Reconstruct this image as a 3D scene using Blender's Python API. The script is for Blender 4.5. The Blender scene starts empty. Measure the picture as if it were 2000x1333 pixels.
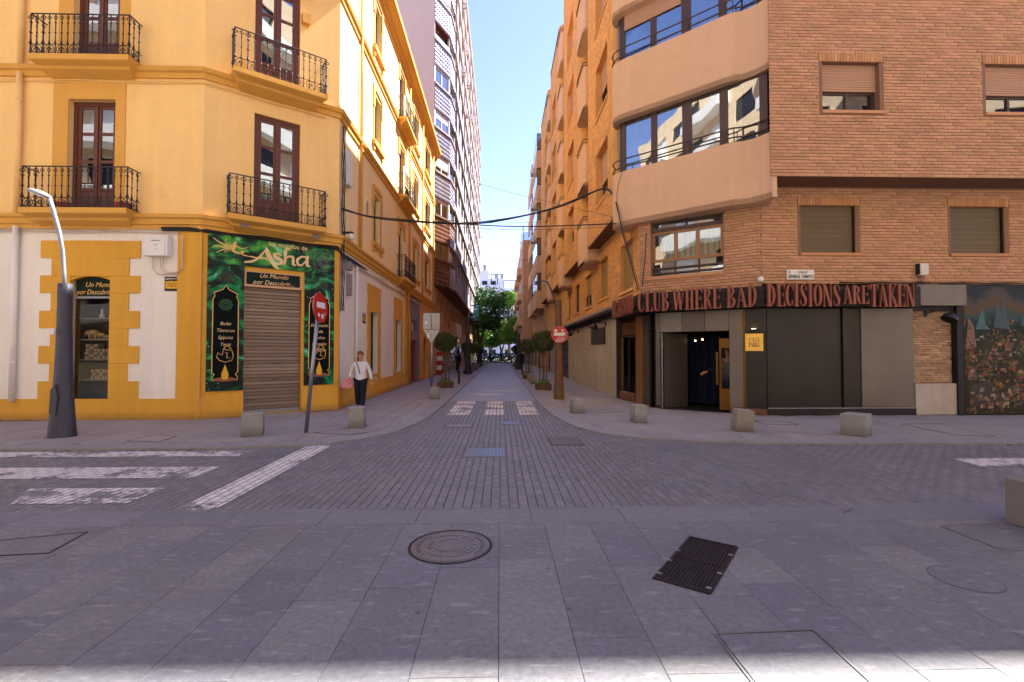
import bpy, math, random
import numpy as np
from mathutils import Matrix, Vector
random.seed(7)
rng = np.random.default_rng(7)
SC = bpy.context.scene
COL = SC.collection

# ---------------------------------------------------------------- camera, sky, sun, exposure
PSI, TH = math.asin(23/930.56), math.asin(22.5/930.56)
EYE = Vector((0, 0, 1.6))
R_ = Vector((math.cos(PSI), -math.sin(PSI), 0))
F_ = Vector((math.sin(PSI)*math.cos(TH), math.cos(PSI)*math.cos(TH), math.sin(TH)))
U_ = R_.cross(F_)
cam = bpy.data.objects.new('camera', bpy.data.cameras.new('camera'))
COL.objects.link(cam)
cam.matrix_world = Matrix((( R_.x, U_.x, -F_.x, EYE.x), (R_.y, U_.y, -F_.y, EYE.y), (R_.z, U_.z, -F_.z, EYE.z), (0, 0, 0, 1)))
cam.data.sensor_width = 36; cam.data.lens = 930/2000*36
cam.data.clip_start = 0.1; cam.data.clip_end = 3000
SC.camera = cam

SUN = Vector((1.0, 0.65, 1.58)).normalized()
ELEV = math.asin(SUN.z); AZ = math.atan2(SUN.x, SUN.y)
world = bpy.data.worlds.new('World'); SC.world = world; world.use_nodes = True
wn = world.node_tree; wn.nodes.clear()
sky = wn.nodes.new('ShaderNodeTexSky'); sky.sky_type = 'NISHITA'; sky.sun_disc = False
sky.sun_elevation = ELEV; sky.sun_rotation = AZ; sky.air_density = 1.0; sky.dust_density = 0.2; sky.ozone_density = 4.0
bg = wn.nodes.new('ShaderNodeBackground'); bg.inputs[1].default_value = 0.08
wo = wn.nodes.new('ShaderNodeOutputWorld')
wb = wn.nodes.new('ShaderNodeMix'); wb.data_type = 'RGBA'; wb.blend_type = 'MULTIPLY'; wb.inputs[0].default_value = 1.0; wb.inputs[7].default_value = (0.97, 0.82, 0.99, 1)
wn.links.new(sky.outputs[0], wb.inputs[6]); wn.links.new(wb.outputs[2], bg.inputs[0]); wn.links.new(bg.outputs[0], wo.inputs[0])
sd = bpy.data.lights.new('sun', 'SUN'); sd.energy = 4.6; sd.angle = math.radians(0.53); sd.color = (1.0, 0.95, 0.86)
so = bpy.data.objects.new('sun', sd); COL.objects.link(so)
so.rotation_euler = SUN.to_track_quat('Z', 'Y').to_euler(); so.location = (20, 10, 40)
SC.view_settings.view_transform = 'Standard'; SC.view_settings.look = 'None'
SC.view_settings.gamma = 1.0; SC.view_settings.use_curve_mapping = False
SC.view_settings.exposure = 2.45
SC.cycles.max_bounces = 10; SC.cycles.diffuse_bounces = 5; SC.cycles.glossy_bounces = 4; SC.cycles.transparent_max_bounces = 12
SC.cycles.sample_clamp_indirect = 6.0
SC.cycles.caustics_reflective = False; SC.cycles.caustics_refractive = False
SC.cycles.use_denoising = True

# ---------------------------------------------------------------- measuring helpers
def ray(px, py): return R_*(px-1000) + U_*(666.5-py) + F_*930
def gnd(px, py, z=0.0):
    v = ray(px, py); return EYE + v*((z-EYE.z)/v.z)
def onY(px, py, Y):
    v = ray(px, py); return EYE + v*(Y/v.y)
def onX(px, py, X):
    v = ray(px, py); return EYE + v*(X/v.x)
def frame(ox, oy, ux, uy, oz=0.0):
    l = math.hypot(ux, uy); ux /= l; uy /= l
    return Matrix(((ux, -uy, 0, ox), (uy, ux, 0, oy), (0, 0, 1, oz), (0, 0, 0, 1)))
def uz(fr, px, py, d=0.0):
    """wall coordinates (u, z) of a measured point on the wall plane of frame fr at depth d"""
    v = ray(px, py); n = fr.col[1].to_3d(); o = fr.col[3].to_3d() + n*d
    p = EYE + v*((o-EYE).dot(n)/v.dot(n))
    return (p-o).dot(fr.col[0].to_3d()), p.z
def ur(fr, x0, y0, x1, y1, d=0.0):
    a = uz(fr, x0, (y0+y1)/2, d); b = uz(fr, x1, (y0+y1)/2, d)
    xm = (x0+x1)/2
    c = uz(fr, xm, y0, d); e = uz(fr, xm, y1, d)
    return min(a[0], b[0]), max(a[0], b[0]), min(c[1], e[1]), max(c[1], e[1])

# ---------------------------------------------------------------- materials
def lin(h):
    h = h.lstrip('#'); v = [int(h[i:i+2], 16)/255 for i in (0, 2, 4)]
    return tuple(((x/12.92) if x <= 0.04045 else ((x+0.055)/1.055)**2.4) for x in v) + (1.0,)
def mat(name, col, rough=0.8, metal=0.0, amp=0.12, scale=1.5, fine=0.08, fscale=60, bump=0.0, bscale=120, rnd=0.0,
        hue=None, spec=0.4, drip=0.0, coat=0.0, dirt=0.0, spots=0.0, grime=0.0):
    m = bpy.data.materials.new(name); m.use_nodes = True
    nt = m.node_tree; N = nt.nodes; L = nt.links
    b = N['Principled BSDF']
    b.inputs['Roughness'].default_value = rough; b.inputs['Metallic'].default_value = metal
    b.inputs['Specular IOR Level'].default_value = spec; b.inputs['Coat Weight'].default_value = coat
    c = lin(col) if isinstance(col, str) else col
    geo = N.new('ShaderNodeNewGeometry')
    def noise(s, det=4, vec=None):
        n = N.new('ShaderNodeTexNoise'); n.inputs['Scale'].default_value = s; n.inputs['Detail'].default_value = det
        L.new(vec or geo.outputs['Position'], n.inputs['Vector']); return n.outputs['Fac']
    def math_(op, a, bb, cl=False):
        n = N.new('ShaderNodeMath'); n.operation = op; n.use_clamp = cl
        for i, x in enumerate((a, bb)):
            if isinstance(x, (int, float)): n.inputs[i].default_value = x
            else: L.new(x, n.inputs[i])
        return n.outputs[0]
    v = math_('MULTIPLY_ADD', noise(scale), amp*2); v.node.inputs[2].default_value = 1-amp
    if fine:
        f = math_('MULTIPLY_ADD', noise(fscale, 2), fine*2); f.node.inputs[2].default_value = 1-fine
        v = math_('MULTIPLY', v, f)
    if drip:
        mp = N.new('ShaderNodeMapping'); mp.inputs['Scale'].default_value = (2.6, 2.6, 0.22)
        L.new(geo.outputs['Position'], mp.inputs['Vector'])
        f = math_('MULTIPLY_ADD', noise(1.6, 6, mp.outputs[0]), drip*2); f.node.inputs[2].default_value = 1-drip
        v = math_('MULTIPLY', v, f)
    if rnd:
        oi = N.new('ShaderNodeObjectInfo')
        r = math_('FRACT', math_('ADD', oi.outputs['Random'], geo.outputs['Random Per Island']), 0)
        f = math_('MULTIPLY_ADD', r, rnd*2); f.node.inputs[2].default_value = 1-rnd
        v = math_('MULTIPLY', v, f)
    base = N.new('ShaderNodeMix'); base.data_type = 'RGBA'; base.blend_type = 'MULTIPLY'; base.inputs[0].default_value = 1
    cc = N.new('ShaderNodeCombineColor')
    for i in range(3): L.new(v, cc.inputs[i])
    L.new(cc.outputs[0], base.inputs[7])
    if hue:
        mx = N.new('ShaderNodeMix'); mx.data_type = 'RGBA'; mx.inputs[6].default_value = c; mx.inputs[7].default_value = lin(hue)
        if rnd:
            r2 = math_('FRACT', math_('MULTIPLY', r, 7.31), 0)
            L.new(r2, mx.inputs[0])
        else: L.new(math_('MULTIPLY_ADD', noise(scale*0.7, 5), 2.4, True), mx.inputs[0]); mx.inputs[0].links[0].from_node.inputs[2].default_value = -0.7
        L.new(mx.outputs[2], base.inputs[6])
    else: base.inputs[6].default_value = c
    out = base.outputs[2]
    if dirt:
        md = N.new('ShaderNodeMix'); md.data_type = 'RGBA'
        k = math_('MULTIPLY_ADD', noise(2.3, 8), 6.0, True); k.node.inputs[2].default_value = -3.6
        L.new(math_('MULTIPLY', k, dirt), md.inputs[0]); L.new(out, md.inputs[6]); md.inputs[7].default_value = tuple(x*0.42 for x in c[:3]) + (1,)
        out = md.outputs[2]
    if spots:
        # chewing gum, oil drops and pale scuffs trodden into the paving
        vo = N.new('ShaderNodeTexVoronoi'); vo.inputs['Scale'].default_value = 3.1; L.new(geo.outputs['Position'], vo.inputs['Vector'])
        wob = math_('MULTIPLY_ADD', noise(40, 2), 0.05); wob.node.inputs[2].default_value = -0.025
        dd = math_('ADD', vo.outputs['Distance'], wob)
        lt = math_('LESS_THAN', dd, 0.045); sc_ = N.new('ShaderNodeSeparateColor'); L.new(vo.outputs['Color'], sc_.inputs[0])
        on = math_('LESS_THAN', sc_.outputs[0], 0.45)
        k2 = math_('MULTIPLY', math_('MULTIPLY', lt, on), spots)
        m2_ = N.new('ShaderNodeMix'); m2_.data_type = 'RGBA'; L.new(k2, m2_.inputs[0]); L.new(out, m2_.inputs[6]); m2_.inputs[7].default_value = tuple(x*0.35 for x in c[:3])+(1,); out = m2_.outputs[2]
        mot = math_('MULTIPLY_ADD', noise(26, 6), 1.1); mot.node.inputs[2].default_value = 0.45
        mmx = N.new('ShaderNodeMix'); mmx.data_type = 'RGBA'; mmx.blend_type = 'MULTIPLY'; mmx.inputs[0].default_value = min(1.0, spots); cmb = N.new('ShaderNodeCombineColor')
        for i_ in range(3): L.new(mot, cmb.inputs[i_])
        L.new(out, mmx.inputs[6]); L.new(cmb.outputs[0], mmx.inputs[7]); out = mmx.outputs[2]
        mp2 = N.new('ShaderNodeMapping'); mp2.inputs['Scale'].default_value = (3.0, 9.0, 1); mp2.inputs['Rotation'].default_value = (0, 0, 0.7); L.new(geo.outputs['Position'], mp2.inputs['Vector'])
        k3 = math_('MULTIPLY_ADD', noise(2.2, 10, mp2.outputs[0]), 9.0, True); k3.node.inputs[2].default_value = -5.2
        m4_ = N.new('ShaderNodeMix'); m4_.data_type = 'RGBA'; L.new(math_('MULTIPLY', k3, 0.55*spots), m4_.inputs[0]); L.new(out, m4_.inputs[6]); m4_.inputs[7].default_value = tuple(min(1, x*1.9) for x in c[:3])+(1,); out = m4_.outputs[2]
    if grime:
        # splash dirt that gathers on the lowest part
        sp_ = N.new('ShaderNodeSeparateXYZ'); L.new(geo.outputs['Position'], sp_.inputs[0])
        gr_ = math_('MULTIPLY_ADD', sp_.outputs[2], -4.5, True); gr_.node.inputs[2].default_value = 1.0
        g2_ = math_('MULTIPLY', gr_, math_('MULTIPLY_ADD', noise(5, 6), 2.2, True)); 
        m5_ = N.new('ShaderNodeMix'); m5_.data_type = 'RGBA'; L.new(math_('MULTIPLY', g2_, grime), m5_.inputs[0]); L.new(out, m5_.inputs[6]); m5_.inputs[7].default_value = lin('#4a4238'); out = m5_.outputs[2]
    L.new(out, b.inputs['Base Color'])
    if bump:
        bp = N.new('ShaderNodeBump'); bp.inputs['Strength'].default_value = bump; bp.inputs['Distance'].default_value = 0.02
        L.new(noise(bscale, 3), bp.inputs['Height']); L.new(bp.outputs[0], b.inputs['Normal'])
    return m
def glass_mat(name, refl=0.22, tint=(0.75, 0.8, 0.8, 1), rough=0.01):
    m = bpy.data.materials.new(name); m.use_nodes = True; nt = m.node_tree; N = nt.nodes; L = nt.links; N.clear()
    o = N.new('ShaderNodeOutputMaterial'); mx = N.new('ShaderNodeMixShader'); t = N.new('ShaderNodeBsdfTransparent'); g = N.new('ShaderNodeBsdfGlossy')
    t.inputs[0].default_value = tint; g.inputs['Roughness'].default_value = rough; g.inputs['Color'].default_value = (0.9, 0.93, 0.95, 1)
    fr = N.new('ShaderNodeFresnel'); fr.inputs[0].default_value = 1.5 if refl > 0 else 1.22
    a = N.new('ShaderNodeMath'); a.operation = 'ADD'; a.use_clamp = True; a.inputs[1].default_value = refl
    tc = N.new('ShaderNodeNewGeometry'); no = N.new('ShaderNodeTexNoise'); no.inputs['Scale'].default_value = 0.9; no.inputs['Detail'].default_value = 1
    bp = N.new('ShaderNodeBump'); bp.inputs['Strength'].default_value = 0.12; bp.inputs['Distance'].default_value = 0.05
    L.new(tc.outputs['Position'], no.inputs['Vector']); L.new(no.outputs[0], bp.inputs['Height']); L.new(bp.outputs[0], g.inputs['Normal'])
    L.new(fr.outputs[0], a.inputs[0]); L.new(a.outputs[0], mx.inputs[0]); L.new(t.outputs[0], mx.inputs[1]); L.new(g.outputs[0], mx.inputs[2]); L.new(mx.outputs[0], o.inputs[0])
    return m
def emit_mat(name, col, s):
    m = bpy.data.materials.new(name); m.use_nodes = True; b = m.node_tree.nodes['Principled BSDF']
    b.inputs['Base Color'].default_value = lin(col); b.inputs['Emission Color'].default_value = lin(col); b.inputs['Emission Strength'].default_value = s
    return m
M = {}
M['yellow'] = mat('yellow plaster', '#ecc27c', 0.85, amp=0.05, scale=0.8, fine=0.04, fscale=9, bump=0.3, bscale=28, drip=0.09, dirt=0.07)
M['yellow_sunlit'] = mat('yellow plaster painted sunlit', '#efd6a0', 0.85, amp=0.05, scale=0.8, fine=0.04, fscale=9, bump=0.2, bscale=28, drip=0.04)  # same yellow plaster, paled so the colour carries the sun and bounces more
M['ochre'] = mat('ochre trim plaster', '#d29c46', 0.8, amp=0.07, scale=1.1, fine=0.05, fscale=14, bump=0.25, bscale=30, drip=0.07)
M['ochre_shop'] = mat('ochre shop plaster', '#d09a33', 0.8, amp=0.08, scale=1.3, fine=0.06, fscale=14, bump=0.3, bscale=30, drip=0.12, dirt=0.12, grime=0.55)
M['whitewash'] = mat('white plaster', '#e0dad2', 0.85, amp=0.06, scale=0.9, fine=0.03, fscale=12, bump=0.25, bscale=25, drip=0.12, dirt=0.08)
M['mauve'] = mat('mauve grey plaster', '#7d6c74', 0.85, amp=0.08)
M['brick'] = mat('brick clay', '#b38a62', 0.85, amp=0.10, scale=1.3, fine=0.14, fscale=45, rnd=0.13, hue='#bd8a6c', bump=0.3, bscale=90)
M['brick_street'] = mat('street brick with bounce light', '#dba462', 0.85, amp=0.10, scale=1.3, fine=0.12, fscale=45, rnd=0.15, hue='#d4995a', bump=0.3, bscale=90)  # same brick, its colour lightened to orange for sun bounced across the street
M['soldier'] = mat('soldier brick clay', '#b98455', 0.8, amp=0.08, scale=2, fine=0.12, fscale=45, rnd=0.16, hue='#b98662')
M['mortar'] = mat('mortar', '#84614e', 0.95, amp=0.08)
M['pier_brick'] = mat('pier brick', '#a08267', 0.85, amp=0.1, scale=3, fine=0.12, fscale=50, rnd=0.22, hue='#b99878')
M['beige'] = mat('beige roughcast', '#d9b08c', 0.95, amp=0.07, scale=0.9, fine=0.16, fscale=70, bump=0.8, bscale=110, drip=0.06, dirt=0.15)
M['beige2'] = mat('sand render', '#c49a78', 0.9, amp=0.06, scale=0.5, fine=0.05, drip=0.06)
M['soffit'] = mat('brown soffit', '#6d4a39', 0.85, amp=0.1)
M['iron'] = mat('wrought iron', '#35302f', 0.7, 0.1, amp=0.15, scale=4, fine=0.2, fscale=80)
M['wood'] = mat('brown door wood', '#5e2f22', 0.45, amp=0.12, scale=3, fine=0.12, fscale=40, drip=0.12)
M['brown_frame'] = mat('brown window frame', '#4a3630', 0.4, 0.2, amp=0.08)
M['brass_frame'] = mat('bronze window frame', '#8a6240', 0.4, 0.4, amp=0.08)
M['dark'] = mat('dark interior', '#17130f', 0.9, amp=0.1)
M['core'] = mat('inner wall', '#3a322c', 0.9, amp=0.1)
M['curtain'] = mat('pale curtain', '#cfc8ba', 0.9, amp=0.1, scale=3)
M['blue_curtain'] = mat('blue curtain', '#2f56b0', 0.7, amp=0.1, scale=3)
M['shutter_tan'] = mat('tan roller shutter', '#b28a70', 0.6, amp=0.05, rnd=0.03)
M['shutter_olive'] = mat('brown roller shutter', '#6a5a42', 0.55, amp=0.05, rnd=0.05)
M['shutter_ochre'] = mat('ochre roller shutter', '#9c7a48', 0.6, amp=0.05, rnd=0.04)
M['shop_shutter'] = mat('steel roller shutter', '#6f5f52', 0.42, 0.5, amp=0.15, scale=2, fine=0.12, fscale=25, rnd=0.10, hue='#857466', drip=0.12)
M['granite'] = mat('grey granite slab', '#706f70', 0.62, amp=0.22, scale=2.2, fine=0.75, fscale=210, rnd=0.06, hue='#65656c', bump=0.2, bscale=300, dirt=0.3, spots=0.8)
M['granite_far'] = mat('pale granite slab', '#8b8481', 0.75, amp=0.08, scale=0.9, fine=0.35, fscale=160, rnd=0.08, dirt=0.35, spots=0.7)
M['kerb'] = mat('kerb granite', '#848080', 0.75, amp=0.12, scale=1.4, fine=0.4, fscale=200, rnd=0.08, dirt=0.3, spots=0.5)
M['kerb_near'] = mat('near kerb granite', '#6e6c70', 0.75, amp=0.14, scale=1.4, fine=0.5, fscale=210, rnd=0.08, dirt=0.3, spots=0.6)
M['joint'] = mat('joint mortar', '#5a5657', 0.95, amp=0.2, scale=3)
M['paver'] = mat('grey concrete paver', '#716e70', 0.55, amp=0.2, scale=1.0, fine=0.2, fscale=220, rnd=0.10, hue='#69676c', bump=0.2, bscale=200, dirt=0.5, spots=0.5)
M['asphalt'] = mat('asphalt', '#7b7b82', 0.5, amp=0.14, scale=0.5, fine=0.25, fscale=150, bump=0.2, bscale=150, dirt=0.2)
M['bollard'] = mat('granite bollard', '#8f8b86', 0.85, amp=0.2, scale=5, fine=0.45, fscale=130, bump=0.6, bscale=120, dirt=0.5, grime=0.7)
M['bollard_dark'] = mat('dark granite bollard', '#8b837a', 0.85, amp=0.14, scale=4, fine=0.4, fscale=160, bump=0.6, bscale=120, dirt=0.5, grime=0.7)
M['castiron'] = mat('cast iron', '#66636a', 0.45, 0.35, amp=0.3, scale=7, fine=0.3, fscale=90, hue='#6c6262')
M['castdark'] = mat('black iron grate', '#2a2224', 0.6, 0.4, amp=0.2, scale=6, fine=0.3, fscale=90)
M['steel'] = mat('galvanised steel', '#8b8d93', 0.35, 0.8, amp=0.12, scale=4)
M['lamp_cone'] = mat('dark steel cone', '#45444c', 0.55, 0.4, amp=0.25, scale=8, fine=0.2, fscale=40, drip=0.15)
M['rust_cone'] = mat('rusty steel cone', '#5d4a3c', 0.6, 0.5, amp=0.25, scale=5, fine=0.2, fscale=40, hue='#7a5640')
M['silver'] = mat('silver lamp paint', '#8a8e98', 0.5, 0.3, amp=0.05)
M['red'] = mat('red sign', '#b3161c', 0.4, amp=0.06, coat=0.3)
M['white'] = mat('white paint', '#d9d6d0', 0.6, amp=0.06, scale=3)
M['black'] = mat('black plastic', '#1c1a1a', 0.5, amp=0.1)
M['cable'] = mat('black cable', '#221f20', 0.6, amp=0.1)
M['cable_pale'] = mat('painted cable', '#c4b3a0', 0.7, amp=0.1)
M['corten'] = mat('corten box', '#6e4a37', 0.8, amp=0.2, scale=6, hue='#5a3c30')
M['concrete_wall'] = mat('rendered concrete', '#a1968b', 0.85, amp=0.18, scale=0.9, fine=0.07, fscale=20, hue='#aa9f90', drip=0.22, dirt=0.2)
M['club_metal'] = mat('brushed dark metal', '#544b46', 0.42, 0.5, amp=0.3, scale=1.2, fine=0.08, fscale=15, hue='#5f564f', drip=0.16)
M['club_dark'] = mat('dark club panel', '#2f2b29', 0.36, 0.5, amp=0.35, scale=1.3, fine=0.05, drip=0.15)
M['club_light'] = mat('grey club panel', '#6a625a', 0.42, 0.5, amp=0.28, scale=1.1, fine=0.05, drip=0.12)
M['letter'] = mat('copper letter', '#7f4434', 0.55, 0.2, amp=0.16, scale=3, hue='#925442', fine=0.15, drip=0.15)
M['gold'] = mat('brass', '#66471a', 0.4, 0.8, amp=0.08, scale=3)
M['gold_print'] = mat('gold print', '#dfae62', 0.5, amp=0.12, scale=8)
M['gold_pale'] = mat('pale gold lettering', '#e7cda6', 0.45, amp=0.1, scale=5, hue='#d5a96c')
M['glow'] = emit_mat('warm light strip', '#ffb43a', 1.6)
M['glow_lamp'] = emit_mat('warm bulb', '#ffd9a0', 6.0)
M['tile'] = mat('glazed facade tile', '#7a7374', 0.3, amp=0.1, scale=1, fine=0.1, fscale=20, rnd=0.14, hue='#6b6680')
M['tile_brown'] = mat('brown facade tile', '#74452f', 0.35, amp=0.1, scale=1, rnd=0.18, hue='#5c3a2e')
M['tower'] = mat('tower render', '#8d8385', 0.85, amp=0.06, scale=0.4, drip=0.05)
M['tower_side'] = mat('tower side render', '#b0a5a2', 0.9, amp=0.05, scale=0.3, drip=0.08)
M['white_alu'] = mat('white window frame', '#d6d6d6', 0.4, amp=0.04)
M['green_sign'] = mat('teal sign', '#1f7f86', 0.4, amp=0.05)
M['leaf'] = mat('clipped tree leaf', '#3d5224', 0.55, amp=0.3, scale=6, fine=0.1, rnd=0.4, hue='#5a5b2c')
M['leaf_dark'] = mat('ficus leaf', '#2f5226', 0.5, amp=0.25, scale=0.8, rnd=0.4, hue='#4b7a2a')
M['leaf_bright'] = mat('sunlit park leaf', '#5c8a30', 0.5, amp=0.2, scale=0.8, rnd=0.4, hue='#7ba03c')  # brighter green puts the sun on the park trees into the leaf colour
M['bark'] = mat('bark', '#6a5642', 0.9, amp=0.25, scale=9, drip=0.2)
M['soil'] = mat('planter soil', '#2e241c', 0.95, amp=0.3, scale=20)
M['skin'] = mat('skin', '#b87a5c', 0.6, amp=0.04)
M['hair_brown'] = mat('light brown hair', '#5a3c26', 0.6, amp=0.25, scale=40)
M['hair'] = mat('dark hair', '#2c1d16', 0.6, amp=0.2, scale=40)
M['blouse'] = mat('white blouse', '#cfcbd2', 0.85, amp=0.08, scale=12)
M['navy'] = mat('navy cloth', '#131626', 0.9, amp=0.12, scale=10)
M['blackcloth'] = mat('black cloth', '#131214', 0.9, amp=0.12, scale=10)
M['pink'] = mat('pink bag', '#c07c86', 0.6, amp=0.1, scale=8)
M['white_building'] = mat('white render', '#d9dbe0', 0.85, amp=0.04)
M['ivory'] = mat('carved resin', '#c6ab84', 0.6, amp=0.2, scale=30)
M['red_shutter'] = mat('red roller shutter', '#8c1722', 0.5, amp=0.1, rnd=0.05)
M['glass'] = glass_mat('window glass', 0.20)
M['glass_clear'] = glass_mat('shop glass', 0.0, (0.85, 0.85, 0.83, 1))
M['glass_mirror'] = glass_mat('reflective window glass', 0.24)
M['panel_green'] = mat('dark green sign board', '#122219', 0.6, spec=0.15, amp=0.2, scale=4)
M['far_yellow'] = mat('info yellow', '#d8a520', 0.5, amp=0.05)

# ---------------------------------------------------------------- mesh helpers
WM = {}      # world matrix of every parentable object
def reg(o, m): WM[o.name] = m; return o
def wmat(o): return WM.get(o.name, Matrix.Identity(4))
class MB:
    def __init__(s, fr=None): s.v = []; s.f = []; s.fr = fr or Matrix.Identity(4)
    def add(s, vs, fs):
        n = len(s.v); fr = s.fr
        s.v += [tuple(fr @ Vector(p)) for p in vs]; s.f += [tuple(i+n for i in f) for f in fs]; return s
    def box(s, x0, x1, y0, y1, z0, z1):
        return s.add([(x0,y0,z0),(x1,y0,z0),(x1,y1,z0),(x0,y1,z0),(x0,y0,z1),(x1,y0,z1),(x1,y1,z1),(x0,y1,z1)],
                     [(0,3,2,1),(4,5,6,7),(0,1,5,4),(1,2,6,5),(2,3,7,6),(3,0,4,7)])
    def bbox(s, x0, x1, y0, y1, z0, z1, b=0.01):
        """box with bevelled edges"""
        vs = []; 
        for sx, sy, sz in [(a,b_,c) for a in (0,1) for b_ in (0,1) for c in (0,1)]:
            X = (x0, x1)[sx]; Y = (y0, y1)[sy]; Z = (z0, z1)[sz]
            dx = b if sx == 0 else -b; dy = b if sy == 0 else -b; dz = b if sz == 0 else -b
            vs += [(X, Y+dy, Z+dz), (X+dx, Y, Z+dz), (X+dx, Y+dy, Z)]
        I = lambda sx, sy, sz, k: ((sx*2+sy)*2+sz)*3+k
        fs = [(I(0,0,0,0),I(0,0,1,0),I(0,1,1,0),I(0,1,0,0)), (I(1,0,0,0),I(1,1,0,0),I(1,1,1,0),I(1,0,1,0)),
              (I(0,0,0,1),I(1,0,0,1),I(1,0,1,1),I(0,0,1,1)), (I(0,1,0,1),I(0,1,1,1),I(1,1,1,1),I(1,1,0,1)),
              (I(0,0,0,2),I(0,1,0,2),I(1,1,0,2),I(1,0,0,2)), (I(0,0,1,2),I(1,0,1,2),I(1,1,1,2),I(0,1,1,2))]
        for sz in (0,1):
            for sy in (0,1): fs.append((I(0,sy,sz,1),I(1,sy,sz,1),I(1,sy,sz,2),I(0,sy,sz,2)))
            for sx in (0,1): fs.append((I(sx,0,sz,0),I(sx,1,sz,0),I(sx,1,sz,2),I(sx,0,sz,2)))
        for sx in (0,1):
            for sy in (0,1): fs.append((I(sx,sy,0,0),I(sx,sy,1,0),I(sx,sy,1,1),I(sx,sy,0,1)))
        for sx in (0,1):
            for sy in (0,1):
                for sz in (0,1): fs.append((I(sx,sy,sz,0),I(sx,sy,sz,1),I(sx,sy,sz,2)))
        return s.add(vs, fs)
    def quad(s, a, b, c, d): return s.add([a, b, c, d], [(0,1,2,3)])
    def prism(s, poly, a0, a1, axis='z'):
        n = len(poly)
        put = {'z': lambda p, a: (p[0], p[1], a), 'y': lambda p, a: (p[0], a, p[1]), 'x': lambda p, a: (a, p[0], p[1])}[axis]
        vs = [put(p, a0) for p in poly] + [put(p, a1) for p in poly]
        return s.add(vs, [tuple(range(n)), tuple(range(2*n-1, n-1, -1))] + [(i, (i+1) % n, n+(i+1) % n, n+i) for i in range(n)])
    def strip(s, pts, th, z0, z1):
        """upright band following a plan polyline, thickness th to its left"""
        L, Rr = [], []
        for i, p in enumerate(pts):
            a = pts[max(0, i-1)]; b = pts[min(len(pts)-1, i+1)]
            dx, dy = b[0]-a[0], b[1]-a[1]; l = math.hypot(dx, dy) or 1
            L.append(p); Rr.append((p[0]-dy/l*th, p[1]+dx/l*th))
        for i in range(len(pts)-1):
            s.prism([L[i], L[i+1], Rr[i+1], Rr[i]], z0, z1)
        return s
    def tube(s, pts, r, n=6, cap=True):
        pts = [Vector(p) for p in pts]; rs = r if isinstance(r, (list, tuple)) else [r]*len(pts)
        vs = []; fs = []
        up = Vector((0.13, 0.21, 1)).normalized()
        for i, p in enumerate(pts):
            t = (pts[min(i+1, len(pts)-1)]-pts[max(i-1, 0)]).normalized()
            a = t.cross(up if abs(t.dot(up)) < 0.95 else Vector((1, 0.1, 0))).normalized(); b = t.cross(a)
            for k in range(n):
                w = 2*math.pi*k/n; vs.append(tuple(p+(a*math.cos(w)+b*math.sin(w))*rs[i]))
        for i in range(len(pts)-1):
            for k in range(n): fs.append((i*n+k, i*n+(k+1) % n, (i+1)*n+(k+1) % n, (i+1)*n+k))
        if cap: fs += [tuple(range(n-1, -1, -1)), tuple(range((len(pts)-1)*n, len(pts)*n))]
        return s.add(vs, fs)
    def lathe(s, prof, n=12, c=(0, 0, 0)):
        vs = []; fs = []
        for r, z in prof:
            for k in range(n):
                w = 2*math.pi*k/n; vs.append((c[0]+r*math.cos(w), c[1]+r*math.sin(w), c[2]+z))
        for i in range(len(prof)-1):
            for k in range(n): fs.append((i*n+k, i*n+(k+1) % n, (i+1)*n+(k+1) % n, (i+1)*n+k))
        fs += [tuple(range(n-1, -1, -1)), tuple(range((len(prof)-1)*n, len(prof)*n))]
        return s.add(vs, fs)
    def ribbon(s, pts, ws, y0, y1):
        """flat stroke of varying width drawn in x-z, from depth y0 to y1"""
        n = len(pts)
        if isinstance(ws, (int, float)): ws = [ws]*n
        A, B = [], []
        for i, p in enumerate(pts):
            a = pts[max(0, i-1)]; b = pts[min(n-1, i+1)]
            dx, dy = b[0]-a[0], b[1]-a[1]; l = math.hypot(dx, dy) or 1
            nx, ny = -dy/l*ws[i]/2, dx/l*ws[i]/2
            A.append((p[0]+nx, p[1]+ny)); B.append((p[0]-nx, p[1]-ny))
        vs = [(x, y0, z) for x, z in A] + [(x, y0, z) for x, z in B] + [(x, y1, z) for x, z in A] + [(x, y1, z) for x, z in B]
        fs = []
        for i in range(n-1):
            fs += [(n+i, n+i+1, i+1, i), (2*n+i, 2*n+i+1, 3*n+i+1, 3*n+i), (i, i+1, 2*n+i+1, 2*n+i), (n+i, 3*n+i, 3*n+i+1, n+i+1)]
        fs += [(0, 2*n, 3*n, n), (n-1, 2*n-1, 4*n-1, 3*n-1)]
        return s.add(vs, fs)
    def mesh(s, name, inv=None):
        me = bpy.data.meshes.new(name)
        v = s.v if inv is None else [tuple(inv @ Vector(p)) for p in s.v]
        me.from_pydata(v, [], s.f); me.update(); return me
    def build(s, name, m, parent=None, smooth=False, label=None, kind=None):
        w = wmat(parent) if parent else Matrix.Identity(4)
        me = s.mesh(name, w.inverted() if parent else None)
        if smooth: me.shade_smooth()
        me.materials.append(M[m] if isinstance(m, str) else m)
        o = bpy.data.objects.new(name, me); COL.objects.link(o)
        if parent: o.parent = parent
        if label: o['label'] = label
        if kind: o['kind'] = kind
        WM[o.name] = w; return o
def put(mesh, name, parent, world):
    """one more piece sharing mesh data, standing at a world matrix"""
    o = bpy.data.objects.new(name, mesh); COL.objects.link(o); o.parent = parent
    o.matrix_basis = wmat(parent).inverted() @ world; WM[o.name] = world; return o
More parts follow.
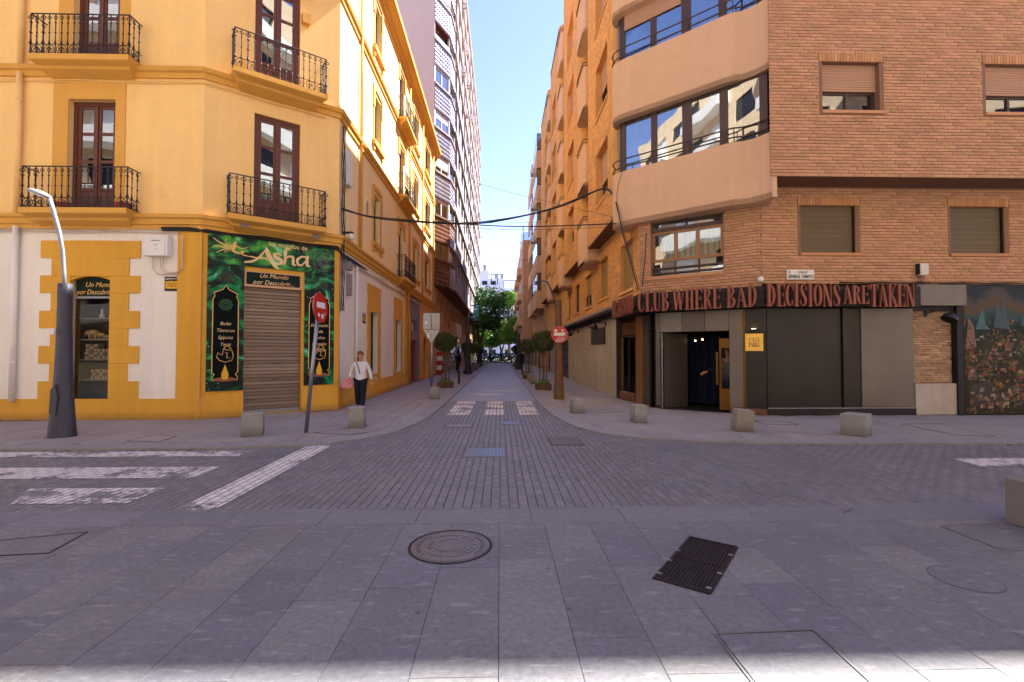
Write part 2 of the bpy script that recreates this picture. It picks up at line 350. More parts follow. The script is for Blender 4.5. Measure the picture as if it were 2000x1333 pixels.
def thing(name, label, cat, loc=(0, 0, 0), rz=0.0, group=None, rot=None):
    o = bpy.data.objects.new(name, None); COL.objects.link(o); o.empty_display_size = 0.2
    m = Matrix.Translation(loc) @ (rot.to_4x4() if rot else Matrix.Rotation(rz, 4, 'Z'))
    o.matrix_world = m; o['label'] = label; o['category'] = cat
    if group: o['group'] = group
    WM[o.name] = m; return o
def copy_tree(o, world, parent=None, label=None):
    c = o.copy(); COL.objects.link(c)
    if parent: c.parent = parent
    if world is not None: c.matrix_world = world
    if label: c['label'] = label
    for ch in o.children:
        k = ch.copy(); COL.objects.link(k); k.parent = c
        for g in ch.children:
            q = g.copy(); COL.objects.link(q); q.parent = k
    WM[c.name] = world; return c
def local(loc=(0,0,0), rz=0.0): return Matrix.Translation(loc) @ Matrix.Rotation(rz, 4, 'Z')
def tag(o, label, cat, group=None):
    o['label'] = label; o['category'] = cat
    if group: o['group'] = group
    return o
def structure(o): o['kind'] = 'structure'; return o

def fast_boxes(name, arr, m, parent, b=0.004, fr=None, kind='stuff'):
    """arr rows: cx cy cz sx sy sz rot ; chamfer of size b on the +z side (fr None) or on the -y side (fr given)"""
    arr = np.asarray(arr, float); n = len(arr)
    if n == 0: return None
    h = arr[:, 3:6]/2
    if fr is None:
        t = np.array([[-1,-1,-1],[1,-1,-1],[1,1,-1],[-1,1,-1],[-1,-1,1],[1,-1,1],[1,1,1],[-1,1,1],[-1,-1,1],[1,-1,1],[1,1,1],[-1,1,1]], float)
        V = t[None]*h[:, None, :]
        V[:, 4:8, 2] -= b; V[:, 8:12, 0] -= t[None, 8:12, 0]*b; V[:, 8:12, 1] -= t[None, 8:12, 1]*b
    else:
        t = np.array([[-1,1,-1],[1,1,-1],[1,1,1],[-1,1,1],[-1,-1,-1],[1,-1,-1],[1,-1,1],[-1,-1,1],[-1,-1,-1],[1,-1,-1],[1,-1,1],[-1,-1,1]], float)
        V = t[None]*h[:, None, :]
        V[:, 4:8, 1] += b; V[:, 8:12, 0] -= t[None, 8:12, 0]*b; V[:, 8:12, 2] -= t[None, 8:12, 2]*b
    c, s_ = np.cos(arr[:, 6])[:, None], np.sin(arr[:, 6])[:, None]
    X = V[..., 0]*c - V[..., 1]*s_; Y = V[..., 0]*s_ + V[..., 1]*c
    V[..., 0], V[..., 1] = X, Y
    V += arr[:, None, 0:3]
    V = V.reshape(-1, 3)
    if fr is not None:
        A = np.array(fr); V = V @ A[:3, :3].T + A[:3, 3]
    w = np.array(wmat(parent).inverted()); V = V @ w[:3, :3].T + w[:3, 3]
    F = np.array([[0,1,5,4],[1,2,6,5],[2,3,7,6],[3,0,4,7],[4,5,9,8],[5,6,10,9],[6,7,11,10],[7,4,8,11],[8,9,10,11]])
    F = (F[None] + (np.arange(n)*12)[:, None, None]).reshape(-1, 4)
    me = bpy.data.meshes.new(name)
    me.vertices.add(len(V)); me.vertices.foreach_set('co', V.astype(np.float32).ravel())
    me.loops.add(F.size); me.loops.foreach_set('vertex_index', F.astype(np.int32).ravel())
    me.polygons.add(len(F)); me.polygons.foreach_set('loop_start', (np.arange(len(F))*4).astype(np.int32))
    me.update(calc_edges=True); me.validate()
    me.materials.append(M[m])
    o = bpy.data.objects.new(name, me); COL.objects.link(o); o.parent = parent
    if kind: o['kind'] = kind
    WM[o.name] = wmat(parent); return o
PIECE = {}
def box_piece(sx, sy, sz, m, b=0.004, wall=False):
    k = (round(sx, 3), round(sy, 3), round(sz, 3), m, wall)
    if k not in PIECE:
        mb = MB(); x, y, z = sx/2, sy/2, sz/2
        if wall: mb.add([(-x,y,-z),(x,y,-z),(x,y,z),(-x,y,z),(-x,-y+b,-z),(x,-y+b,-z),(x,-y+b,z),(-x,-y+b,z),(-x+b,-y,-z+b),(x-b,-y,-z+b),(x-b,-y,z-b),(-x+b,-y,z-b)],
                        [(0,1,5,4),(1,2,6,5),(2,3,7,6),(3,0,4,7),(4,5,9,8),(5,6,10,9),(6,7,11,10),(7,4,8,11),(8,9,10,11)])
        else: mb.add([(-x,-y,-z),(x,-y,-z),(x,y,-z),(-x,y,-z),(-x,-y,z-b),(x,-y,z-b),(x,y,z-b),(-x,y,z-b),(-x+b,-y+b,z),(x-b,-y+b,z),(x-b,y-b,z),(-x+b,y-b,z)],
                     [(0,1,5,4),(1,2,6,5),(2,3,7,6),(3,0,4,7),(4,5,9,8),(5,6,10,9),(6,7,11,10),(7,4,8,11),(8,9,10,11)])
        me = mb.mesh('piece'); me.materials.append(M[m]); PIECE[k] = me
    return PIECE[k]
def wall_holes(name, fr, u0, u1, z0, z1, holes, m, parent, depth=0.22, reveal=None, d=0.0):
    """a wall face with openings and their reveals"""
    us = sorted({u0, u1, *[min(max(h[i], u0), u1) for h in holes for i in (0, 1)]})
    zs = sorted({z0, z1, *[min(max(h[i], z0), z1) for h in holes for i in (2, 3)]})
    mb = MB(fr)
    for i in range(len(us)-1):
        for j in range(len(zs)-1):
            cu, cz = (us[i]+us[i+1])/2, (zs[j]+zs[j+1])/2
            if any(h[0] < cu < h[1] and h[2] < cz < h[3] for h in holes): continue
            mb.quad((us[i], d, zs[j]), (us[i+1], d, zs[j]), (us[i+1], d, zs[j+1]), (us[i], d, zs[j+1]))
    for a, b, c, e in [h[:4] for h in holes]:
        D = d+depth; rv = MB(fr) if reveal else mb
        rv.quad((a, d, c), (a, D, c), (a, D, e), (a, d, e)); rv.quad((b, D, c), (b, d, c), (b, d, e), (b, D, e))
        rv.quad((a, d, e), (a, D, e), (b, D, e), (b, d, e)); rv.quad((a, D, c), (a, d, c), (b, d, c), (b, D, c))
        if reveal: rv.build('window_reveal', reveal, parent)
    o = mb.build(name, m, parent)
    return o
def bricks(fr, u0, u1, z0, z1, holes, parent, m='brick', L=0.29, H=0.08, d=0.0, singles=0, prefer=None, name='brick_courses'):
    rows = []; z = z0; k = 0
    while z + H*0.6 < z1:
        u = u0 - (k % 3)*L/3 - 0.02*(k % 2)
        h = min(H, z1-z)
        while u < u1:
            a, b = max(u, u0), min(u+L, u1)
            segs = [(a, b)]
            for hh in holes:
                if hh[2] < z+h/2 < hh[3]:
                    ns = []
                    for p, q in segs:
                        if q <= hh[0] or p >= hh[1]: ns.append((p, q))
                        else:
                            if p < hh[0]: ns.append((p, hh[0]))
                            if q > hh[1]: ns.append((hh[1], q))
                    segs = ns
            for p, q in segs:
                if q-p > 0.03: rows.append([(p+q)/2, d-0.004+random.uniform(-0.003, 0.003), z+h/2, q-p-0.008, 0.024, h-0.012, 0])
            u += L
        z += H; k += 1
    if singles:
        full = [r for r in rows if abs(r[3]-(L-0.008)) < 0.01]
        full.sort(key=prefer or (lambda r: (fr @ Vector(r[:3]) - EYE).length)); pick = full[:singles]
        ids = {id(r) for r in pick}
        me = box_piece(L-0.008, 0.024, H-0.012, m, 0.004, True)
        for r in pick: put(me, 'brick', parent, fr @ Matrix.Translation(r[:3]))
        rows = [r for r in rows if id(r) not in ids]
    fast_boxes(name, rows, m, parent, 0.004, fr)
def pane_window(fr, a, b, c, e, parent, d=0.16, frame_m='brown_frame', cols=2, rows=1, t=0.05, glass='glass', back='curtain', back_d=0.12, name='window'):
    mb = MB(fr)
    mb.box(a, b, d-0.03, d+0.03, c, c+t); mb.box(a, b, d-0.03, d+0.03, e-t, e)
    mb.box(a, a+t, d-0.03, d+0.03, c+t, e-t); mb.box(b-t, b, d-0.03, d+0.03, c+t, e-t)
    w = (b-a-2*t)/cols; h = (e-c-2*t)/rows
    for i in range(1, cols): mb.box(a+t+i*w-t*0.6, a+t+i*w+t*0.6, d-0.035, d+0.025, c+t, e-t)
    for j in range(1, rows): mb.box(a+t, b-t, d-0.025, d+0.02, c+t+j*h-t*0.3, c+t+j*h+t*0.3)
    o = mb.build(name, frame_m, parent)
    tgt = o if parent.parent is None else parent
    for i in range(cols):
        for j in range(rows):
            g = MB(fr); x0 = a+t+i*w; x1 = x0+w; y0 = c+t+j*h; y1 = y0+h
            g.box(x0, x1, d+0.003, d+0.009, y0, y1).build('pane', glass, tgt)
    if back:
        k = MB(fr); n = max(6, int((b-a)/0.05)); pts = []
        for q in range(n+1): pts.append((a+t+(b-a-2*t)*q/n, d+back_d+0.02*math.sin(q*1.9)))
        for q in range(n): k.quad((pts[q][0], pts[q][1], c+t), (pts[q+1][0], pts[q+1][1], c+t), (pts[q+1][0], pts[q+1][1], e-t), (pts[q][0], pts[q][1], e-t))
        k.build('curtain' if 'curtain' in back else 'backing', back, tgt)
    return o
def slat_shutter(fr, a, b, c, e, parent, m, d=0.12, pitch=0.06, each=True, name='roller_shutter'):
    n = max(2, int((e-c)/pitch)); h = (e-c)/n
    o = MB(fr).box(a, b, d+0.02, d+0.03, c, e).build(name, m, parent)
    tgt = o if parent.parent is None else parent
    if each:
        pc = box_piece(b-a, 0.022, h-0.006, m, 0.008, True)
        for i in range(n): put(pc, 'slat', tgt, fr @ Matrix.Translation(((a+b)/2, d+0.008, c+(i+0.5)*h)))
    else:
        mb = MB(fr)
        for i in range(n):
            z = c+i*h; mb.box(a, b, d-0.003, d+0.02, z+0.004, z+h-0.004)
        mb.build('slats', m, tgt, kind='stuff')
    return o
def text_mesh(body, size, shear=0.0, bold=0.0, extrude=0.002, align='CENTER', spacing=1.0):
    cu = bpy.data.curves.new('t', 'FONT'); cu.body = body; cu.size = size; cu.shear = shear; cu.offset = bold; cu.extrude = extrude
    cu.align_x = align; cu.align_y = 'CENTER'; cu.resolution_u = 3; cu.space_character = spacing
    o = bpy.data.objects.new('t', cu); COL.objects.link(o)
    bpy.context.view_layer.update()
    me = bpy.data.meshes.new_from_object(o.evaluated_get(bpy.context.evaluated_depsgraph_get()))
    bpy.data.objects.remove(o); bpy.data.curves.remove(cu); return me
def lettering(body, size, fr, u, z, d, m, parent, sx=1.0, **k):
    me = text_mesh(body, size, **k); me.materials.clear(); me.materials.append(M[m])
    w = fr @ Matrix.Translation((u, d, z)) @ Matrix.Rotation(math.pi/2, 4, 'X') @ Matrix.Diagonal((sx, 1, 1, 1))
    me.transform(wmat(parent).inverted() @ w)
    o = bpy.data.objects.new('lettering', me); COL.objects.link(o); o.parent = parent; WM[o.name] = wmat(parent); return o

# ================================================================ GROUND
LC = [(-14, 8.05), (-4.6, 8.2), (-3.3, 8.45), (-2.6, 8.95), (-2.15, 9.7), (-1.9, 10.8), (-1.78, 12), (-1.72, 16), (-1.72, 66)]
RC = [(14, 8.15), (5, 8.4), (3.6, 8.6), (2.6, 8.95), (2.0, 9.5), (1.6, 10.5), (1.38, 12), (1.27, 14), (1.22, 16), (1.22, 66)]
def xcurb(P, y):
    for (x0, y0), (x1, y1) in zip(P, P[1:]):
        if y0 <= y <= y1: return x0+(x1-x0)*(y-y0)/max(1e-6, y1-y0)
    return P[-1][0] if y > P[-1][1] else P[0][0]
g = structure(MB().box(-400, 400, -60, 900, -0.6, -0.10).build('ground', 'asphalt'))
road = structure(MB().box(-14, 14, 4.9, 16.0, -0.09, -0.052).build('cross_street', 'joint'))
rows = []; singles = []
def in_road(x, y):
    if not (4.99 < y < 15.99): return False
    if y < 8.1: return True
    return xcurb(LC, y)-0.05 < x < xcurb(RC, y)+0.05
x = -11.0; k = 0
while x < 11.0:
    y = 4.995+(k % 2)*0.10-0.1
    while y < 16:
        cx, cy = x+0.05, y+0.10
        ly = 0.2
        if k % 2 and y < 4.99: cy = 4.995+0.05; ly = 0.1
        if in_road(cx, cy) and (abs(cx) < 2.2 or cy < 10): rows.append([cx, cy, -0.045+random.uniform(-0.0015, 0.0015), 0.1-0.006, ly-0.006, 0.03, random.uniform(-0.01, 0.01)])
        y += 0.2
    x += 0.1; k += 1
full = sorted([r for r in rows if r[4] > 0.15 and abs(r[0]) < r[1]*1.07], key=lambda r: r[0]**2+r[1]**2)[:300]
ids = {id(r) for r in full}
pm = box_piece(0.094, 0.194, 0.03, 'paver', 0.004)
for r in full: put(pm, 'paver', road, Matrix.Translation(r[:3]) @ Matrix.Rotation(r[6], 4, 'Z'))
fast_boxes('paving_blocks', [r for r in rows if id(r) not in ids], 'paver', road, 0.004)
structure(MB().box(-1.72, 1.22, 16.0, 66, -0.09, -0.03).build('side_street', 'asphalt'))
structure(MB().box(-60, 60, 66, 76, -0.09, -0.03).build('park_street', 'asphalt'))
structure(MB().box(-60, -14, 4.9, 8.1, -0.09, -0.03).build('cross_street_far_end', 'asphalt'))
structure(MB().box(14, 60, 4.9, 8.1, -0.09, -0.03).build('cross_street_right_end', 'asphalt'))
# near pavement: large slabs in running bond
near = structure(MB().box(-60, 60, -3.2, 4.97, -0.09, -0.014).build('near_pavement', 'joint'))
hatches = [(-3.95, -2.82, 3.45, 4.15), (2.95, 4.2, 3.55, 4.15)]
def hit(r, x0, x1, y0, y1): return x1 > r[0] and x0 < r[1] and y1 > r[2] and y0 < r[3]
HB = [(-4.3, -2.75, 3.42, 4.25), (3.38, 4.75, 3.72, 4.25)]
col_x = [-0.008-0.44*i for i in range(14, 0, -1)] + [-0.008+0.42*i for i in range(0, 15)]
for i in range(len(col_x)-1):
    x0, x1 = col_x[i], col_x[i+1]; w = x1-x0
    y = 4.50-[0.0, 0.31, 0.16][i % 3]-0.6*5; 
    while y < 4.5:
        ya, yb = y, min(y+0.6, 4.5)
        if yb-ya > 0.1 and yb > 1.55:
            zt = random.uniform(-0.0012, 0.0012)
            put(box_piece(w-0.0025, yb-ya-0.0025, 0.03, 'granite', 0.0018), 'paving_slab', near, Matrix.Translation(((x0+x1)/2, (ya+yb)/2, -0.015+zt)))
        y += 0.6
x = -6.6; 
while x < 6.6:
    l = random.choice([0.9, 1.1, 1.3]); put(box_piece(l-0.003, 0.40, 0.06, 'kerb_near', 0.004), 'kerb_stone', near, Matrix.Translation((x+l/2, 4.71, -0.029))); x += l
x = -6.6
while x < 6.6:
    l = random.choice([0.9, 1.2]); put(box_piece(l-0.003, 0.055, 0.06, 'kerb_near', 0.004), 'edge_stone', near, Matrix.Translation((x+l/2, 4.942, -0.030))); x += l
MB().box(-60, -6.6, 1.5, 4.97, -0.014, 0).build('outer_paving', 'granite', near); MB().box(6.6, 60, 1.5, 4.97, -0.014, 0).build('outer_paving', 'granite', near)
MB().box(-60, 60, -3.2, 1.49, -0.014, 0).build('rear_paving', 'granite', near)
# far pavements
def pavement(name, P, xwall, side, skip):
    base = MB()
    ys = [8.0, 8.2, 8.4, 8.6, 9, 9.5, 10, 10.8, 11.4, 12, 13, 14, 16, 66]
    ys = sorted(set([p[1] for p in P] + [11.3, 12.4, 13.6, 14.5]))
    for a, b in zip(ys, ys[1:]):
        xa, xb = xcurb(P, a+1e-4), xcurb(P, b-1e-4)
        xo = side*14 if b <= 14.5 else side*4.9
        q = [(xa, a), (xb, b), (xo, b), (xo, a)]
        base.prism(q, -0.09, -0.012)
    o = structure(base.build(name, 'granite_far'))
    dirs = 1 if side > 0 else -1
    n = 0
    xs = np.arange(1.2, 10.6, 0.42)
    for i, ax in enumerate(xs):
        y = 8.1+(i % 2)*0.3
        while y < 66 and n < 900:
            x0, x1 = ax*dirs, (ax+0.42)*dirs
            lo, hi = min(x0, x1), max(x0, x1)
            L = 0.6 if y < 20 else 3.0
            y0, y1 = y, y+L; y += L
            if y1 > 12.2 and ax > 4.3: continue
            def inside(px_, py_):
                c = xcurb(P, py_)
                return (px_ > c+0.36) if side > 0 else (px_ < c-0.36)
            pts = [(lo, y0), (hi, y0), (lo, y1), (hi, y1)]
            ok = [inside(*p) for p in pts]
            if not any(ok): continue
            if not all(ok):
                t0 = xcurb(P, (y0+y1)/2)+side*0.36
                if side > 0: lo = max(lo, xcurb(P, y0)+0.34)
                else: hi = min(hi, xcurb(P, y0)-0.34)
                if y0 < 8.9: 
                    # shorten rows beside the cross street kerb
                    yy = y0
                    while yy < y1 and not (inside(lo, yy) and inside(hi, yy)): yy += 0.05
                    y0 = yy
                if hi-lo < 0.06 or y1-y0 < 0.08: continue
            if skip(lo, hi, y0, y1): continue
            z = random.uniform(-0.001, 0.001); n += 1
            put(box_piece(round(hi-lo, 2)-0.006, round(y1-y0, 2)-0.006, 0.03, 'granite_far', 0.003), 'paving_slab', o, Matrix.Translation(((lo+hi)/2, (y0+y1)/2, -0.015+z)))
    # kerb stones follow the kerb line
    acc = []
    for (x0, y0), (x1, y1) in zip(P, P[1:]):
        l = math.hypot(x1-x0, y1-y0); m = max(1, round(l/(1.0 if y0 < 16 else 2.0)))
        for j in range(m): acc.append((x0+(x1-x0)*j/m, y0+(y1-y0)*j/m))
    acc.append(P[-1])
    nr = []
    for i in range(len(acc)):
        p, q = acc[max(0, i-1)], acc[min(len(acc)-1, i+1)]; dx, dy = q[0]-p[0], q[1]-p[1]; l = math.hypot(dx, dy)
        nr.append((-dy/l, dx/l) if side < 0 else (dy/l, -dx/l))
    for i in range(len(acc)-1):
        (x0, y0), (x1, y1) = acc[i], acc[i+1]; l = math.hypot(x1-x0, y1-y0); ex, ey = (x1-x0)/l*0.002, (y1-y0)/l*0.002
        n0, n1 = nr[i], nr[i+1]
        MB().prism([(x0+ex, y0+ey), (x1-ex, y1-ey), (x1-ex+n1[0]*0.36, y1-ey+n1[1]*0.36), (x0+ex+n0[0]*0.36, y0+ey+n0[1]*0.36)], -0.08, 0.0025).build('kerb_stone', 'kerb', o)
    return o
pav_l = pavement('left_pavement', LC, -4.57, -1, lambda a, b, c, d: False)
pav_r = pavement('right_pavement', RC, 4.1, 1, lambda a, b, c, d: False)
# worn zebra and stop line paint over the blocks
def paint_mat():
    m = bpy.data.materials.new('worn road paint'); m.use_nodes = True; nt = m.node_tree; N = nt.nodes; L = nt.links
    b = N['Principled BSDF']; b.inputs['Base Color'].default_value = lin('#d0c9c4'); b.inputs['Roughness'].default_value = 0.75
    geo = N.new('ShaderNodeNewGeometry')
    n1 = N.new('ShaderNodeTexNoise'); n1.inputs['Scale'].default_value = 13; n1.inputs['Detail'].default_value = 9; n1.inputs['Roughness'].default_value = 0.75
    n2 = N.new('ShaderNodeTexNoise'); n2.inputs['Scale'].default_value = 1.7
    br = N.new('ShaderNodeTexBrick'); mp = N.new('ShaderNodeMapping'); mp.inputs['Rotation'].default_value = (0, 0, math.pi/2)
    br.inputs['Scale'].default_value = 1; br.inputs['Brick Width'].default_value = 0.2; br.inputs['Row Height'].default_value = 0.1; br.inputs['Mortar Size'].default_value = 0.011; br.inputs['Mortar Smooth'].default_value = 0.4
    br.inputs['Color1'].default_value = (0, 0, 0, 1); br.inputs['Color2'].default_value = (0, 0, 0, 1); br.inputs['Mortar'].default_value = (1, 1, 1, 1)
    L.new(geo.outputs['Position'], n1.inputs['Vector']); L.new(geo.outputs['Position'], n2.inputs['Vector']); L.new(geo.outputs['Position'], mp.inputs['Vector']); L.new(mp.outputs[0], br.inputs['Vector'])
    s = N.new('ShaderNodeMath'); s.operation = 'ADD'; L.new(n1.outputs[0], s.inputs[0]); L.new(n2.outputs[0], s.inputs[1])
    t = N.new('ShaderNodeMath'); t.operation = 'MULTIPLY_ADD'; L.new(s.outputs[0], t.inputs[0]); t.inputs[1].default_value = 8; t.inputs[2].default_value = -6.95; t.use_clamp = True
    q = N.new('ShaderNodeMath'); q.operation = 'MULTIPLY_ADD'; q.use_clamp = True; L.new(br.outputs['Color'], q.inputs[0]); q.inputs[1].default_value = -0.9; L.new(t.outputs[0], q.inputs[2])
    L.new(q.outputs[0], b.inputs['Alpha'])
    return m
M['paint'] = paint_mat()
def paint(name, poly, z=-0.024): return structure(MB().prism(poly, z, z+0.0015).build(name, 'paint'))
for px in ((893, 913, 0), (0, 0, 1), (0, 0, 2)): pass
zs = [(-1.41, -0.80), (-0.42, 0.10), (0.50, 1.03)]
for a, b in zs: paint('crosswalk_stripe', [(a, 12.45), (b, 12.45), (b, 15.9), (a, 15.9)])
for y0, y1, x1 in ((5.28, 5.86, -4.02), (6.32, 6.92, -3.98), (7.62, 8.0, -4.1)):
    paint('crosswalk_stripe', [(-9.5, y0), (x1, y0), (x1, y1), (-9.5, y1)] if y0 > 6 else [(-5.25, y0), (x1, y0), (x1, y1), (-5.6, y1)])
paint('stop_line', [(-3.35, 5.02), (-2.95, 5.02), (-2.95, 8.5), (-3.35, 8.35)])
paint('crosswalk_stripe', [(6.85, 6.68), (9.5, 6.68), (9.5, 7.16), (6.95, 7.16)])
paint('road_arrow', [(-0.75, 20.5), (0.35, 20.5), (0.35, 20.8), (0.9, 20.35), (0.35, 19.9), (0.35, 20.15), (-0.75, 20.15)], -0.026)
paint('road_line', [(-1.0, 18.4), (0.2, 18.4), (0.1, 18.8), (-1.0, 18.8)], -0.026)

# covers and grates let into the ground
def manhole():
    t = thing('manhole_cover', 'round cast iron manhole cover with raised lettering in the near pavement', 'manhole cover', (-0.41, 3.99, 0.0))
    R = 0.345
    mb = MB(); mb.lathe([(R, 0.0), (R, 0.006), (R-0.012, 0.008), (R-0.02, 0.003)], 48)
    w = wmat(t); mb.v = [tuple(w @ Vector(p)) for p in mb.v]; mb.build('rim', 'castdark', t)
    def ring(r, wd, h, a0=0, a1=360, n=60):
        m2 = MB(w); pts = [(math.cos(math.radians(a0+(a1-a0)*i/n)), math.sin(math.radians(a0+(a1-a0)*i/n))) for i in range(n+1)]
        for p, q in zip(pts, pts[1:]):
            m2.prism([(p[0]*r, p[1]*r), (q[0]*r, q[1]*r), (q[0]*(r+wd), q[1]*(r+wd)), (p[0]*(r+wd), p[1]*(r+wd))], 0.003, h)
        return m2
    MB(w).lathe([(R-0.022, 0.0), (R-0.022, 0.004)], 48).build('plate', 'castiron', t)
    for r in (0.30, 0.215, 0.125): ring(r, 0.007, 0.0075).build('ring', 'castiron', t)
    m2 = ring(0.17, 0.007, 0.0075, -70, 60); m2.build('ring', 'castiron', t)
    for a in (-70, -45, -20, 5, 30, 60, 78, 92, 250, 265, 280):
        c, s = math.cos(math.radians(a)), math.sin(math.radians(a))
        MB(w).prism([(c*0.165-s*0.004, s*0.165+c*0.004), (c*0.222-s*0.004, s*0.222+c*0.004), (c*0.222+s*0.004, s*0.222-c*0.004), (c*0.165+s*0.004, s*0.165-c*0.004)], 0.003, 0.0078).build('rib', 'castiron', t)
    pts = [(0.095*(1+0.16*math.cos(6*a))*math.cos(a), 0.095*(1+0.16*math.cos(6*a))*math.sin(a)) for a in np.linspace(0, 2*math.pi, 48, endpoint=False)]
    MB(w).prism(pts, 0.003, 0.0065).build('rosette', 'castiron', t)
    for word, a0, r, sg in (('SANEAMIENTO', 40, 0.262, 1), ('AYUNTAMIENTO', 220, 0.262, 1), ('ALMERIA', 200, 0.172, 1)):
        for i, ch in enumerate(word):
            a = math.radians(a0 - i*7.6)
            me = text_mesh(ch, 0.045, extrude=0.002, bold=0.0005); me.materials.clear(); me.materials.append(M['castiron'])
            me.transform(Matrix.Translation((r*math.cos(a), r*math.sin(a), 0.006)) @ Matrix.Rotation(a-math.pi/2, 4, 'Z'))
            o = bpy.data.objects.new('letter', me); COL.objects.link(o); o.parent = t
    return t
manhole()
# dark slotted grate in the slabs, turned askew
gr = thing('drain_grate', 'black slotted iron drain grate set askew in the near pavement', 'drain grate', (1.512, 3.64, 0.0), rz=math.radians(-37))
w = wmat(gr)
W2, H2 = 0.19, 0.47
m2 = MB(w); m2.box(-W2, W2, -H2, H2, -0.004, 0.003).build('bed', 'black', gr)
m2 = MB(w)
m2.box(-W2, -W2+0.02, -H2, H2, 0.003, 0.012); m2.box(W2-0.02, W2, -H2, H2, 0.003, 0.012)
for y in (-H2, -0.01, H2-0.02): m2.box(-W2+0.02, W2-0.02, y, y+0.02, 0.003, 0.0118)
m2.build('frame', 'castdark', gr)
bar = box_piece(0.012, H2*0.96, 0.008, 'castdark', 0.002)
for i in range(15):
    for sy in (-1, 1): put(bar, 'bar', gr, w @ Matrix.Translation((-W2+0.035+i*0.025, sy*H2*0.49, 0.0072)))
for x, y in ((-0.18, 0.1), (-0.18, -0.12), (0.18, 0.25), (0.18, -0.13), (0.17, -0.4), (-0.17, -0.38)):
    put(box_piece(0.035, 0.016, 0.004, 'kerb', 0.001), 'clip', gr, w @ Matrix.Translation((x, y, 0.0138)))
# sunken steel edges of paved-over chamber lids
def hatch(label, poly, name='chamber_lid', edge='steel', z=0.003, wd=0.012, fill='granite'):
    c = (sum(p[0] for p in poly)/len(poly), sum(p[1] for p in poly)/len(poly), z)
    t = thing(name, label, 'chamber lid', c)
    m2 = MB()
    n = len(poly)
    for k in range(n):
        a = Vector((*poly[k], 0)); b = Vector((*poly[(k+1) % n], 0)); d = (b-a).normalized(); q = Vector((-d.y, d.x, 0))*wd
        m2.prism([(a.x, a.y), (b.x, b.y), (b.x+q.x, b.y+q.y), (a.x+q.x, a.y+q.y)], z-0.002-0.0004*k, z+0.0025+0.0003*k)
    m2.build('edging', edge, t)
    ins = [(c[0]+(p[0]-c[0])*0.965, c[1]+(p[1]-c[1])*0.965) for p in poly]
    MB().prism(ins, z-0.002, z+0.001).build('lid', fill, t)
    return t
G = lambda *p: tuple(gnd(*p)[:2])
hatch('steel-edged slab lid half in the sunlit strip in front', [G(1705, 1340), G(1587, 1233), G(1400, 1241), G(1480, 1345)][::-1])
hatch('slab lid with dark metal edge at the left end of the near pavement', [G(-60, 1062), G(172, 1040), G(96, 1082), G(-60, 1090)][::-1], edge='castdark')
hatch('long slab lid with steel edge beside the near granite block', [G(1835, 1028), G(1960, 1077), G(2060, 1077), G(2060, 1045), G(1945, 1024)], edge='steel')
hatch('small inset lid on the pavement left of the street lamp', [G(248, 862), G(300, 850), G(345, 853), G(310, 864)][::-1], edge='castdark', fill='granite_far')
hatch('rectangular lid on the pavement under the tilted no entry sign', [G(612, 846), G(690, 836), G(742, 842), G(680, 850)][::-1], edge='castdark', fill='granite_far')
hatch('lid on the pavement between the tilted block and the square block', [G(1470, 822), G(1495, 829), G(1560, 830), G(1530, 824)][::-1], edge='castdark', fill='granite_far')
hatch('large lid with a rusty red centre before the painted panel', [G(1760, 829), G(1870, 851), G(1945, 853), G(1838, 828)], edge='castdark', fill='granite_far')
hatch('plain lid on the pavement between the two right-hand corner blocks', [G(1135, 802), G(1150, 806), G(1222, 806), G(1190, 800)], edge='castdark', fill='granite_far')
hatch('square steel cover among the road blocks right of the middle', [G(1070, 854), G(1078, 867), G(1140, 867), G(1130, 853)], edge='castdark', z=-0.026, fill='castiron')
hatch('shallow lid among the road blocks left of the white stripes', [G(872, 826), G(868, 833), G(920, 833), G(924, 826)], edge='castdark', z=-0.026, fill='paver')
hatch('worn lid at the kerb behind the small blue grating', [G(1130, 830), G(1135, 838), G(1205, 838), G(1190, 830)], edge='castdark', z=-0.026, fill='paver')
m3 = gnd(1885, 1131); tt = thing('round_lid', 'worn round granite lid flush in the slabs at the right', 'manhole cover', (m3.x, m3.y, 0.001))
MB(wmat(tt)).lathe([(0.2, 0), (0.2, 0.003)], 40).build('lid', 'granite', tt)
m2 = MB(wmat(tt)); 
for i in range(40):
    a, b = 2*math.pi*i/40, 2*math.pi*(i+1)/40
    m2.prism([(math.cos(a)*0.2, math.sin(a)*0.2), (math.cos(b)*0.2, math.sin(b)*0.2), (math.cos(b)*0.206, math.sin(b)*0.206), (math.cos(a)*0.206, math.sin(a)*0.206)], 0, 0.0035)
m2.build('edging', 'joint', tt)
def grating(label, x0, x1, y0, y1, n, z=-0.028, slant=0.0):
    t = thing('drain_grating', label, 'drain grating', ((x0+x1)/2, (y0+y1)/2, z))
    m2 = MB(); m2.box(x0, x1, y0, y1, z-0.002, z+0.002).build('bed', 'black', t)
    m2 = MB(); e = 0.02
    m2.box(x0-e, x1+e, y0-e, y0, z, z+0.008); m2.box(x0-e, x1+e, y1, y1+e, z, z+0.008); m2.box(x0-e, x0, y0, y1, z, z+0.0078); m2.box(x1, x1+e, y0, y1, z, z+0.0078)
    m2.build('frame', 'castiron', t)
    dx = (x1-x0)/n; pc = box_piece(dx*0.55, (y1-y0)*0.97/math.cos(slant), 0.006, 'steel', 0.001)
    for i in range(n): put(pc, 'bar', t, Matrix.Translation((x0+dx*(i+0.5), (y0+y1)/2, z+0.004)) @ Matrix.Rotation(slant, 4, 'Z'))
grating('wide steel drain grating in the middle of the crossing', -0.54, 0.06, 7.48, 8.16, 26)
grating('small diagonal bar grating close to the white stripes', 0.06, 0.52, 10.75, 11.25, 14, slant=0.35)

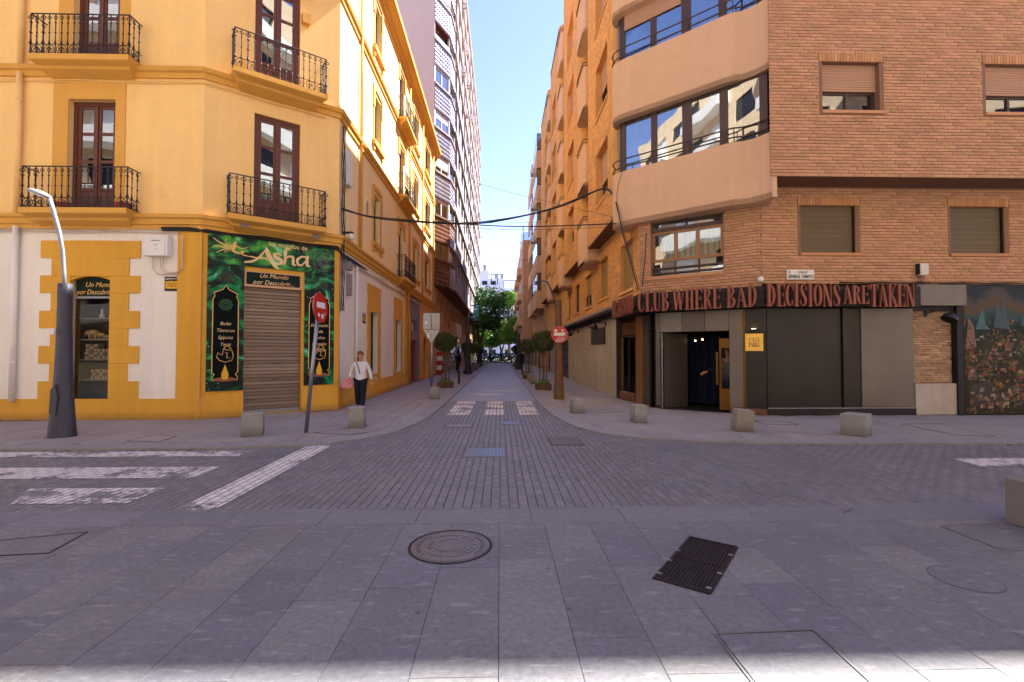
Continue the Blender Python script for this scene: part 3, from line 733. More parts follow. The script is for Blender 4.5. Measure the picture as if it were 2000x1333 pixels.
# ================================================================ YELLOW CORNER BUILDING
AX, AY, BX, BY = -7.19, 11.6, -4.57, 13.5
FL = frame(AX, AY, 1, 0); FC = frame(AX, AY, BX-AX, BY-AY); FS = frame(BX, BY, 0, 1)
CL = math.hypot(BX-AX, BY-AY); SL = 19.4; TOP = 15.2
yb = thing('corner_building', 'yellow corner building with wrought iron balconies and ochre trim', 'building', (AX, AY, 0))
MB().prism([(-40, AY+0.5), (AX-0.25, AY+0.5), (BX-0.5, BY+0.2), (BX-0.5, BY+SL), (-40, BY+SL)], 0.02, TOP+0.2).build('inner_core', 'core', yb)
MB().prism([(-40, AY+0.1), (AX+0.1, AY+0.1), (BX-0.1, BY+0.1), (BX-0.1, BY+SL), (-40, BY+SL)], TOP+0.2, TOP+0.5).build('roof', 'beige2', yb)
ZC1, ZC2, ZC3 = 4.62, 8.28, 11.72
def r4(fr, *p): a = ur(fr, *p); return list(a)
# openings
shopw = r4(FL, 136, 540, 214, 784)
dL1 = r4(FL, 133, 195, 225, 405); dL1[2] = ZC1+0.33; dL2 = r4(FL, 147, -100, 236, 100); dL2[2] = ZC2+0.27; dL2[3] = ZC2+2.9
dC1 = r4(FC, 496, 232, 586, 400); dC1[2] = ZC1+0.33
dC2 = r4(FC, 499, -60, 587, 100); dC2[2] = ZC2+0.27; dC2[3] = ZC2+2.95
rs = r4(FC, 476, 560, 588, 800); rs[2] = 0.06; tr_ = [rs[0], rs[1], rs[3]-0.02, rs[3]+0.36]
wall_holes('wall', FL, -14, 0, ZC1, TOP, [dL1, dL2], 'yellow', yb, 0.3)
wall_holes('ground_wall', FL, -14, 0, 0, ZC1, [shopw], 'whitewash', yb, 0.28, reveal='ochre_shop')
wall_holes('wall', FC, 0, CL, ZC1, TOP, [dC1, dC2], 'yellow', yb, 0.25)
wall_holes('ground_wall', FC, 0, CL, 0, ZC1, [[rs[0], rs[1], rs[2], tr_[3]]], 'ochre_shop', yb, 0.2)
def su(px): return uz(FS, px, 600)[0]
side_holes_g = []; side_up = []
wins = []
for (xa, xb) in ((728, 741), (806, 815), (829, 838)):
    a, b = su(xa), su(xb)
    for zc in (ZC1, ZC2, ZC3): wins.append([a, b, zc+0.95, zc+2.75])
balc = []
for zc in (ZC1, ZC2, ZC3): balc.append([su(778), su(787), zc+0.3, zc+2.75])
shop_side = [[su(723), su(738), 0.85, 3.05], [su(773), su(783), 0.75, 3.05]]
gar = [su(803), su(815), 0.05, 2.25]; gdoor = [su(828), su(836), 0.05, 2.5]; gtop = [su(804), su(814), 2.75, 3.3]
wall_holes('wall', FS, 0, SL, ZC1, TOP, [w_ for w_ in wins]+balc, 'yellow_sunlit', yb, 0.3)
gh = shop_side+[gar, gdoor, gtop]
wall_holes('ground_wall', FS, 0, su(797), 0, ZC1, shop_side, 'whitewash', yb, 0.3)
wall_holes('ground_wall', FS, su(797), su(820), 0, ZC1, [gar, gtop], 'mauve', yb, 0.3)
wall_holes('ground_wall', FS, su(820), SL, 0, ZC1, [gdoor], 'ochre', yb, 0.3)
# mouldings that run round the building
def moulding(z, prof, m='ochre', name='cornice'):
    """profile (out, z) swept along the three faces"""
    path = [(-34, AY), (AX, AY), (BX, BY), (BX, BY+SL)]
    mb = MB(); nv = []
    def off(o):
        res = []
        for i, p in enumerate(path):
            ns = []
            for a, b in ((i-1, i), (i, i+1)):
                if 0 <= a and b < len(path):
                    dx, dy = path[b][0]-path[a][0], path[b][1]-path[a][1]; l = math.hypot(dx, dy); ns.append((dy/l, -dx/l))
            nx, ny = sum(n[0] for n in ns)/len(ns), sum(n[1] for n in ns)/len(ns); k = 1/(nx*nx+ny*ny)
            res.append((p[0]+nx*k*o, p[1]+ny*k*o))
        return res
    rings = [[(x, y, z+h) for x, y in off(o)] for o, h in prof]
    for a, b in zip(rings, rings[1:]):
        for i in range(len(path)-1): mb.quad(a[i], a[i+1], b[i+1], b[i])
    return mb.build(name, m, yb)
moulding(ZC1, [(0, -0.06), (0.05, -0.06), (0.06, 0.03), (0.10, 0.05), (0.12, 0.16), (0.17, 0.20), (0.18, 0.27), (0, 0.30)])
for z in (ZC2, ZC3): moulding(z, [(0, -0.04), (0.05, -0.04), (0.06, 0.08), (0.11, 0.11), (0.14, 0.20), (0, 0.24)])
moulding(TOP, [(0, -0.55), (0.06, -0.55), (0.08, -0.35), (0.16, -0.3), (0.22, -0.15), (0.38, -0.02), (0.46, 0.08), (0.48, 0.24), (0, 0.3)])
moulding(0, [(0.0, 0.0), (0.05, 0.0), (0.05, 0.46), (0, 0.49)], 'ochre_shop', 'plinth') if False else None
# plinths (open at the shop shutter)
for fr, a, b, h in ((FL, -14, 0.02, 0.5), (FC, 0.0, rs[0]-0.0, 0.5), (FC, rs[1]+0.02, CL, 0.62), (FS, 0.0, su(797), 0.62), (FS, su(820), gdoor[0]-0.05, 0.6), (FS, gdoor[1]+0.05, SL, 0.6)):
    MB(fr).box(a, b, -0.045, 0.02, 0.0, h).build('plinth', 'ochre_shop', yb)
MB(FL).box(-0.56, 0.0, -0.02, 0.01, 0.5, ZC1-0.06).build('corner_pilaster', 'ochre_shop', yb)
for u in (0.02, CL-0.34): MB(FC).box(u, u+0.28, -0.018, 0.01, 0.62, ZC1-0.06).build('corner_pilaster', 'ochre_shop', yb)
MB(FS).box(0.0, 0.10, -0.02, 0.01, 0.62, ZC1-0.06).build('corner_pilaster', 'ochre_shop', yb)
MB(FS).box(su(790), su(797), -0.05, 0.01, 0.62, ZC1-0.06).build('pilaster', 'ochre_shop', yb)
# quoined surround of the shop window
def quoins(fr, w_, e_out, e_in, ztop, zbot, n, m='ochre_shop'):
    a, b, c, e = w_
    h = (ztop-0.0-zbot)/n
    for i in range(n):
        z0, z1 = zbot+i*h, zbot+(i+1)*h-0.004; o = e_out if i % 2 == (n+1) % 2 else e_in
        MB(fr).box(a-o, a-0.002, -0.025, 0.005, z0, z1).build('quoin', m, yb)
        MB(fr).box(b+0.002, b+o, -0.025, 0.005, z0, z1).build('quoin', m, yb)
    MB(fr).box(a-0.002, b+0.002, -0.0245, 0.005, e, ztop).build('lintel', m, yb)
quoins(FL, shopw, 0.70, 0.44, 4.28, 0.5, 9)
for s_ in shop_side:
    quoins(FS, s_, 0.42, 0.36, 4.0, 0.62, 9); MB(FS).box(s_[0]-0.05, s_[1]+0.05, -0.06, 0.0, s_[2]-0.12, s_[2]).build('sill', 'ochre_shop', yb)
# french doors
def french_door(fr, h, parent, d=0.16, flip=0):
    a, b, c, e = h; t = 0.09
    o = MB(fr).box(a, a+t, d-0.03, d+0.05, c, e).box(b-t, b, d-0.03, d+0.05, c, e).box(a+t, b-t, d-0.03, d+0.05, e-t, e).build('balcony_door', 'wood', parent)
    mid = (a+b)/2
    for x0, x1 in ((a+t, mid-0.004), (mid+0.004, b-t)):
        mb = MB(fr); s_ = 0.085; H = e-t-c
        mb.box(x0, x0+s_, d-0.01, d+0.035, c, e-t); mb.box(x1-s_, x1, d-0.01, d+0.035, c, e-t)
        zz = [c, c+0.62, c+0.62+(H-0.62)/3, c+0.62+(H-0.62)*2/3, e-t]
        for j, z in enumerate(zz):
            z0 = z if j == 0 else (z-0.07 if j == 4 else z-0.035); z1 = z+0.12 if j == 0 else (z if j == 4 else z+0.035)
            mb.box(x0+s_, x1-s_, d-0.008, d+0.033, z0, z1)
        mb.build('door_leaf', 'wood', o)
        MB(fr).bbox(x0+s_, x1-s_, d+0.006, d+0.03, c+0.12, c+0.585, 0.01).build('door_panel', 'wood', o)
        for j in (1, 2, 3): MB(fr).box(x0+s_, x1-s_, d+0.01, d+0.016, zz[j]+0.035, zz[j+1]-0.035).build('pane', 'glass_mirror', o)
    MB(fr).box(mid-0.03, mid+0.03, d-0.035, d-0.008, c, e-t).build('meeting_rail', 'wood', o)
    MB(fr).box(a+t, b-t, d+0.12, d+0.13, c, e-t).build('backing', 'core', o)
    return o
def reveal_band(fr, h, m='ochre', wd=0.36, top=None, bot=None, out=0.02):
    a, b, c, e = h; top = top or e+0.5; bot = bot or c
    MB(fr).box(a-wd, a-0.001, -out, 0.01, bot, top).box(b+0.001, b+wd*0.65, -out, 0.01, bot, top).box(a-0.001, b+0.001, -out*0.98, 0.01, e, top).build('door_surround', m, yb)
reveal_band(FL, dL1, top=ZC2-0.06, bot=ZC1+0.32); reveal_band(FL, dL2, top=ZC3-0.06, bot=ZC2+0.26)
for h in (dL1, dL2): french_door(FL, h, yb)
for h in (dC1, dC2): french_door(FC, h, yb, d=0.1)
MB(FC).box(dC2[1]+0.02, dC2[1]+0.22, -0.16, 0, ZC2+2.25, ZC2+2.5).build('corbel', 'ochre', yb)
MB(FC).box(dC2[0]-0.1, dC2[1]+0.3, -0.2, 0, ZC3-0.35, ZC3-0.05).build('hood', 'ochre', yb)
# wrought iron balconies
def baluster_mesh():
    mb = MB()
    mb.lathe([(0.012, 0), (0.02, 0.02), (0.02, 0.06), (0.012, 0.08), (0.010, 0.235), (0.024, 0.25), (0.024, 0.27), (0.016, 0.30), (0.010, 0.36), (0.009, 0.50), (0.022, 0.512), (0.022, 0.524), (0.009, 0.54), (0.011, 0.74), (0.024, 0.76), (0.012, 0.78), (0.009, 0.80), (0.009, 0.97)], 8)
    for k in range(10):
        a, b = 2*math.pi*k/10, 2*math.pi*(k+1)/10
        mb.tube([(0.034*math.cos(a), 0, 0.88+0.034*math.sin(a)), (0.034*math.cos(b), 0, 0.88+0.034*math.sin(b))], 0.007, 4)
        mb.tube([(0.036*math.cos(a), 0, 0.88+0.036*math.sin(a)), (0.056*math.cos(a), 0, 0.88+0.056*math.sin(a))], 0.005, 3)
    me = mb.mesh('baluster'); me.materials.append(M['iron']); return me
def scroll_mesh():
    mb = MB(); R = 0.112
    def circ(cx, cz, r, a0, a1, n, w): mb.tube([(cx+r*math.cos(math.radians(a0+(a1-a0)*i/n)), 0, cz+r*math.sin(math.radians(a0+(a1-a0)*i/n))) for i in range(n+1)], w, 4)
    circ(0, 0.125, R, 0, 360, 18, 0.008)
    for s in (-1, 1):
        pts = [(s*(0.085-0.075*i/16)*math.cos(math.radians(-90+i*30)), 0, 0.115+(0.085-0.075*i/16)*math.sin(math.radians(-90+i*30))) for i in range(17)]
        mb.tube(pts, 0.007, 4)
    circ(0, 0.16, 0.035, 0, 360, 8, 0.006)
    me = mb.mesh('scroll'); me.materials.append(M['iron']); return me
BAL, SCR = baluster_mesh(), scroll_mesh()
BALT = BAL.copy(); BALT.transform(Matrix.Diagonal((1.5, 1.5, 1, 1)))
def balcony(fr, u0, u1, zt, p, parent, step=0.145, hs=0.27):
    prof = [(0.0, zt-hs-0.1), (-p*0.62, zt-hs+0.02), (-p*0.66, zt-hs+0.08), (-p-0.01, zt-0.14), (-p-0.03, zt-0.12), (-p-0.03, zt), (0, zt)]
    mb = MB(fr); n = len(prof)
    ins = lambda y: max(0, (p+0.03+y))*0.55 if y < 0 else (p)*0.5
    va = [(u0-0.03+(ins(y) if z < zt-0.125 else 0), y, z) for y, z in prof]; vb = [(u1+0.03-(ins(y) if z < zt-0.125 else 0), y, z) for y, z in prof]
    mb.add(va+vb, [tuple(range(n)), tuple(range(2*n-1, n-1, -1))]+[(i, (i+1) % n, n+(i+1) % n, n+i) for i in range(n)])
    o = mb.build('balcony', 'ochre', parent)
    d = -p+0.03
    for z, r in ((zt+0.97, 0.016), (zt+0.245, 0.008), (zt+0.02, 0.01)):
        MB(fr).tube([(u0, 0, z), (u0, d, z)], r, 5).build('rail', 'iron', o); MB(fr).tube([(u1, 0, z), (u1, d, z)], r, 5).build('rail', 'iron', o)
        MB(fr).tube([(u0, d, z+0.001), (u1, d, z+0.001)], r, 5).build('rail', 'iron', o)
    n = round((u1-u0)/step)
    for i in range(n+1):
        me = BALT if i in (0, n, n//2) or i == 2 else BAL
        put(me, 'baluster', o, fr @ Matrix.Translation((u0+(u1-u0)*i/n, d, zt)))
    m = max(2, round((u1-u0)/0.27))
    for i in range(m): put(SCR, 'scroll', o, fr @ Matrix.Translation((u0+(u1-u0)*(i+0.5)/m, d, zt)))
    k = max(1, round((p-0.06)/0.15))
    for u in (u0, u1):
        for i in range(k):
            put(BAL, 'baluster', o, fr @ Matrix.Translation((u, d*(i+0.55)/(k+0.4), zt)) @ Matrix.Rotation(math.pi/2, 4, 'Z'))
        put(SCR, 'scroll', o, fr @ Matrix.Translation((u, d*0.55, zt)) @ Matrix.Rotation(math.pi/2, 4, 'Z'))
    return o
def fit(fr, x0, x1, yy, p):
    return uz(fr, x0, yy, -p)[0], uz(fr, x1, yy, -p)[0]
P1 = 0.42
a, b = fit(FL, 40, 246, 400, P1); bl1 = balcony(FL, a, b, ZC1+0.33, P1, yb)
a, b = fit(FL, 57, 250, 95, P1); bl2 = balcony(FL, a, b, ZC2+0.27, P1, yb)
a, b = fit(FC, 448, 636, 430, 0.5); bc1 = balcony(FC, a, b, ZC1+0.33, 0.5, yb)
a, b = fit(FC, 458, 638, 150, 0.5); bc2 = balcony(FC, a, b, ZC2+0.27, 0.5, yb)
for zc in (ZC1, ZC2, ZC3):
    balcony(FS, su(773), su(793)+0.25, zc+0.3, 0.42, yb, step=0.17)
# side windows with ochre surrounds
for w_ in wins:
    a, b, c, e = w_
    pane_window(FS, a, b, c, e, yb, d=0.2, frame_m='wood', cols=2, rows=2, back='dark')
    MB(FS).box(a-0.22, a-0.001, -0.05, 0.0, e-0.55, e+0.25).box(b+0.001, b+0.22, -0.05, 0.0, e-0.55, e+0.25).box(a-0.001, b+0.001, -0.05, 0.0, e+0.12, e+0.3).build('window_hood', 'ochre', yb)
    MB(FS).box(a-0.14, a-0.001, -0.03, 0, c, e-0.56).box(b+0.001, b+0.14, -0.03, 0, c, e-0.56).build('window_surround', 'ochre', yb)
    MB(FS).box(a-0.26, b+0.26, -0.12, 0.0, c-0.16, c).box(a-0.2, a-0.05, -0.07, 0.0, c-0.34, c-0.16).box(b+0.05, b+0.2, -0.07, 0.0, c-0.34, c-0.16).build('sill', 'ochre', yb)
for h in balc:
    french_door(FS, h, yb)
    a, b, c, e = h
    MB(FS).box(a-0.25, a-0.001, -0.05, 0.0, e-0.5, e+0.3).box(b+0.001, b+0.25, -0.05, 0.0, e-0.5, e+0.3).box(a-0.001, b+0.001, -0.048, 0.0, e+0.1, e+0.3).build('door_surround', 'ochre', yb)
for s_ in shop_side: pane_window(FS, *s_, yb, d=0.2, frame_m='brown_frame', cols=1, rows=2, back='curtain')
for zc in (ZC1, ZC2):
    for px in (714,):
        u = su(px); m2 = MB(FS)
        pts = [(u+0.16*math.cos(t), zc+1.9+0.34*math.sin(t)) for t in np.linspace(0, 2*math.pi, 24, endpoint=False)]
        m2.prism(pts, -0.03, -0.002, 'y').build('oval_vent', 'yellow_sunlit', yb)
        pts = [(u+0.11*math.cos(t), zc+1.9+0.27*math.sin(t)) for t in np.linspace(0, 2*math.pi, 24, endpoint=False)]
        MB(FS).prism(pts, -0.034, -0.031, 'y').build('vent_mesh', 'tower', yb)
for px in (698, 796, 822, 843):
    u = su(px); MB(FS).tube([(u, -0.09, ZC1+0.2), (u, -0.09, TOP-0.4)], 0.05, 8).build('drain_pipe', 'ochre', yb, smooth=True)
u = su(796); MB(FS).tube([(u, -0.1, 0.2), (u, -0.1, 3.2), (u-0.3, -0.1, 4.0), (u-0.3, -0.1, 4.6)], 0.05, 8).build('drain_pipe', 'ochre', yb, smooth=True)
slat_shutter(FS, gar[0], gar[1], gar[2], gar[3], yb, 'red_shutter', d=0.15, pitch=0.11, name='garage_shutter')
MB(FS).box(gtop[0], gtop[1], 0.2, 0.22, gtop[2], gtop[3]).build('fanlight', 'curtain', yb)
MB(FS).box(gdoor[0], gdoor[1], 0.2, 0.24, gdoor[2], gdoor[3]).build('street_door', 'wood', yb)
# left facade drain pipe, box and cables
for z0, z1, m in ((0.45, 4.6, 'whitewash'), (4.85, 8.3, 'yellow'), (8.5, 12, 'yellow')):
    u0 = uz(FL, 26, 600, -0.1)[0]; MB(FL).tube([(u0, -0.09, z0), (u0, -0.09, z1)], 0.06, 10).build('drain_pipe', m, yb, smooth=True)
    for z in (z0+0.9, z0+1.9, z0+2.8): MB(FL).lathe([(0.066, 0), (0.066, 0.03)], 10, (u0, -0.09, z)).build('pipe_collar', m, yb)
# roller shutter of the shop
sh = slat_shutter(FC, rs[0], rs[1], rs[2]+0.08, rs[3]-0.04, yb, 'shop_shutter', d=0.10, pitch=0.088, name='roller_shutter')
MB(FC).box(rs[0], rs[1], 0.07, 0.13, rs[2]-0.03, rs[2]+0.08).build('bottom_bar', 'steel', sh)
for z in (0.55, 0.95): MB(FC).box((rs[0]+rs[1])/2-0.02, (rs[0]+rs[1])/2+0.16, 0.085, 0.1, z+0.35, z+0.37).build('lock_slot', 'black', sh)
MB(FC).box(rs[0], rs[1], -0.3, 0.1, -0.01, 0.03).build('doorstep', 'granite_far', yb)
# french balcony flower box
for u in (-0.45, 0.9):
    a, b = fit(FL, 60, 246, 400, P1)
    MB(FL).bbox((a+b)/2+u-0.28 if u < 0 else b-0.32, (a+b)/2+u+0.1 if u < 0 else b-0.04, -P1+0.08, -P1+0.22, ZC1+0.34, ZC1+0.5, 0.01).build('flower_box', 'red', bl1)
# left wing further left, plain
# ---- things fixed to the yellow building
def wires(name, label, runs, m='cable', group=None):
    t = thing(name, label, 'cable', runs[0][0][0])
    for pts, r in runs: MB().tube(pts, r, 5).build('strand', m, t)
    return t
def wl(fr, u, d, z): return tuple(fr @ Vector((u, d, z)))
runs = []
for k in range(4):
    pts = [wl(FL, -12+i*0.5, -0.03-0.012*(k % 3), 4.47+0.025*k+0.02*math.sin(i*1.3+k*2)) for i in range(24)]
    runs.append((pts, 0.008+0.004*(k % 2)))
wires('cable_bundle', 'pale cables clipped under the ochre cornice above the shop window', runs, 'cable_pale')
runs = []
for k in range(4):
    pts = [wl(FL, -0.9+i*0.3, -0.06-0.015*k, 4.52+0.02*k) for i in range(3)]+[wl(FC, 0.1+i*0.31, -0.06-0.012*(k % 3), 4.50+0.02*k+0.018*math.sin(i*1.1+k)) for i in range(11)]+[wl(FS, 0.1+i*0.5, -0.07, 4.42-0.02*k+0.02*math.sin(i+k)) for i in range(6)]
    runs.append((pts, 0.014+0.006*(k % 2)))
wires('cable_bundle', 'black cables running over the green shop banner', runs)
runs = []
for k in range(5):
    pts = [wl(FS, 0.12+0.05*math.sin(k*2+i*1.7), -0.05-0.02*k, 8.1-i*0.38) for i in range(15)]
    runs.append((pts, 0.012))
wires('cable_bundle', 'tangled cables hanging down the corner of the yellow building', runs)
runs = []
for k in range(3):
    pts = [wl(FS, 0.3+i*0.8, -0.04, 4.35-0.03*k+0.03*math.sin(i*1.4+k)) for i in range(20)]
    runs.append((pts, 0.012))
wires('cable_bundle', 'pale cables along the side wall under the cornice', runs, 'cable_pale')
a, b, c, e = ur(FL, 285, 460, 330, 501, -0.12)
t = thing('meter_box', 'white meter box with three conduits on the white plaster wall', 'meter box', wl(FL, (a+b)/2, 0, c))
MB(FL).bbox(a, b, -0.17, 0, c, e, 0.01).build('box', 'white', t)
MB(FL).bbox(a-0.01, b-0.06, -0.185, -0.172, c+0.01, e-0.01, 0.004).build('lid', 'white', t)
lettering('CENTRAL DE', 0.035, FL, (a+b)/2, e-0.14, -0.187, 'black', t); lettering('24', 0.045, FL, (a+b)/2, e-0.24, -0.187, 'black', t); lettering('-----', 0.05, FL, (a+b)/2, e-0.33, -0.187, 'black', t)
for du, u2 in ((0.12, 0), (0.3, 1), (0.36, 2)):
    xx = b+0.28; MB(FL).tube([wl(Matrix.Identity(4), a+du, -0.05-0.01*u2, c), (a+du, -0.05-0.01*u2, c-0.28+0.02*u2), (a+du+0.12, -0.05-0.01*u2, c-0.42+0.02*u2), (xx-0.15, -0.05-0.01*u2, c-0.42+0.02*u2), (xx, -0.05-0.01*u2, c-0.28+0.02*u2), (xx, -0.05-0.01*u2, 4.4)], 0.012, 6).build('conduit', 'cable_pale', t)
u_ = uz(FL, 394, 600)[0]; MB(FL).tube([(u_, -0.05, 0.1), (u_, -0.05, 4.45)], 0.022, 8).build('conduit', 'ochre', yb)
def notice(fr, rect, label):
    a, b, c, e = ur(fr, *rect)
    t = thing('notice', label, 'notice', wl(fr, (a+b)/2, 0, (c+e)/2))
    MB(fr).box(a, b, -0.012, 0, c, e).build('plate', 'black', t)
    MB(fr).box(a+0.02, b-0.02, -0.014, -0.011, c+0.06, e-0.11).build('panel', 'far_yellow', t)
    w_ = b-a
    if w_ > 0.2:
        lettering('CONECTADA', 0.055, fr, (a+b)/2, e-0.17, -0.0145, 'black', t, sx=0.8); lettering('A ALARMA', 0.035, fr, (a+b)/2, e-0.215, -0.0145, 'black', t)
        for k in (-1, 0, 1): MB(fr).prism([((a+b)/2+k*0.09-0.018, c+0.09), ((a+b)/2+k*0.09+0.018, c+0.09), ((a+b)/2+k*0.09, c+0.13)], -0.016, -0.0135, 'y').build('pictogram', 'red', t)
        MB(fr).ribbon([(a+0.03, e-0.075), (a+0.05, e-0.035), (a+0.07, e-0.07), (a+0.1, e-0.03), (a+0.11, e-0.07)], 0.016, -0.015, -0.012).build('emblem', 'white', t)
        pts = [((a+b)/2-0.01+0.024*math.cos(q), e-0.052+0.024*math.sin(q)) for q in np.linspace(0, 2*math.pi, 16)]
        MB(fr).ribbon(pts, 0.008, -0.015, -0.012).build('emblem', 'white', t)
        lettering('ALARMAS', 0.035, fr, b-0.085, e-0.05, -0.0145, 'white', t, sx=0.8); lettering('900 000', 0.03, fr, (a+b)/2, c+0.03, -0.0145, 'white', t) if False else None
notice(FL, (322, 541, 350, 569), 'black and yellow alarm notice on the white wall under the meter box')
notice(FS, (708, 612, 714, 632), 'small yellow notice on the side wall beside the pale down pipe')
MB(FS).tube([(su(693), -0.06, 0.62), (su(693), -0.06, 4.3)], 0.045, 8).build('drain_pipe', 'whitewash', yb, smooth=True)
cm = thing('security_camera', 'white dome camera high on the corner of the yellow building', 'camera', wl(FS, 0.35, -0.1, 4.9))
MB(FS).lathe([(0.02, 0.1), (0.08, 0.08), (0.085, 0.0), (0.07, -0.06), (0.02, -0.09)], 14, (0.35, -0.25, 4.95)).build('dome', 'white', cm, smooth=True)
MB(FS).box(0.3, 0.4, -0.3, 0.0, 5.05, 5.1).build('bracket', 'black', cm)
t = thing('junction_box', 'grey junction box with loose cables under the cornice at the shop corner', 'junction box', wl(FS, 0.7, 0, 3.9))
MB(FS).bbox(0.6, 0.85, -0.14, 0, 4.05, 4.3, 0.01).build('box', 'tower', t); MB(FS).bbox(0.68, 0.9, -0.12, 0, 3.3, 3.95, 0.01).build('housing', 'tower', t)
t = thing('cable_box', 'flat white box on the corner of the yellow building above the cornice', 'box', wl(FS, 0.45, 0, 7.0))
MB(FS).bbox(0.35, 0.72, -0.16, 0, 6.5, 7.5, 0.01).build('box', 'white', t)

# shop window display and its sign
a, b, c, e = shopw
t = thing('shop_window', 'tall shop window with shelves of figurines behind the street lamp', 'shop window', wl(FL, (a+b)/2, 0, c))
MB(FL).box(a, a+0.03, 0.1, 0.14, c, e).box(b-0.03, b, 0.1, 0.14, c, e).box(a+0.03, b-0.03, 0.1, 0.14, c, c+0.04).box(a+0.03, b-0.03, 0.1, 0.14, e-0.52, e-0.47).build('window_frame', 'silver', t)
MB(FL).box(a+0.03, b-0.03, 0.115, 0.121, c+0.04, e-0.52).build('pane', 'glass_clear', t)
MB(FL).box(a, b, 0.115, 0.13, e-0.47, e-0.001).build('sign_board', 'panel_green', t)
pts = [(a+(b-a)*i/12, e-0.10*(abs(i-6)/6)**2) for i in range(13)]
for i in range(12): MB(FL).prism([pts[i], pts[i+1], (pts[i+1][0], e), (pts[i][0], e)], 0.0, 0.1, 'y').build('arch_soffit', 'ochre_shop', t) if pts[i][1] < e-0.001 or True else None
lettering('Un Mundo', 0.17, FL, (a+b)/2+0.12, e-0.19, 0.113, 'gold_print', t, shear=0.3, sx=0.95); lettering('por Descubrir...', 0.17, FL, (a+b)/2+0.02, e-0.37, 0.113, 'gold_print', t, shear=0.3, sx=0.82)
zsh = [uz(FL, 175, y, 0.3)[1] for y in (779, 742, 703, 664, 623)]
MB(FL).box(a-0.05, b+0.05, 0.48, 0.49, c, e).build('back_panel', 'club_dark', t)
for z in zsh: MB(FL).box(a+0.02, b-0.02, 0.18, 0.45, z-0.012, z+0.008).build('shelf', 'steel', t)
def figurine(u, z, s, kind, label):
    t2 = thing('figurine' if kind != 'elephant' else 'elephant_figurine', label, 'figurine', wl(FL, u, 0.3, z+0.009), group='figurines in the shop window')
    f = frame(*(wl(FL, u, 0.3, z)[:2]), 1, 0, z+0.009)
    if kind == 'elephant':
        mb = MB(f); mb.tube([(-0.10*s, 0, 0.12*s), (-0.05*s, 0, 0.145*s), (0.02*s, 0, 0.14*s), (0.07*s, 0, 0.12*s)], [0.03*s, 0.058*s, 0.06*s, 0.04*s], 10)
        mb.tube([(-0.10*s, 0, 0.14*s), (-0.14*s, 0, 0.15*s), (-0.17*s, 0, 0.12*s), (-0.18*s, 0, 0.06*s), (-0.2*s, 0, 0.04*s)], [0.035*s, 0.04*s, 0.022*s, 0.012*s, 0.008*s], 8)
        for x in (-0.07, 0.045):
            for y in (-0.03, 0.03): mb.tube([(x*s, y*s, 0.12*s), (x*s, y*s, 0)], [0.025*s, 0.02*s], 7)
        mb.tube([(0.075*s, 0, 0.14*s), (0.1*s, 0, 0.08*s)], 0.005*s, 5)
        mb.build('body', 'ivory', t2, smooth=True)
        for y in (-1, 1): MB(f).prism([(-0.13*s, 0.17*s), (-0.08*s, 0.18*s), (-0.07*s, 0.11*s), (-0.1*s, 0.09*s)], y*0.045*s, y*0.052*s, 'y').build('ear', 'ivory', t2)
    elif kind == 'cat':
        MB(f).lathe([(0.05*s, 0), (0.055*s, 0.04*s), (0.04*s, 0.1*s), (0.025*s, 0.15*s), (0.03*s, 0.17*s), (0.025*s, 0.2*s), (0.01*s, 0.21*s)], 10).build('body', 'white', t2, smooth=True)
        for x in (-1, 1): MB(f).prism([(x*0.024*s, 0.19*s), (x*0.008*s, 0.2*s), (x*0.018*s, 0.235*s)], -0.005, 0.005, 'y').build('ear', 'white', t2)
    elif kind == 'bird':
        MB(f).tube([(0.02*s, 0, 0.02*s), (0, 0, 0.09*s), (-0.02*s, 0, 0.15*s), (-0.05*s, 0, 0.17*s), (-0.1*s, 0, 0.15*s)], [0.05*s, 0.06*s, 0.035*s, 0.03*s, 0.004*s], 8).build('body', 'ivory', t2, smooth=True)
        MB(f).prism([(-0.02*s, 0.05*s), (0.03*s, 0.04*s), (0.03*s, 0.09*s)], -0.066*s, -0.058*s, 'y').build('wing', 'letter', t2)
    else:
        mb = MB(f); mb.lathe([(0.06*s, 0), (0.06*s, 0.02*s), (0.045*s, 0.05*s), (0.05*s, 0.14*s), (0.035*s, 0.2*s), (0.045*s, 0.27*s), (0.018*s, 0.3*s), (0.028*s, 0.33*s), (0.026*s, 0.36*s), (0.008*s, 0.39*s)], 10)
        mb.tube([(0.045*s, 0, 0.26*s), (0.075*s, 0, 0.2*s), (0.06*s, 0, 0.14*s)], 0.012*s, 6); mb.tube([(-0.045*s, 0, 0.26*s), (-0.07*s, 0, 0.32*s), (-0.05*s, 0, 0.38*s)], 0.012*s, 6)
        mb.build('body', 'bark', t2, smooth=True)
mid = (a+b)/2
figurine(mid+0.04, zsh[4], 1.05, 'cat', 'pale sitting cat figurine on the top shelf of the shop window')
figurine(mid+0.27, zsh[4], 1.15, 'deity', 'tall brown carved figurine on the top shelf of the shop window')
figurine(mid+0.06, zsh[3], 0.8, 'elephant', 'smaller carved elephant in the middle of the second shelf')
figurine(mid-0.14, zsh[3], 1.2, 'elephant', 'largest carved elephant on the second shelf')
figurine(mid+0.2, zsh[3], 0.55, 'elephant', 'smallest carved elephant next to the bird on the second shelf')
figurine(mid+0.36, zsh[3], 1.1, 'bird', 'bird figurine with orange wing at the right of the second shelf')
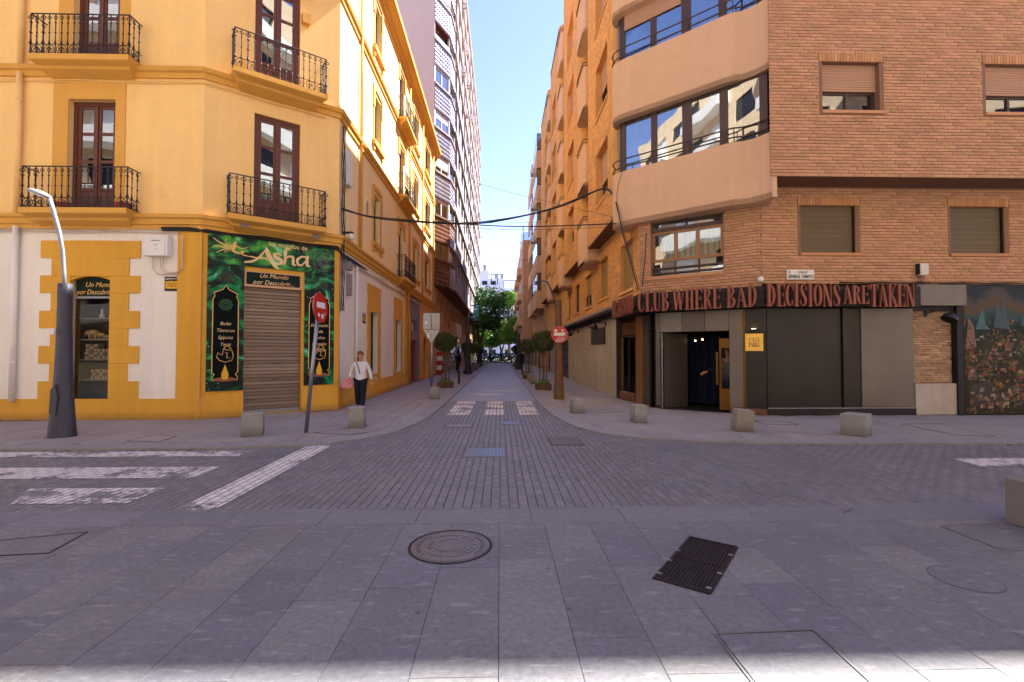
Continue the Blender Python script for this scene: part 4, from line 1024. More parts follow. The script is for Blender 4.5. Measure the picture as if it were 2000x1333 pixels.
def casket(u, z, w_, h, label):
    t2 = thing('carved_box', label, 'box', wl(FL, u, 0.3, z+0.009), group='carved boxes in the shop window')
    MB(FL).bbox(u-w_/2, u+w_/2, 0.22, 0.4, z+0.009, z+h, 0.006).build('body', 'tower', t2)
    n = 3
    for i in range(n):
        for j in range(n): MB(FL).box(u-w_/2+w_*(i+0.15)/n, u-w_/2+w_*(i+0.85)/n, 0.212, 0.222, z+0.01+(h-0.01)*(j+0.15)/n, z+0.01+(h-0.01)*(j+0.85)/n).build('carving', 'castiron' if (i+j) % 2 else 'ivory', t2)
casket(mid-0.14, zsh[2], 0.32, 0.19, 'dark carved box at the left end of the third shelf'); casket(mid-0.13, zsh[2]+0.19, 0.30, 0.19, 'carved box stacked on top of another on the third shelf')
for i in range(3): casket(mid+0.1+i*0.19, zsh[2], 0.17, 0.27, 'carved box %s on the third shelf' % ('next to the stacked pair', 'between two alike', 'against the right frame')[i])
for i in range(4): casket(mid-0.06+i*0.17, zsh[1], 0.16, 0.26, 'carved box %s on the fourth shelf' % ('leftmost', 'second from the left', 'third from the left', 'at the right end')[i])

# ================================================================ RIGHT BRICK BUILDING
def brick_tex(name, c1, c2, mo, rough=0.85, L=0.29, H=0.08):
    m = bpy.data.materials.new(name); m.use_nodes = True; nt = m.node_tree; N = nt.nodes; K = nt.links; b = N['Principled BSDF']
    b.inputs['Roughness'].default_value = rough
    geo = N.new('ShaderNodeNewGeometry'); sp = N.new('ShaderNodeSeparateXYZ'); K.new(geo.outputs['Position'], sp.inputs[0])
    ad = N.new('ShaderNodeMath'); ad.operation = 'SUBTRACT'; K.new(sp.outputs[0], ad.inputs[0]); K.new(sp.outputs[1], ad.inputs[1])
    cb = N.new('ShaderNodeCombineXYZ'); K.new(ad.outputs[0], cb.inputs[0]); K.new(sp.outputs[2], cb.inputs[1])
    br = N.new('ShaderNodeTexBrick'); br.inputs['Scale'].default_value = 1; br.inputs['Brick Width'].default_value = L; br.inputs['Row Height'].default_value = H; br.inputs['Mortar Size'].default_value = 0.006
    br.inputs['Mortar Smooth'].default_value = 0.3; br.inputs['Color1'].default_value = lin(c1); br.inputs['Color2'].default_value = lin(c2); br.inputs['Mortar'].default_value = lin(mo)
    K.new(cb.outputs[0], br.inputs['Vector'])
    no = N.new('ShaderNodeTexNoise'); no.inputs['Scale'].default_value = 1.4; no.inputs['Detail'].default_value = 6; K.new(geo.outputs['Position'], no.inputs['Vector'])
    mr = N.new('ShaderNodeMapRange'); mr.inputs[3].default_value = 0.78; mr.inputs[4].default_value = 1.18; K.new(no.outputs[0], mr.inputs[0])
    mx = N.new('ShaderNodeMix'); mx.data_type = 'RGBA'; mx.blend_type = 'MULTIPLY'; mx.inputs[0].default_value = 1; K.new(br.outputs['Color'], mx.inputs[6]); K.new(mr.outputs[0], mx.inputs[7])
    K.new(mx.outputs[2], b.inputs['Base Color'])
    bp = N.new('ShaderNodeBump'); bp.inputs['Strength'].default_value = 0.6; bp.inputs['Distance'].default_value = 0.008; bp.invert = True; K.new(br.outputs['Fac'], bp.inputs['Height']); K.new(bp.outputs[0], b.inputs['Normal'])
    return m
M['brick_flat'] = brick_tex('brick facade', '#dfa65e', '#d49a56', '#9c7850')  # street side again, bounced sun put into the orange of the brick
M['brick_back'] = brick_tex('opposite facade paled for bounce', '#dcc4a2', '#d3b690', '#b8a48c')  # brick paled to cream so the out-of-view facade throws back warm light
RTOP = 21.6; ZS = 5.88
RFL = frame(6.7, 12.0, 1, 0); RFU = frame(6.55, 11.3, 1, 0); RCM = frame(4.1, 13.85, 2.61, -1.84); CM = math.hypot(2.61, 1.84)
RST = frame(4.1, 42.0, 0, -1); RSU = frame(3.6, 42.0, 0, -1)
rb = thing('apartment_building', 'brown brick apartment building with curved beige corner balconies over a club', 'building', (6.7, 12.0, 0))
MB().prism([(3.95, 14.9), (4.02, 14.45), (6.72, 12.0), (9, 11.75), (30, 11.75), (30, 42), (4.55, 42), (4.55, 14.9)], 6.0, RTOP-0.5).build('inner_core', 'core', rb)
MB().prism([(4.65, 17.2), (5.3, 16.9), (8.2, 15.6), (30, 15.6), (30, 42), (4.65, 42)], 0.0, 5.86).build('inner_core', 'core', rb)
MB().prism([(3.9, 14.9), (4.0, 14.4), (6.7, 11.8), (30, 11.5), (30, 42), (4.0, 42)], RTOP-0.5, RTOP-0.3).build('roof', 'beige2', rb)
# overhang soffit
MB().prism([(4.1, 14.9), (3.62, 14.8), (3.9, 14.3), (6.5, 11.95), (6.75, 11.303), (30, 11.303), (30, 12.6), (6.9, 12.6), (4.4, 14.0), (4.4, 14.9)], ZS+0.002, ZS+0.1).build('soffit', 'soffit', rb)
# ---- front wall, upper
f1 = ur(RFU, 1606, 122, 1718, 216); f2 = ur(RFU, 1925, 127, 2040, 218); f1 = list(f1); f2 = list(f2); f2[3] = f1[3]; f2[2] = f1[2]
upw = [f1, f2]
for k in (1, 2, 3): upw += [[h[0], h[1], h[2]+3.25*k, h[3]+3.25*k] for h in (f1, f2)]
upw += [[h[0]+3.75*2-0.05, h[1]+3.75*2-0.05, h[2], h[3]] for h in upw]
upw = [list(h) for h in upw]
wall_holes('wall', RFU, 0, 23.4, ZS, RTOP, upw, 'mortar', rb, 0.28)
vis = lambda r: abs(r[0]-3.0)+abs(r[2]-7.4)*1.2
def surround(fr, h, parent, m='soldier', side='both'):
    a, b, c, e = h; n = round((b-a+0.16)/0.075)
    pc = box_piece(0.068, 0.03, 0.20, m, 0.004, True)
    for i in range(n): put(pc, 'soldier_brick', parent, fr @ Matrix.Translation((a-0.08+(i+0.5)*(b-a+0.16)/n, -0.008, e+0.105)))
    MB(fr).bbox(a-0.02, b+0.16, -0.04, 0.2, c-0.085, c-0.003, 0.008).build('sill', m, parent)
def padded(h): return [h[0]-0.09, h[1]+0.09, h[2]-0.09, h[3]+0.21]
bricks(RFU, 0.0, 7.2, ZS, 10.7, [padded(h) for h in upw], rb, 'brick', singles=300, prefer=vis)
bricks(RFU, 7.2, 14, ZS, 10.7, [padded(h) for h in upw], rb, 'brick')
MB(RFU).box(0, 23.4, -0.003, 0.0, 10.75, RTOP).build('upper_wall', 'brick_flat', rb) if False else None
for i, h in enumerate(upw):
    if h[2] < 9 or True: 
        a, b, c, e = h
        if h[2] < 9: surround(RFU, h, rb)
        zm = c+(e-c)*(0.44 if h[0] < 4 else 0.40)
        slat_shutter(RFU, a, b, zm, e, rb, 'shutter_tan', d=0.12, pitch=0.055, each=h in (f1, f2))
        pane_window(RFU, a, b, c, zm, rb, d=0.2, frame_m='brown_frame', cols=2, t=0.05, glass='glass', back='curtain')
# ---- front wall between soffit and fascia
g1 = list(ur(RFL, 1564, 402, 1672, 494)); g2 = list(ur(RFL, 1857, 404, 1963, 495)); g2[2:] = g1[2:]
g3 = [g2[0]+3.8, g2[1]+3.8, *g1[2:]]
wall_holes('wall', RFL, 0, 23.3, 3.36, ZS, [g1, g2, g3], 'mortar', rb, 0.25, reveal='soldier')
bricks(RFL, 0, 12, 3.36, ZS, [padded(h) for h in (g1, g2, g3)], rb, 'brick')
for h in (g1, g2, g3):
    surround(RFL, h, rb); slat_shutter(RFL, h[0], h[1], h[2], h[3], rb, 'shutter_olive', d=0.1, pitch=0.062)
    MB(RFL).box(h[1]-0.035, h[1], 0.04, 0.1, h[2], h[3]).build('guide_rail', 'black', rb)
# ---- chamfer between soffit and fascia with the bronze window
cw = list(ur(RCM, 1272, 416, 1412, 535)); 
wall_holes('wall', RCM, 0, CM, 2.9, ZS, [cw], 'mortar', rb, 0.3, reveal='soldier')
bricks(RCM, 0, CM, 2.9, ZS, [[cw[0]-0.02, cw[1]+0.02, cw[2]-0.12, cw[3]+0.02]], rb, 'brick')
a, b, c, e = cw
zt = e-0.42; zb = c+0.42
pane_window(RCM, a, b, zb, zt, rb, d=0.12, frame_m='brass_frame', cols=3, t=0.075, glass='glass', back='curtain')
MB(RCM).box(a, b, 0.06, 0.12, zt+0.002, zt+0.1).box(a, b, 0.08, 0.14, e-0.06, e).box(a, a+0.06, 0.08, 0.14, zt+0.1, e-0.06).box(b-0.06, b, 0.08, 0.14, zt+0.1, e-0.06).box((a+b)/2-0.03, (a+b)/2+0.03, 0.08, 0.14, zt+0.1, e-0.06).build('window_frame', 'brown_frame', rb)
MB(RCM).box(a+0.06, b-0.06, 0.11, 0.116, zt+0.1, e-0.06).build('pane', 'glass', rb)
MB(RCM).box(a, b, 0.24, 0.25, c, e).build('backing', 'dark', rb)
MB(RCM).box(a, b, 0.13, 0.135, c+0.03, zb).build('pane', 'glass_mirror', rb)
for z in (c+0.06, c+0.2): MB(RCM).box(a, b, 0.02, 0.05, z, z+0.035).build('rail', 'brown_frame', rb)
for q in (1/3, 2/3): MB(RCM).box(a+(b-a)*q-0.012, a+(b-a)*q+0.012, 0.05, 0.07, c, zb).build('rail_post', 'brown_frame', rb)
MB(RCM).bbox(a-0.15, b+0.03, -0.05, 0.25, c-0.11, c-0.003, 0.01).build('sill', 'soldier', rb)
# ---- street side, first floor wall with shutters
def st(px, fr=RST): return uz(fr, px, 600)[0]
sw = []
for x0, x1, zb_, zt_ in ((1213, 1238, 3.6, 5.15), (1170, 1188, 3.75, 5.3), (1143, 1156, 3.7, 5.2), (1124, 1132, 3.7, 5.2), (1109, 1114, 3.7, 5.2)):
    sw.append([st(x0), st(x1), zb_, zt_])
cwk = [st(1243), 42-13.85]
wall_holes('wall', RST, 0, 42-13.85, 3.1, ZS, sw, 'mortar', rb, 0.25, reveal='brick_street')
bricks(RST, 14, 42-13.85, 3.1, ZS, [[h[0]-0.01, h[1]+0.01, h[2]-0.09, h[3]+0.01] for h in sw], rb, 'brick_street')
MB(RST).box(0, 14, -0.006, 0.0, 3.1, ZS).build('far_wall', 'brick_flat', rb) if False else wall_holes('far_wall', RST, 0, 14, 3.1, ZS, [h for h in sw if h[1] < 14], 'brick_flat', rb, 0.02, d=-0.012)
for i, h in enumerate(sw):
    if i in (0, 1, 2): slat_shutter(RST, h[0], h[1], h[2], h[3], rb, 'shutter_ochre', d=0.12, pitch=0.07, each=i < 2)
    if i == 2 or i > 2: pane_window(RST, h[0], h[1], h[2], h[2]+(0.6 if i == 2 else 1.5), rb, d=0.1, cols=2, back='dark')
    MB(RST).bbox(h[0]-0.06, h[1]+0.06, -0.07, 0.2, h[2]-0.09, h[2]-0.002, 0.008).build('sill', 'brick_street', rb)
# ---- street side, upper brick bays and balconies between them
bays = [(14.9, 19.6), (21.2, 26.9), (28.4, 34.0), (35.5, 42.0)]
wy = [(1165, 1188), (1109, 1121), (1078, 1086), (1064, 1069)]
for i, (ya, yc) in enumerate(bays):
    u0, u1 = 42-yc, 42-ya
    p, q = uz(RSU, wy[i][0], 400)[0], uz(RSU, wy[i][1], 400)[0]
    p, q = min(p, q), max(p, q)
    if not (u0 < p and q < u1): m_ = (u0+u1)/2; p, q = m_-0.75, m_+0.75
    hs = [[p, q, 7.0+3.25*k, 8.9+3.25*k] for k in range(4)]
    r = 0.42; e0, e1 = (u0+r, u1-r)
    wall_holes('bay_wall', RSU, e0, e1, ZS, RTOP, hs, 'mortar' if i < 2 else 'brick_flat', rb, 0.34, reveal='brick_street')
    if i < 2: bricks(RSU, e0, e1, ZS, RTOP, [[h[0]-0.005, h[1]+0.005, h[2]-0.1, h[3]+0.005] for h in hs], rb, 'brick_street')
    for s_, (ue, uo) in ((-1, (e0, u0)), (1, (e1, u1))):
        pts = [(ue+(uo-ue)*math.sin(t), 0.5*(1-math.cos(t))) for t in np.linspace(0, math.pi/2, 7)]
        if s_ < 0: pts = pts[::-1]
        mb = MB(RSU)
        for k in range(6): mb.quad((*pts[k], ZS), (*pts[k+1], ZS), (*pts[k+1], RTOP), (*pts[k], RTOP))
        mb.build('bay_corner', 'brick_flat', rb, smooth=True)
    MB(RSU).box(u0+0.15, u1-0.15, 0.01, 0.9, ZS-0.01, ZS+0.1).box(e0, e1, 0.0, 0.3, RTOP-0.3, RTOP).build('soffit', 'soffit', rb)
    for k, h in enumerate(hs):
        a, b, c, e = h; zm = c+(e-c)*(0.42, 0.5, 0.0, 0.35)[(k+i) % 4]
        if zm > c+0.1: pane_window(RSU, a, b, c, zm, rb, d=0.28, cols=2, back='dark')
        slat_shutter(RSU, a, b, zm, e, rb, 'shutter_tan', d=0.2, pitch=0.06, each=False)
        MB(RSU).bbox(a-0.05, b+0.05, -0.05, 0.3, c-0.09, c-0.002, 0.008).build('sill', 'brick_street', rb)
gaps = [(19.6, 21.2), (26.9, 28.4), (34.0, 35.5)]
for ya, yc in gaps:
    u0, u1 = 42-yc, 42-ya
    hs = [[u0+0.15, u1-0.15, 7.05+3.25*k, 8.45+3.25*k] for k in range(4)]
    wall_holes('recess_wall', RSU, u0-0.3, u1+0.3, 5.3, RTOP, hs, 'beige2', rb, 0.1, d=0.52)
    for k in range(5):
        z0 = 5.3+3.25*k; z1 = z0+1.7
        if z1 > RTOP: continue
        pts = [(u0-0.1, 0.5), (u0-0.12, 0.0), (u0-0.08, -0.08), (u0+0.02, -0.12), (u1-0.02, -0.12), (u1+0.08, -0.08), (u1+0.12, 0.0), (u1+0.1, 0.5)]
        MB(RSU).strip(pts, 0.12, z0, z1).build('balcony_parapet', 'beige', rb)
        MB(RSU).prism(pts, z0+0.001, z0+0.12).build('balcony_floor', 'beige', rb)
        for zz in (z1+0.12, z1+0.24): MB(RSU).tube([(u0-0.05, 0.1, zz), (u0, -0.15, zz), (u1, -0.15, zz), (u1+0.05, 0.1, zz)], 0.018, 5).build('rail', 'brown_frame', rb)
    for h in hs: pane_window(RSU, h[0], h[1], h[2], h[3], rb, d=0.55, cols=2, back='dark')
# ---- curved corner balconies
BP = [(4.12, 14.85), (3.80, 14.82), (3.60, 14.70), (3.47, 14.50), (3.46, 14.28), (3.56, 14.08), (3.72, 13.92), (4.4, 13.34), (5.1, 12.72), (5.80, 12.08), (6.00, 11.93), (6.08, 11.92), (6.2, 11.88), (6.34, 11.78), (6.47, 11.62), (6.56, 11.45), (6.60, 11.296)]
core_line = [(4.05, 14.9), (4.05, 14.45), (6.75, 11.95)]
RW = frame(3.72, 14.28, 6.57-3.72, 11.66-14.28); WL = math.hypot(6.57-3.72, 11.66-14.28)
for k in range(5):
    z0 = (5.38 if k == 0 else 8.6+3.25*(k-1)); z1 = (7.0 if k == 0 else 10.38+3.25*(k-1))
    MB().strip(BP, -0.0 if False else 0.14, z0, z1).build('balcony_parapet', 'beige', rb)
    MB().prism(BP[1:]+[(6.9, 11.9), (4.4, 14.5)], z0+0.002, z0+0.14).build('balcony_floor', 'beige', rb)
    MB().prism([(p[0]+0.02, p[1]+0.02) for p in BP[1:-1]]+[(6.7, 11.8), (4.3, 14.5)], z1-0.2, z1-0.06).build('balcony_sill', 'beige', rb)
    # glazed strip above the parapet
    w0, w1 = z1-0.06, z1+1.62
    xs = [uz(RW, p, 230)[0] for p in (1216, 1222, 1272, 1283, 1333, 1351, 1406, 1422, 1484, 1500)]
    mb = MB(RW)
    for i in (0, 2, 4, 6, 8): mb.box(xs[i], xs[i+1], -0.03, 0.05, w0, w1)
    for i in (1, 3, 5, 7):
        mb.box(xs[i], xs[i+1], -0.02, 0.04, w0, w0+0.06); mb.box(xs[i], xs[i+1], -0.02, 0.04, w1-0.06, w1)
    fr_ = mb.build('window_band', 'brown_frame', rb)
    for i in (1, 3, 5, 7): MB(RW).box(xs[i], xs[i+1], 0.0, 0.008, w0+0.06, w1-0.06).build('pane', 'glass_mirror', fr_)
    n = 60; pts = [(xs[1]+(xs[8]-xs[1])*i/n, 0.09+0.02*math.sin(i*1.5)) for i in range(n+1)]
    mb = MB(RW)
    for i in range(n):
        if k == 0 and i > 52: continue
        mb.quad((*pts[i], w0), (*pts[i+1], w0), (*pts[i+1], w1), (*pts[i], w1))
    mb.build('curtain', 'blue_curtain' if k == 1 else 'curtain', fr_)
    MB(RW).box(xs[0]-0.3, xs[9]+0.05, 0.4, 0.42, w0, w1).build('backing', 'dark', fr_)
    MB().prism([(3.7, 14.75), (3.66, 14.35), (3.78, 14.3), (3.85, 14.8)], w0, w1).build('end_post', 'brown_frame', fr_)
    if k >= 1: slat_shutter(RW, xs[1], xs[4], w1-0.62, w1, rb, 'shutter_tan', d=-0.05, pitch=0.055, each=k == 1)
    off = [(p[0]-0.03+0.06*0.7, p[1]+0.05) for p in BP[2:]]
    for zz in (z1+0.14, z1+0.38): MB().tube([(x, y, zz) for x, y in off], 0.02, 6).build('rail', 'brown_frame', rb)
    for i in range(0, len(off)): 
        if i % 2 == 0: MB().tube([(*off[i], z1-0.02), (*off[i], z1+0.38)], 0.012, 5).build('rail_post', 'brown_frame', rb)
# ---- club front
RP = [(4.1, 16.67), (4.6, 13.6), (6.8, 12.0)]
RS1 = frame(4.1, 16.67, 0.5, -3.07); RS2 = frame(4.6, 13.6, 2.2, -1.6); S1 = math.hypot(0.5, 3.07); S2 = math.hypot(2.2, 1.6)
club = rb
def s1(px, y=700, d=0.0): return uz(RS1, px, y, d)[0]
def s2(px, y=700, d=0.0): return uz(RS2, px, y, d)[0]
def sf(px, y=700, d=0.0): return uz(RFL, px, y, d)[0]
ZF = 2.74
def panel(fr, a, b, c, e, m, d=0.0, th=0.06, b_=0.006, name='wall_panel', parent=None):
    return MB(fr).bbox(a, b, d, d+th, c, e, b_).build(name, m, parent or club)
panel(RS1, 0.0, s1(1213), 0.0, ZF, 'club_dark', -0.02)
a, b = s1(1213), s1(1243)
wz = 0.28
panel(RS1, a, b, 0.0, wz, 'corten', -0.06, 0.2, name='window_base')
MB(RS1).box(a, a+0.05, 0.0, 0.06, wz, ZF).box(b-0.05, b, 0.0, 0.06, wz, ZF).box(a+0.05, b-0.05, 0.0, 0.06, 2.12, 2.18).box((a+b)/2-0.03, (a+b)/2+0.03, 0.0, 0.05, wz, 2.12).box(a+0.05, b-0.05, 0, 0.06, ZF-0.1, ZF).build('window_frame', 'castdark', club)
MB(RS1).box(a+0.05, b-0.05, 0.05, 0.056, wz, 2.12).build('pane', 'glass_clear', club)
MB(RS1).box(a+0.06, a+0.42, 0.10, 0.12, wz+0.02, 2.1).build('light_strip', 'glow', club)
MB(RS1).box(a-0.02, b, 0.3, 0.32, wz, 2.2).build('backing', 'dark', club)
for i in range(8): put(box_piece(b-a-0.1, 0.05, 0.02, 'brass_frame', 0.002), 'louver', club, RS1 @ Matrix.Translation(((a+b)/2, 0.04, 2.22+i*0.052)) @ Matrix.Rotation(0.5, 4, 'X'))
panel(RS1, b+0.002, s1(1256), 0.0, ZF, 'brass_frame', -0.03)
panel(RS1, s1(1256)+0.002, S1, 0.0, ZF, 'club_metal', 0.0)
dA, dB = s2(1290), s2(1425)
panel(RS2, 0.0, s2(1281), 0.08, ZF, 'club_metal'); panel(RS2, s2(1281)+0.004, dA, 0.08, ZF, 'club_metal', -0.02)
panel(RS2, 0.0, dA, 0.0, 0.08, 'corten', -0.02, name='base_strip')
ZD = 2.18
for i in range(3): panel(RS2, dA+(dB-dA)*i/3+0.003, dA+(dB-dA)*(i+1)/3-0.003, ZD, ZF, 'club_light' if i != 1 else 'club_metal', -0.02)
panel(RS2, dB, s2(1452), 0.16, ZF, 'club_light', -0.03); panel(RS2, dB, s2(1452), 0.0, 0.158, 'corten', -0.04, name='base_strip')
MB(RS2).box(s2(1452)+0.002, s2(1457)-0.002, 0.0, 0.02, 0.15, ZF).build('light_strip', 'gold', club)
panel(RS2, s2(1457), S2, 0.16, ZF, 'club_dark', -0.01); panel(RS2, s2(1452)+0.002, S2, 0.0, 0.158, 'corten', -0.03, name='base_strip')
# entrance niche
f = RS2
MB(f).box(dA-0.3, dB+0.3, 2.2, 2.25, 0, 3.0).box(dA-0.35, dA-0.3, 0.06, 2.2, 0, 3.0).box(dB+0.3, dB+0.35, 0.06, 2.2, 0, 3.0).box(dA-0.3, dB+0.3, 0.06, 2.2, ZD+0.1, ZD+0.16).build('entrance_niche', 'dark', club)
MB(f).box(dA-0.3, dB+0.3, 0.02, 2.2, -0.012, 0.004).build('entrance_floor', 'castdark', club)
MB(f).bbox(dA+0.03, dA+0.055, 0.0, 0.5, 0.02, ZD-0.02, 0.004).build('door_edge', 'steel', club)
mb = MB(f); n = 26; pts = [(s2(1338, 700, 1.6)+0.9*i/n*1.35, 1.6+0.06*math.sin(i*1.25)) for i in range(n+1)]
for i in range(n): mb.quad((*pts[i], 0.05), (*pts[i+1], 0.05), (*pts[i+1], 2.1), (*pts[i], 2.1))
mb.build('entrance_curtain', mat('dark blue velvet', '#0c1536', 0.8, amp=0.2, scale=6), club)
# left leaf folded into the niche, right gilded leaf
lf = MB(f).prism([(dA+0.06, 0.06), (dA+0.1, 0.03), (dA+0.56, 0.75), (dA+0.52, 0.78)], 0.02, ZD-0.03).build('door_leaf', 'club_metal', club)
q0, q1 = s2(1405, 700, 0.2), s2(1428, 700, 0.2)
gd = MB(f).box(q0, q1, 0.18, 0.22, 0.05, 0.62).box(q0, q1, 0.18, 0.22, 1.72, 1.98).box(q0, q0+0.05, 0.18, 0.22, 0.62, 1.72).build('gilded_door', 'gold', club)
MB(f).box(q0+0.05, q1, 0.195, 0.2, 0.62, 1.72).build('pane', 'glass_clear', gd)
MB(f).bbox(q0-0.07, q0-0.01, 0.08, 0.14, 0.72, 1.62, 0.008).build('handle', 'gold', gd)
for i, (u_, d_, z_) in enumerate(((1358, 1.0, 2.02), (1372, 0.8, 2.05), (1338, 1.2, 1.95))):
    tl = thing('pendant_lamp', 'small pendant lamp hanging inside the club doorway, ' + ('nearest the curtain middle', 'closest to the gilded door', 'deepest on the left')[i], 'lamp', wl(f, s2(u_, 660, d_), d_, z_), group='pendant lamps in the doorway')
    MB(f).lathe([(0.01, 0.16), (0.02, 0.12), (0.05, 0.03), (0.05, 0.0), (0.03, -0.01)], 10, (s2(u_, 660, d_), d_, z_-0.05)).build('shade', 'gold', tl)
    MB(f).lathe([(0.0, -0.035), (0.018, -0.02), (0.02, 0.0)], 8, (s2(u_, 660, d_), d_, z_-0.06)).build('bulb', 'glow_lamp', tl)
    MB(f).tube([(s2(u_, 660, d_), d_, z_+0.1), (s2(u_, 660, d_), d_, ZD+0.1)], 0.004, 4).build('cord', 'black', tl)
# front shop panels
pz = 0.2
panel(RFL, 0.12, sf(1562), pz, ZF, 'club_dark', 0.0); panel(RFL, sf(1562)+0.004, sf(1645), pz, ZF, 'club_dark', 0.03); panel(RFL, sf(1646), sf(1662), pz, ZF, 'club_dark', -0.03, 0.1)
panel(RFL, sf(1662)+0.003, sf(1682), pz, ZF, 'club_dark', 0.03); panel(RFL, sf(1683), sf(1785), pz, ZF, 'club_light', 0.0)
panel(RFL, 0.1, sf(1787), 0.0, pz-0.03, 'castdark', -0.02, 0.1, name='base_strip'); MB(RFL).box(0.1, sf(1787), -0.03, 0.08, pz-0.03, pz-0.005).build('ledge', 'steel', club)
a, b = sf(1788), sf(1866)
MB(RFL).box(a, b, 0.12, 0.2, 0.8, ZF+0.1).build('pier', 'mortar', club)
bricks(RFL, a, b, 0.82, ZF+0.05, [], club, 'pier_brick', L=0.22, H=0.058, d=0.11, singles=60, prefer=lambda r: r[2], name='pier_courses')
MB(RFL).bbox(a-0.01, b+0.06, 0.0, 0.3, 0.0, 0.8, 0.012).build('pier_base', 'concrete_wall', club)
panel(RFL, sf(1787), sf(1882), ZF+0.06, 3.34, 'club_light', -0.12, 0.3, name='beam')
panel(RFL, sf(1867), sf(1880), 0.0, ZF+0.06, 'castdark', -0.05, 0.3, name='jamb')
MB(RFL).box(sf(1785), sf(1882), 0.02, 0.12, ZF-0.06, ZF+0.06).build('lintel', 'castdark', club)
MB(RFL).box(sf(1880), 12.0, 0.02, 0.2, 0, 3.36).build('ground_wall', 'castdark', club); MB(RFL).box(12.0, 23, 0.0, 0.2, 0, 3.36).build('ground_wall', 'concrete_wall', club)
# fascia behind the letters
FP = [(3.92, 16.55), (4.02, 13.42), (6.62, 11.78), (6.7+sf(1786), 11.78)]
for (x0, y0), (x1, y1) in zip(FP, FP[1:]):
    fr = frame(x0, y0, x1-x0, y1-y0); L_ = math.hypot(x1-x0, y1-y0)
    MB(fr).box(0.0, L_, 0.0, 0.32, ZF+0.02, 3.28).build('fascia', 'castdark', club)
    for z in (2.8, 2.98, 3.2): MB(fr).box(0.005, L_-0.005, -0.02, -0.002, z, z+0.025).build('fascia_rail', 'club_dark', club)
    for i in range(int(L_/0.9)): MB(fr).box(0.3+i*0.9, 0.33+i*0.9, -0.16, -0.021, 2.95, 2.975).build('letter_bracket', 'black', club)
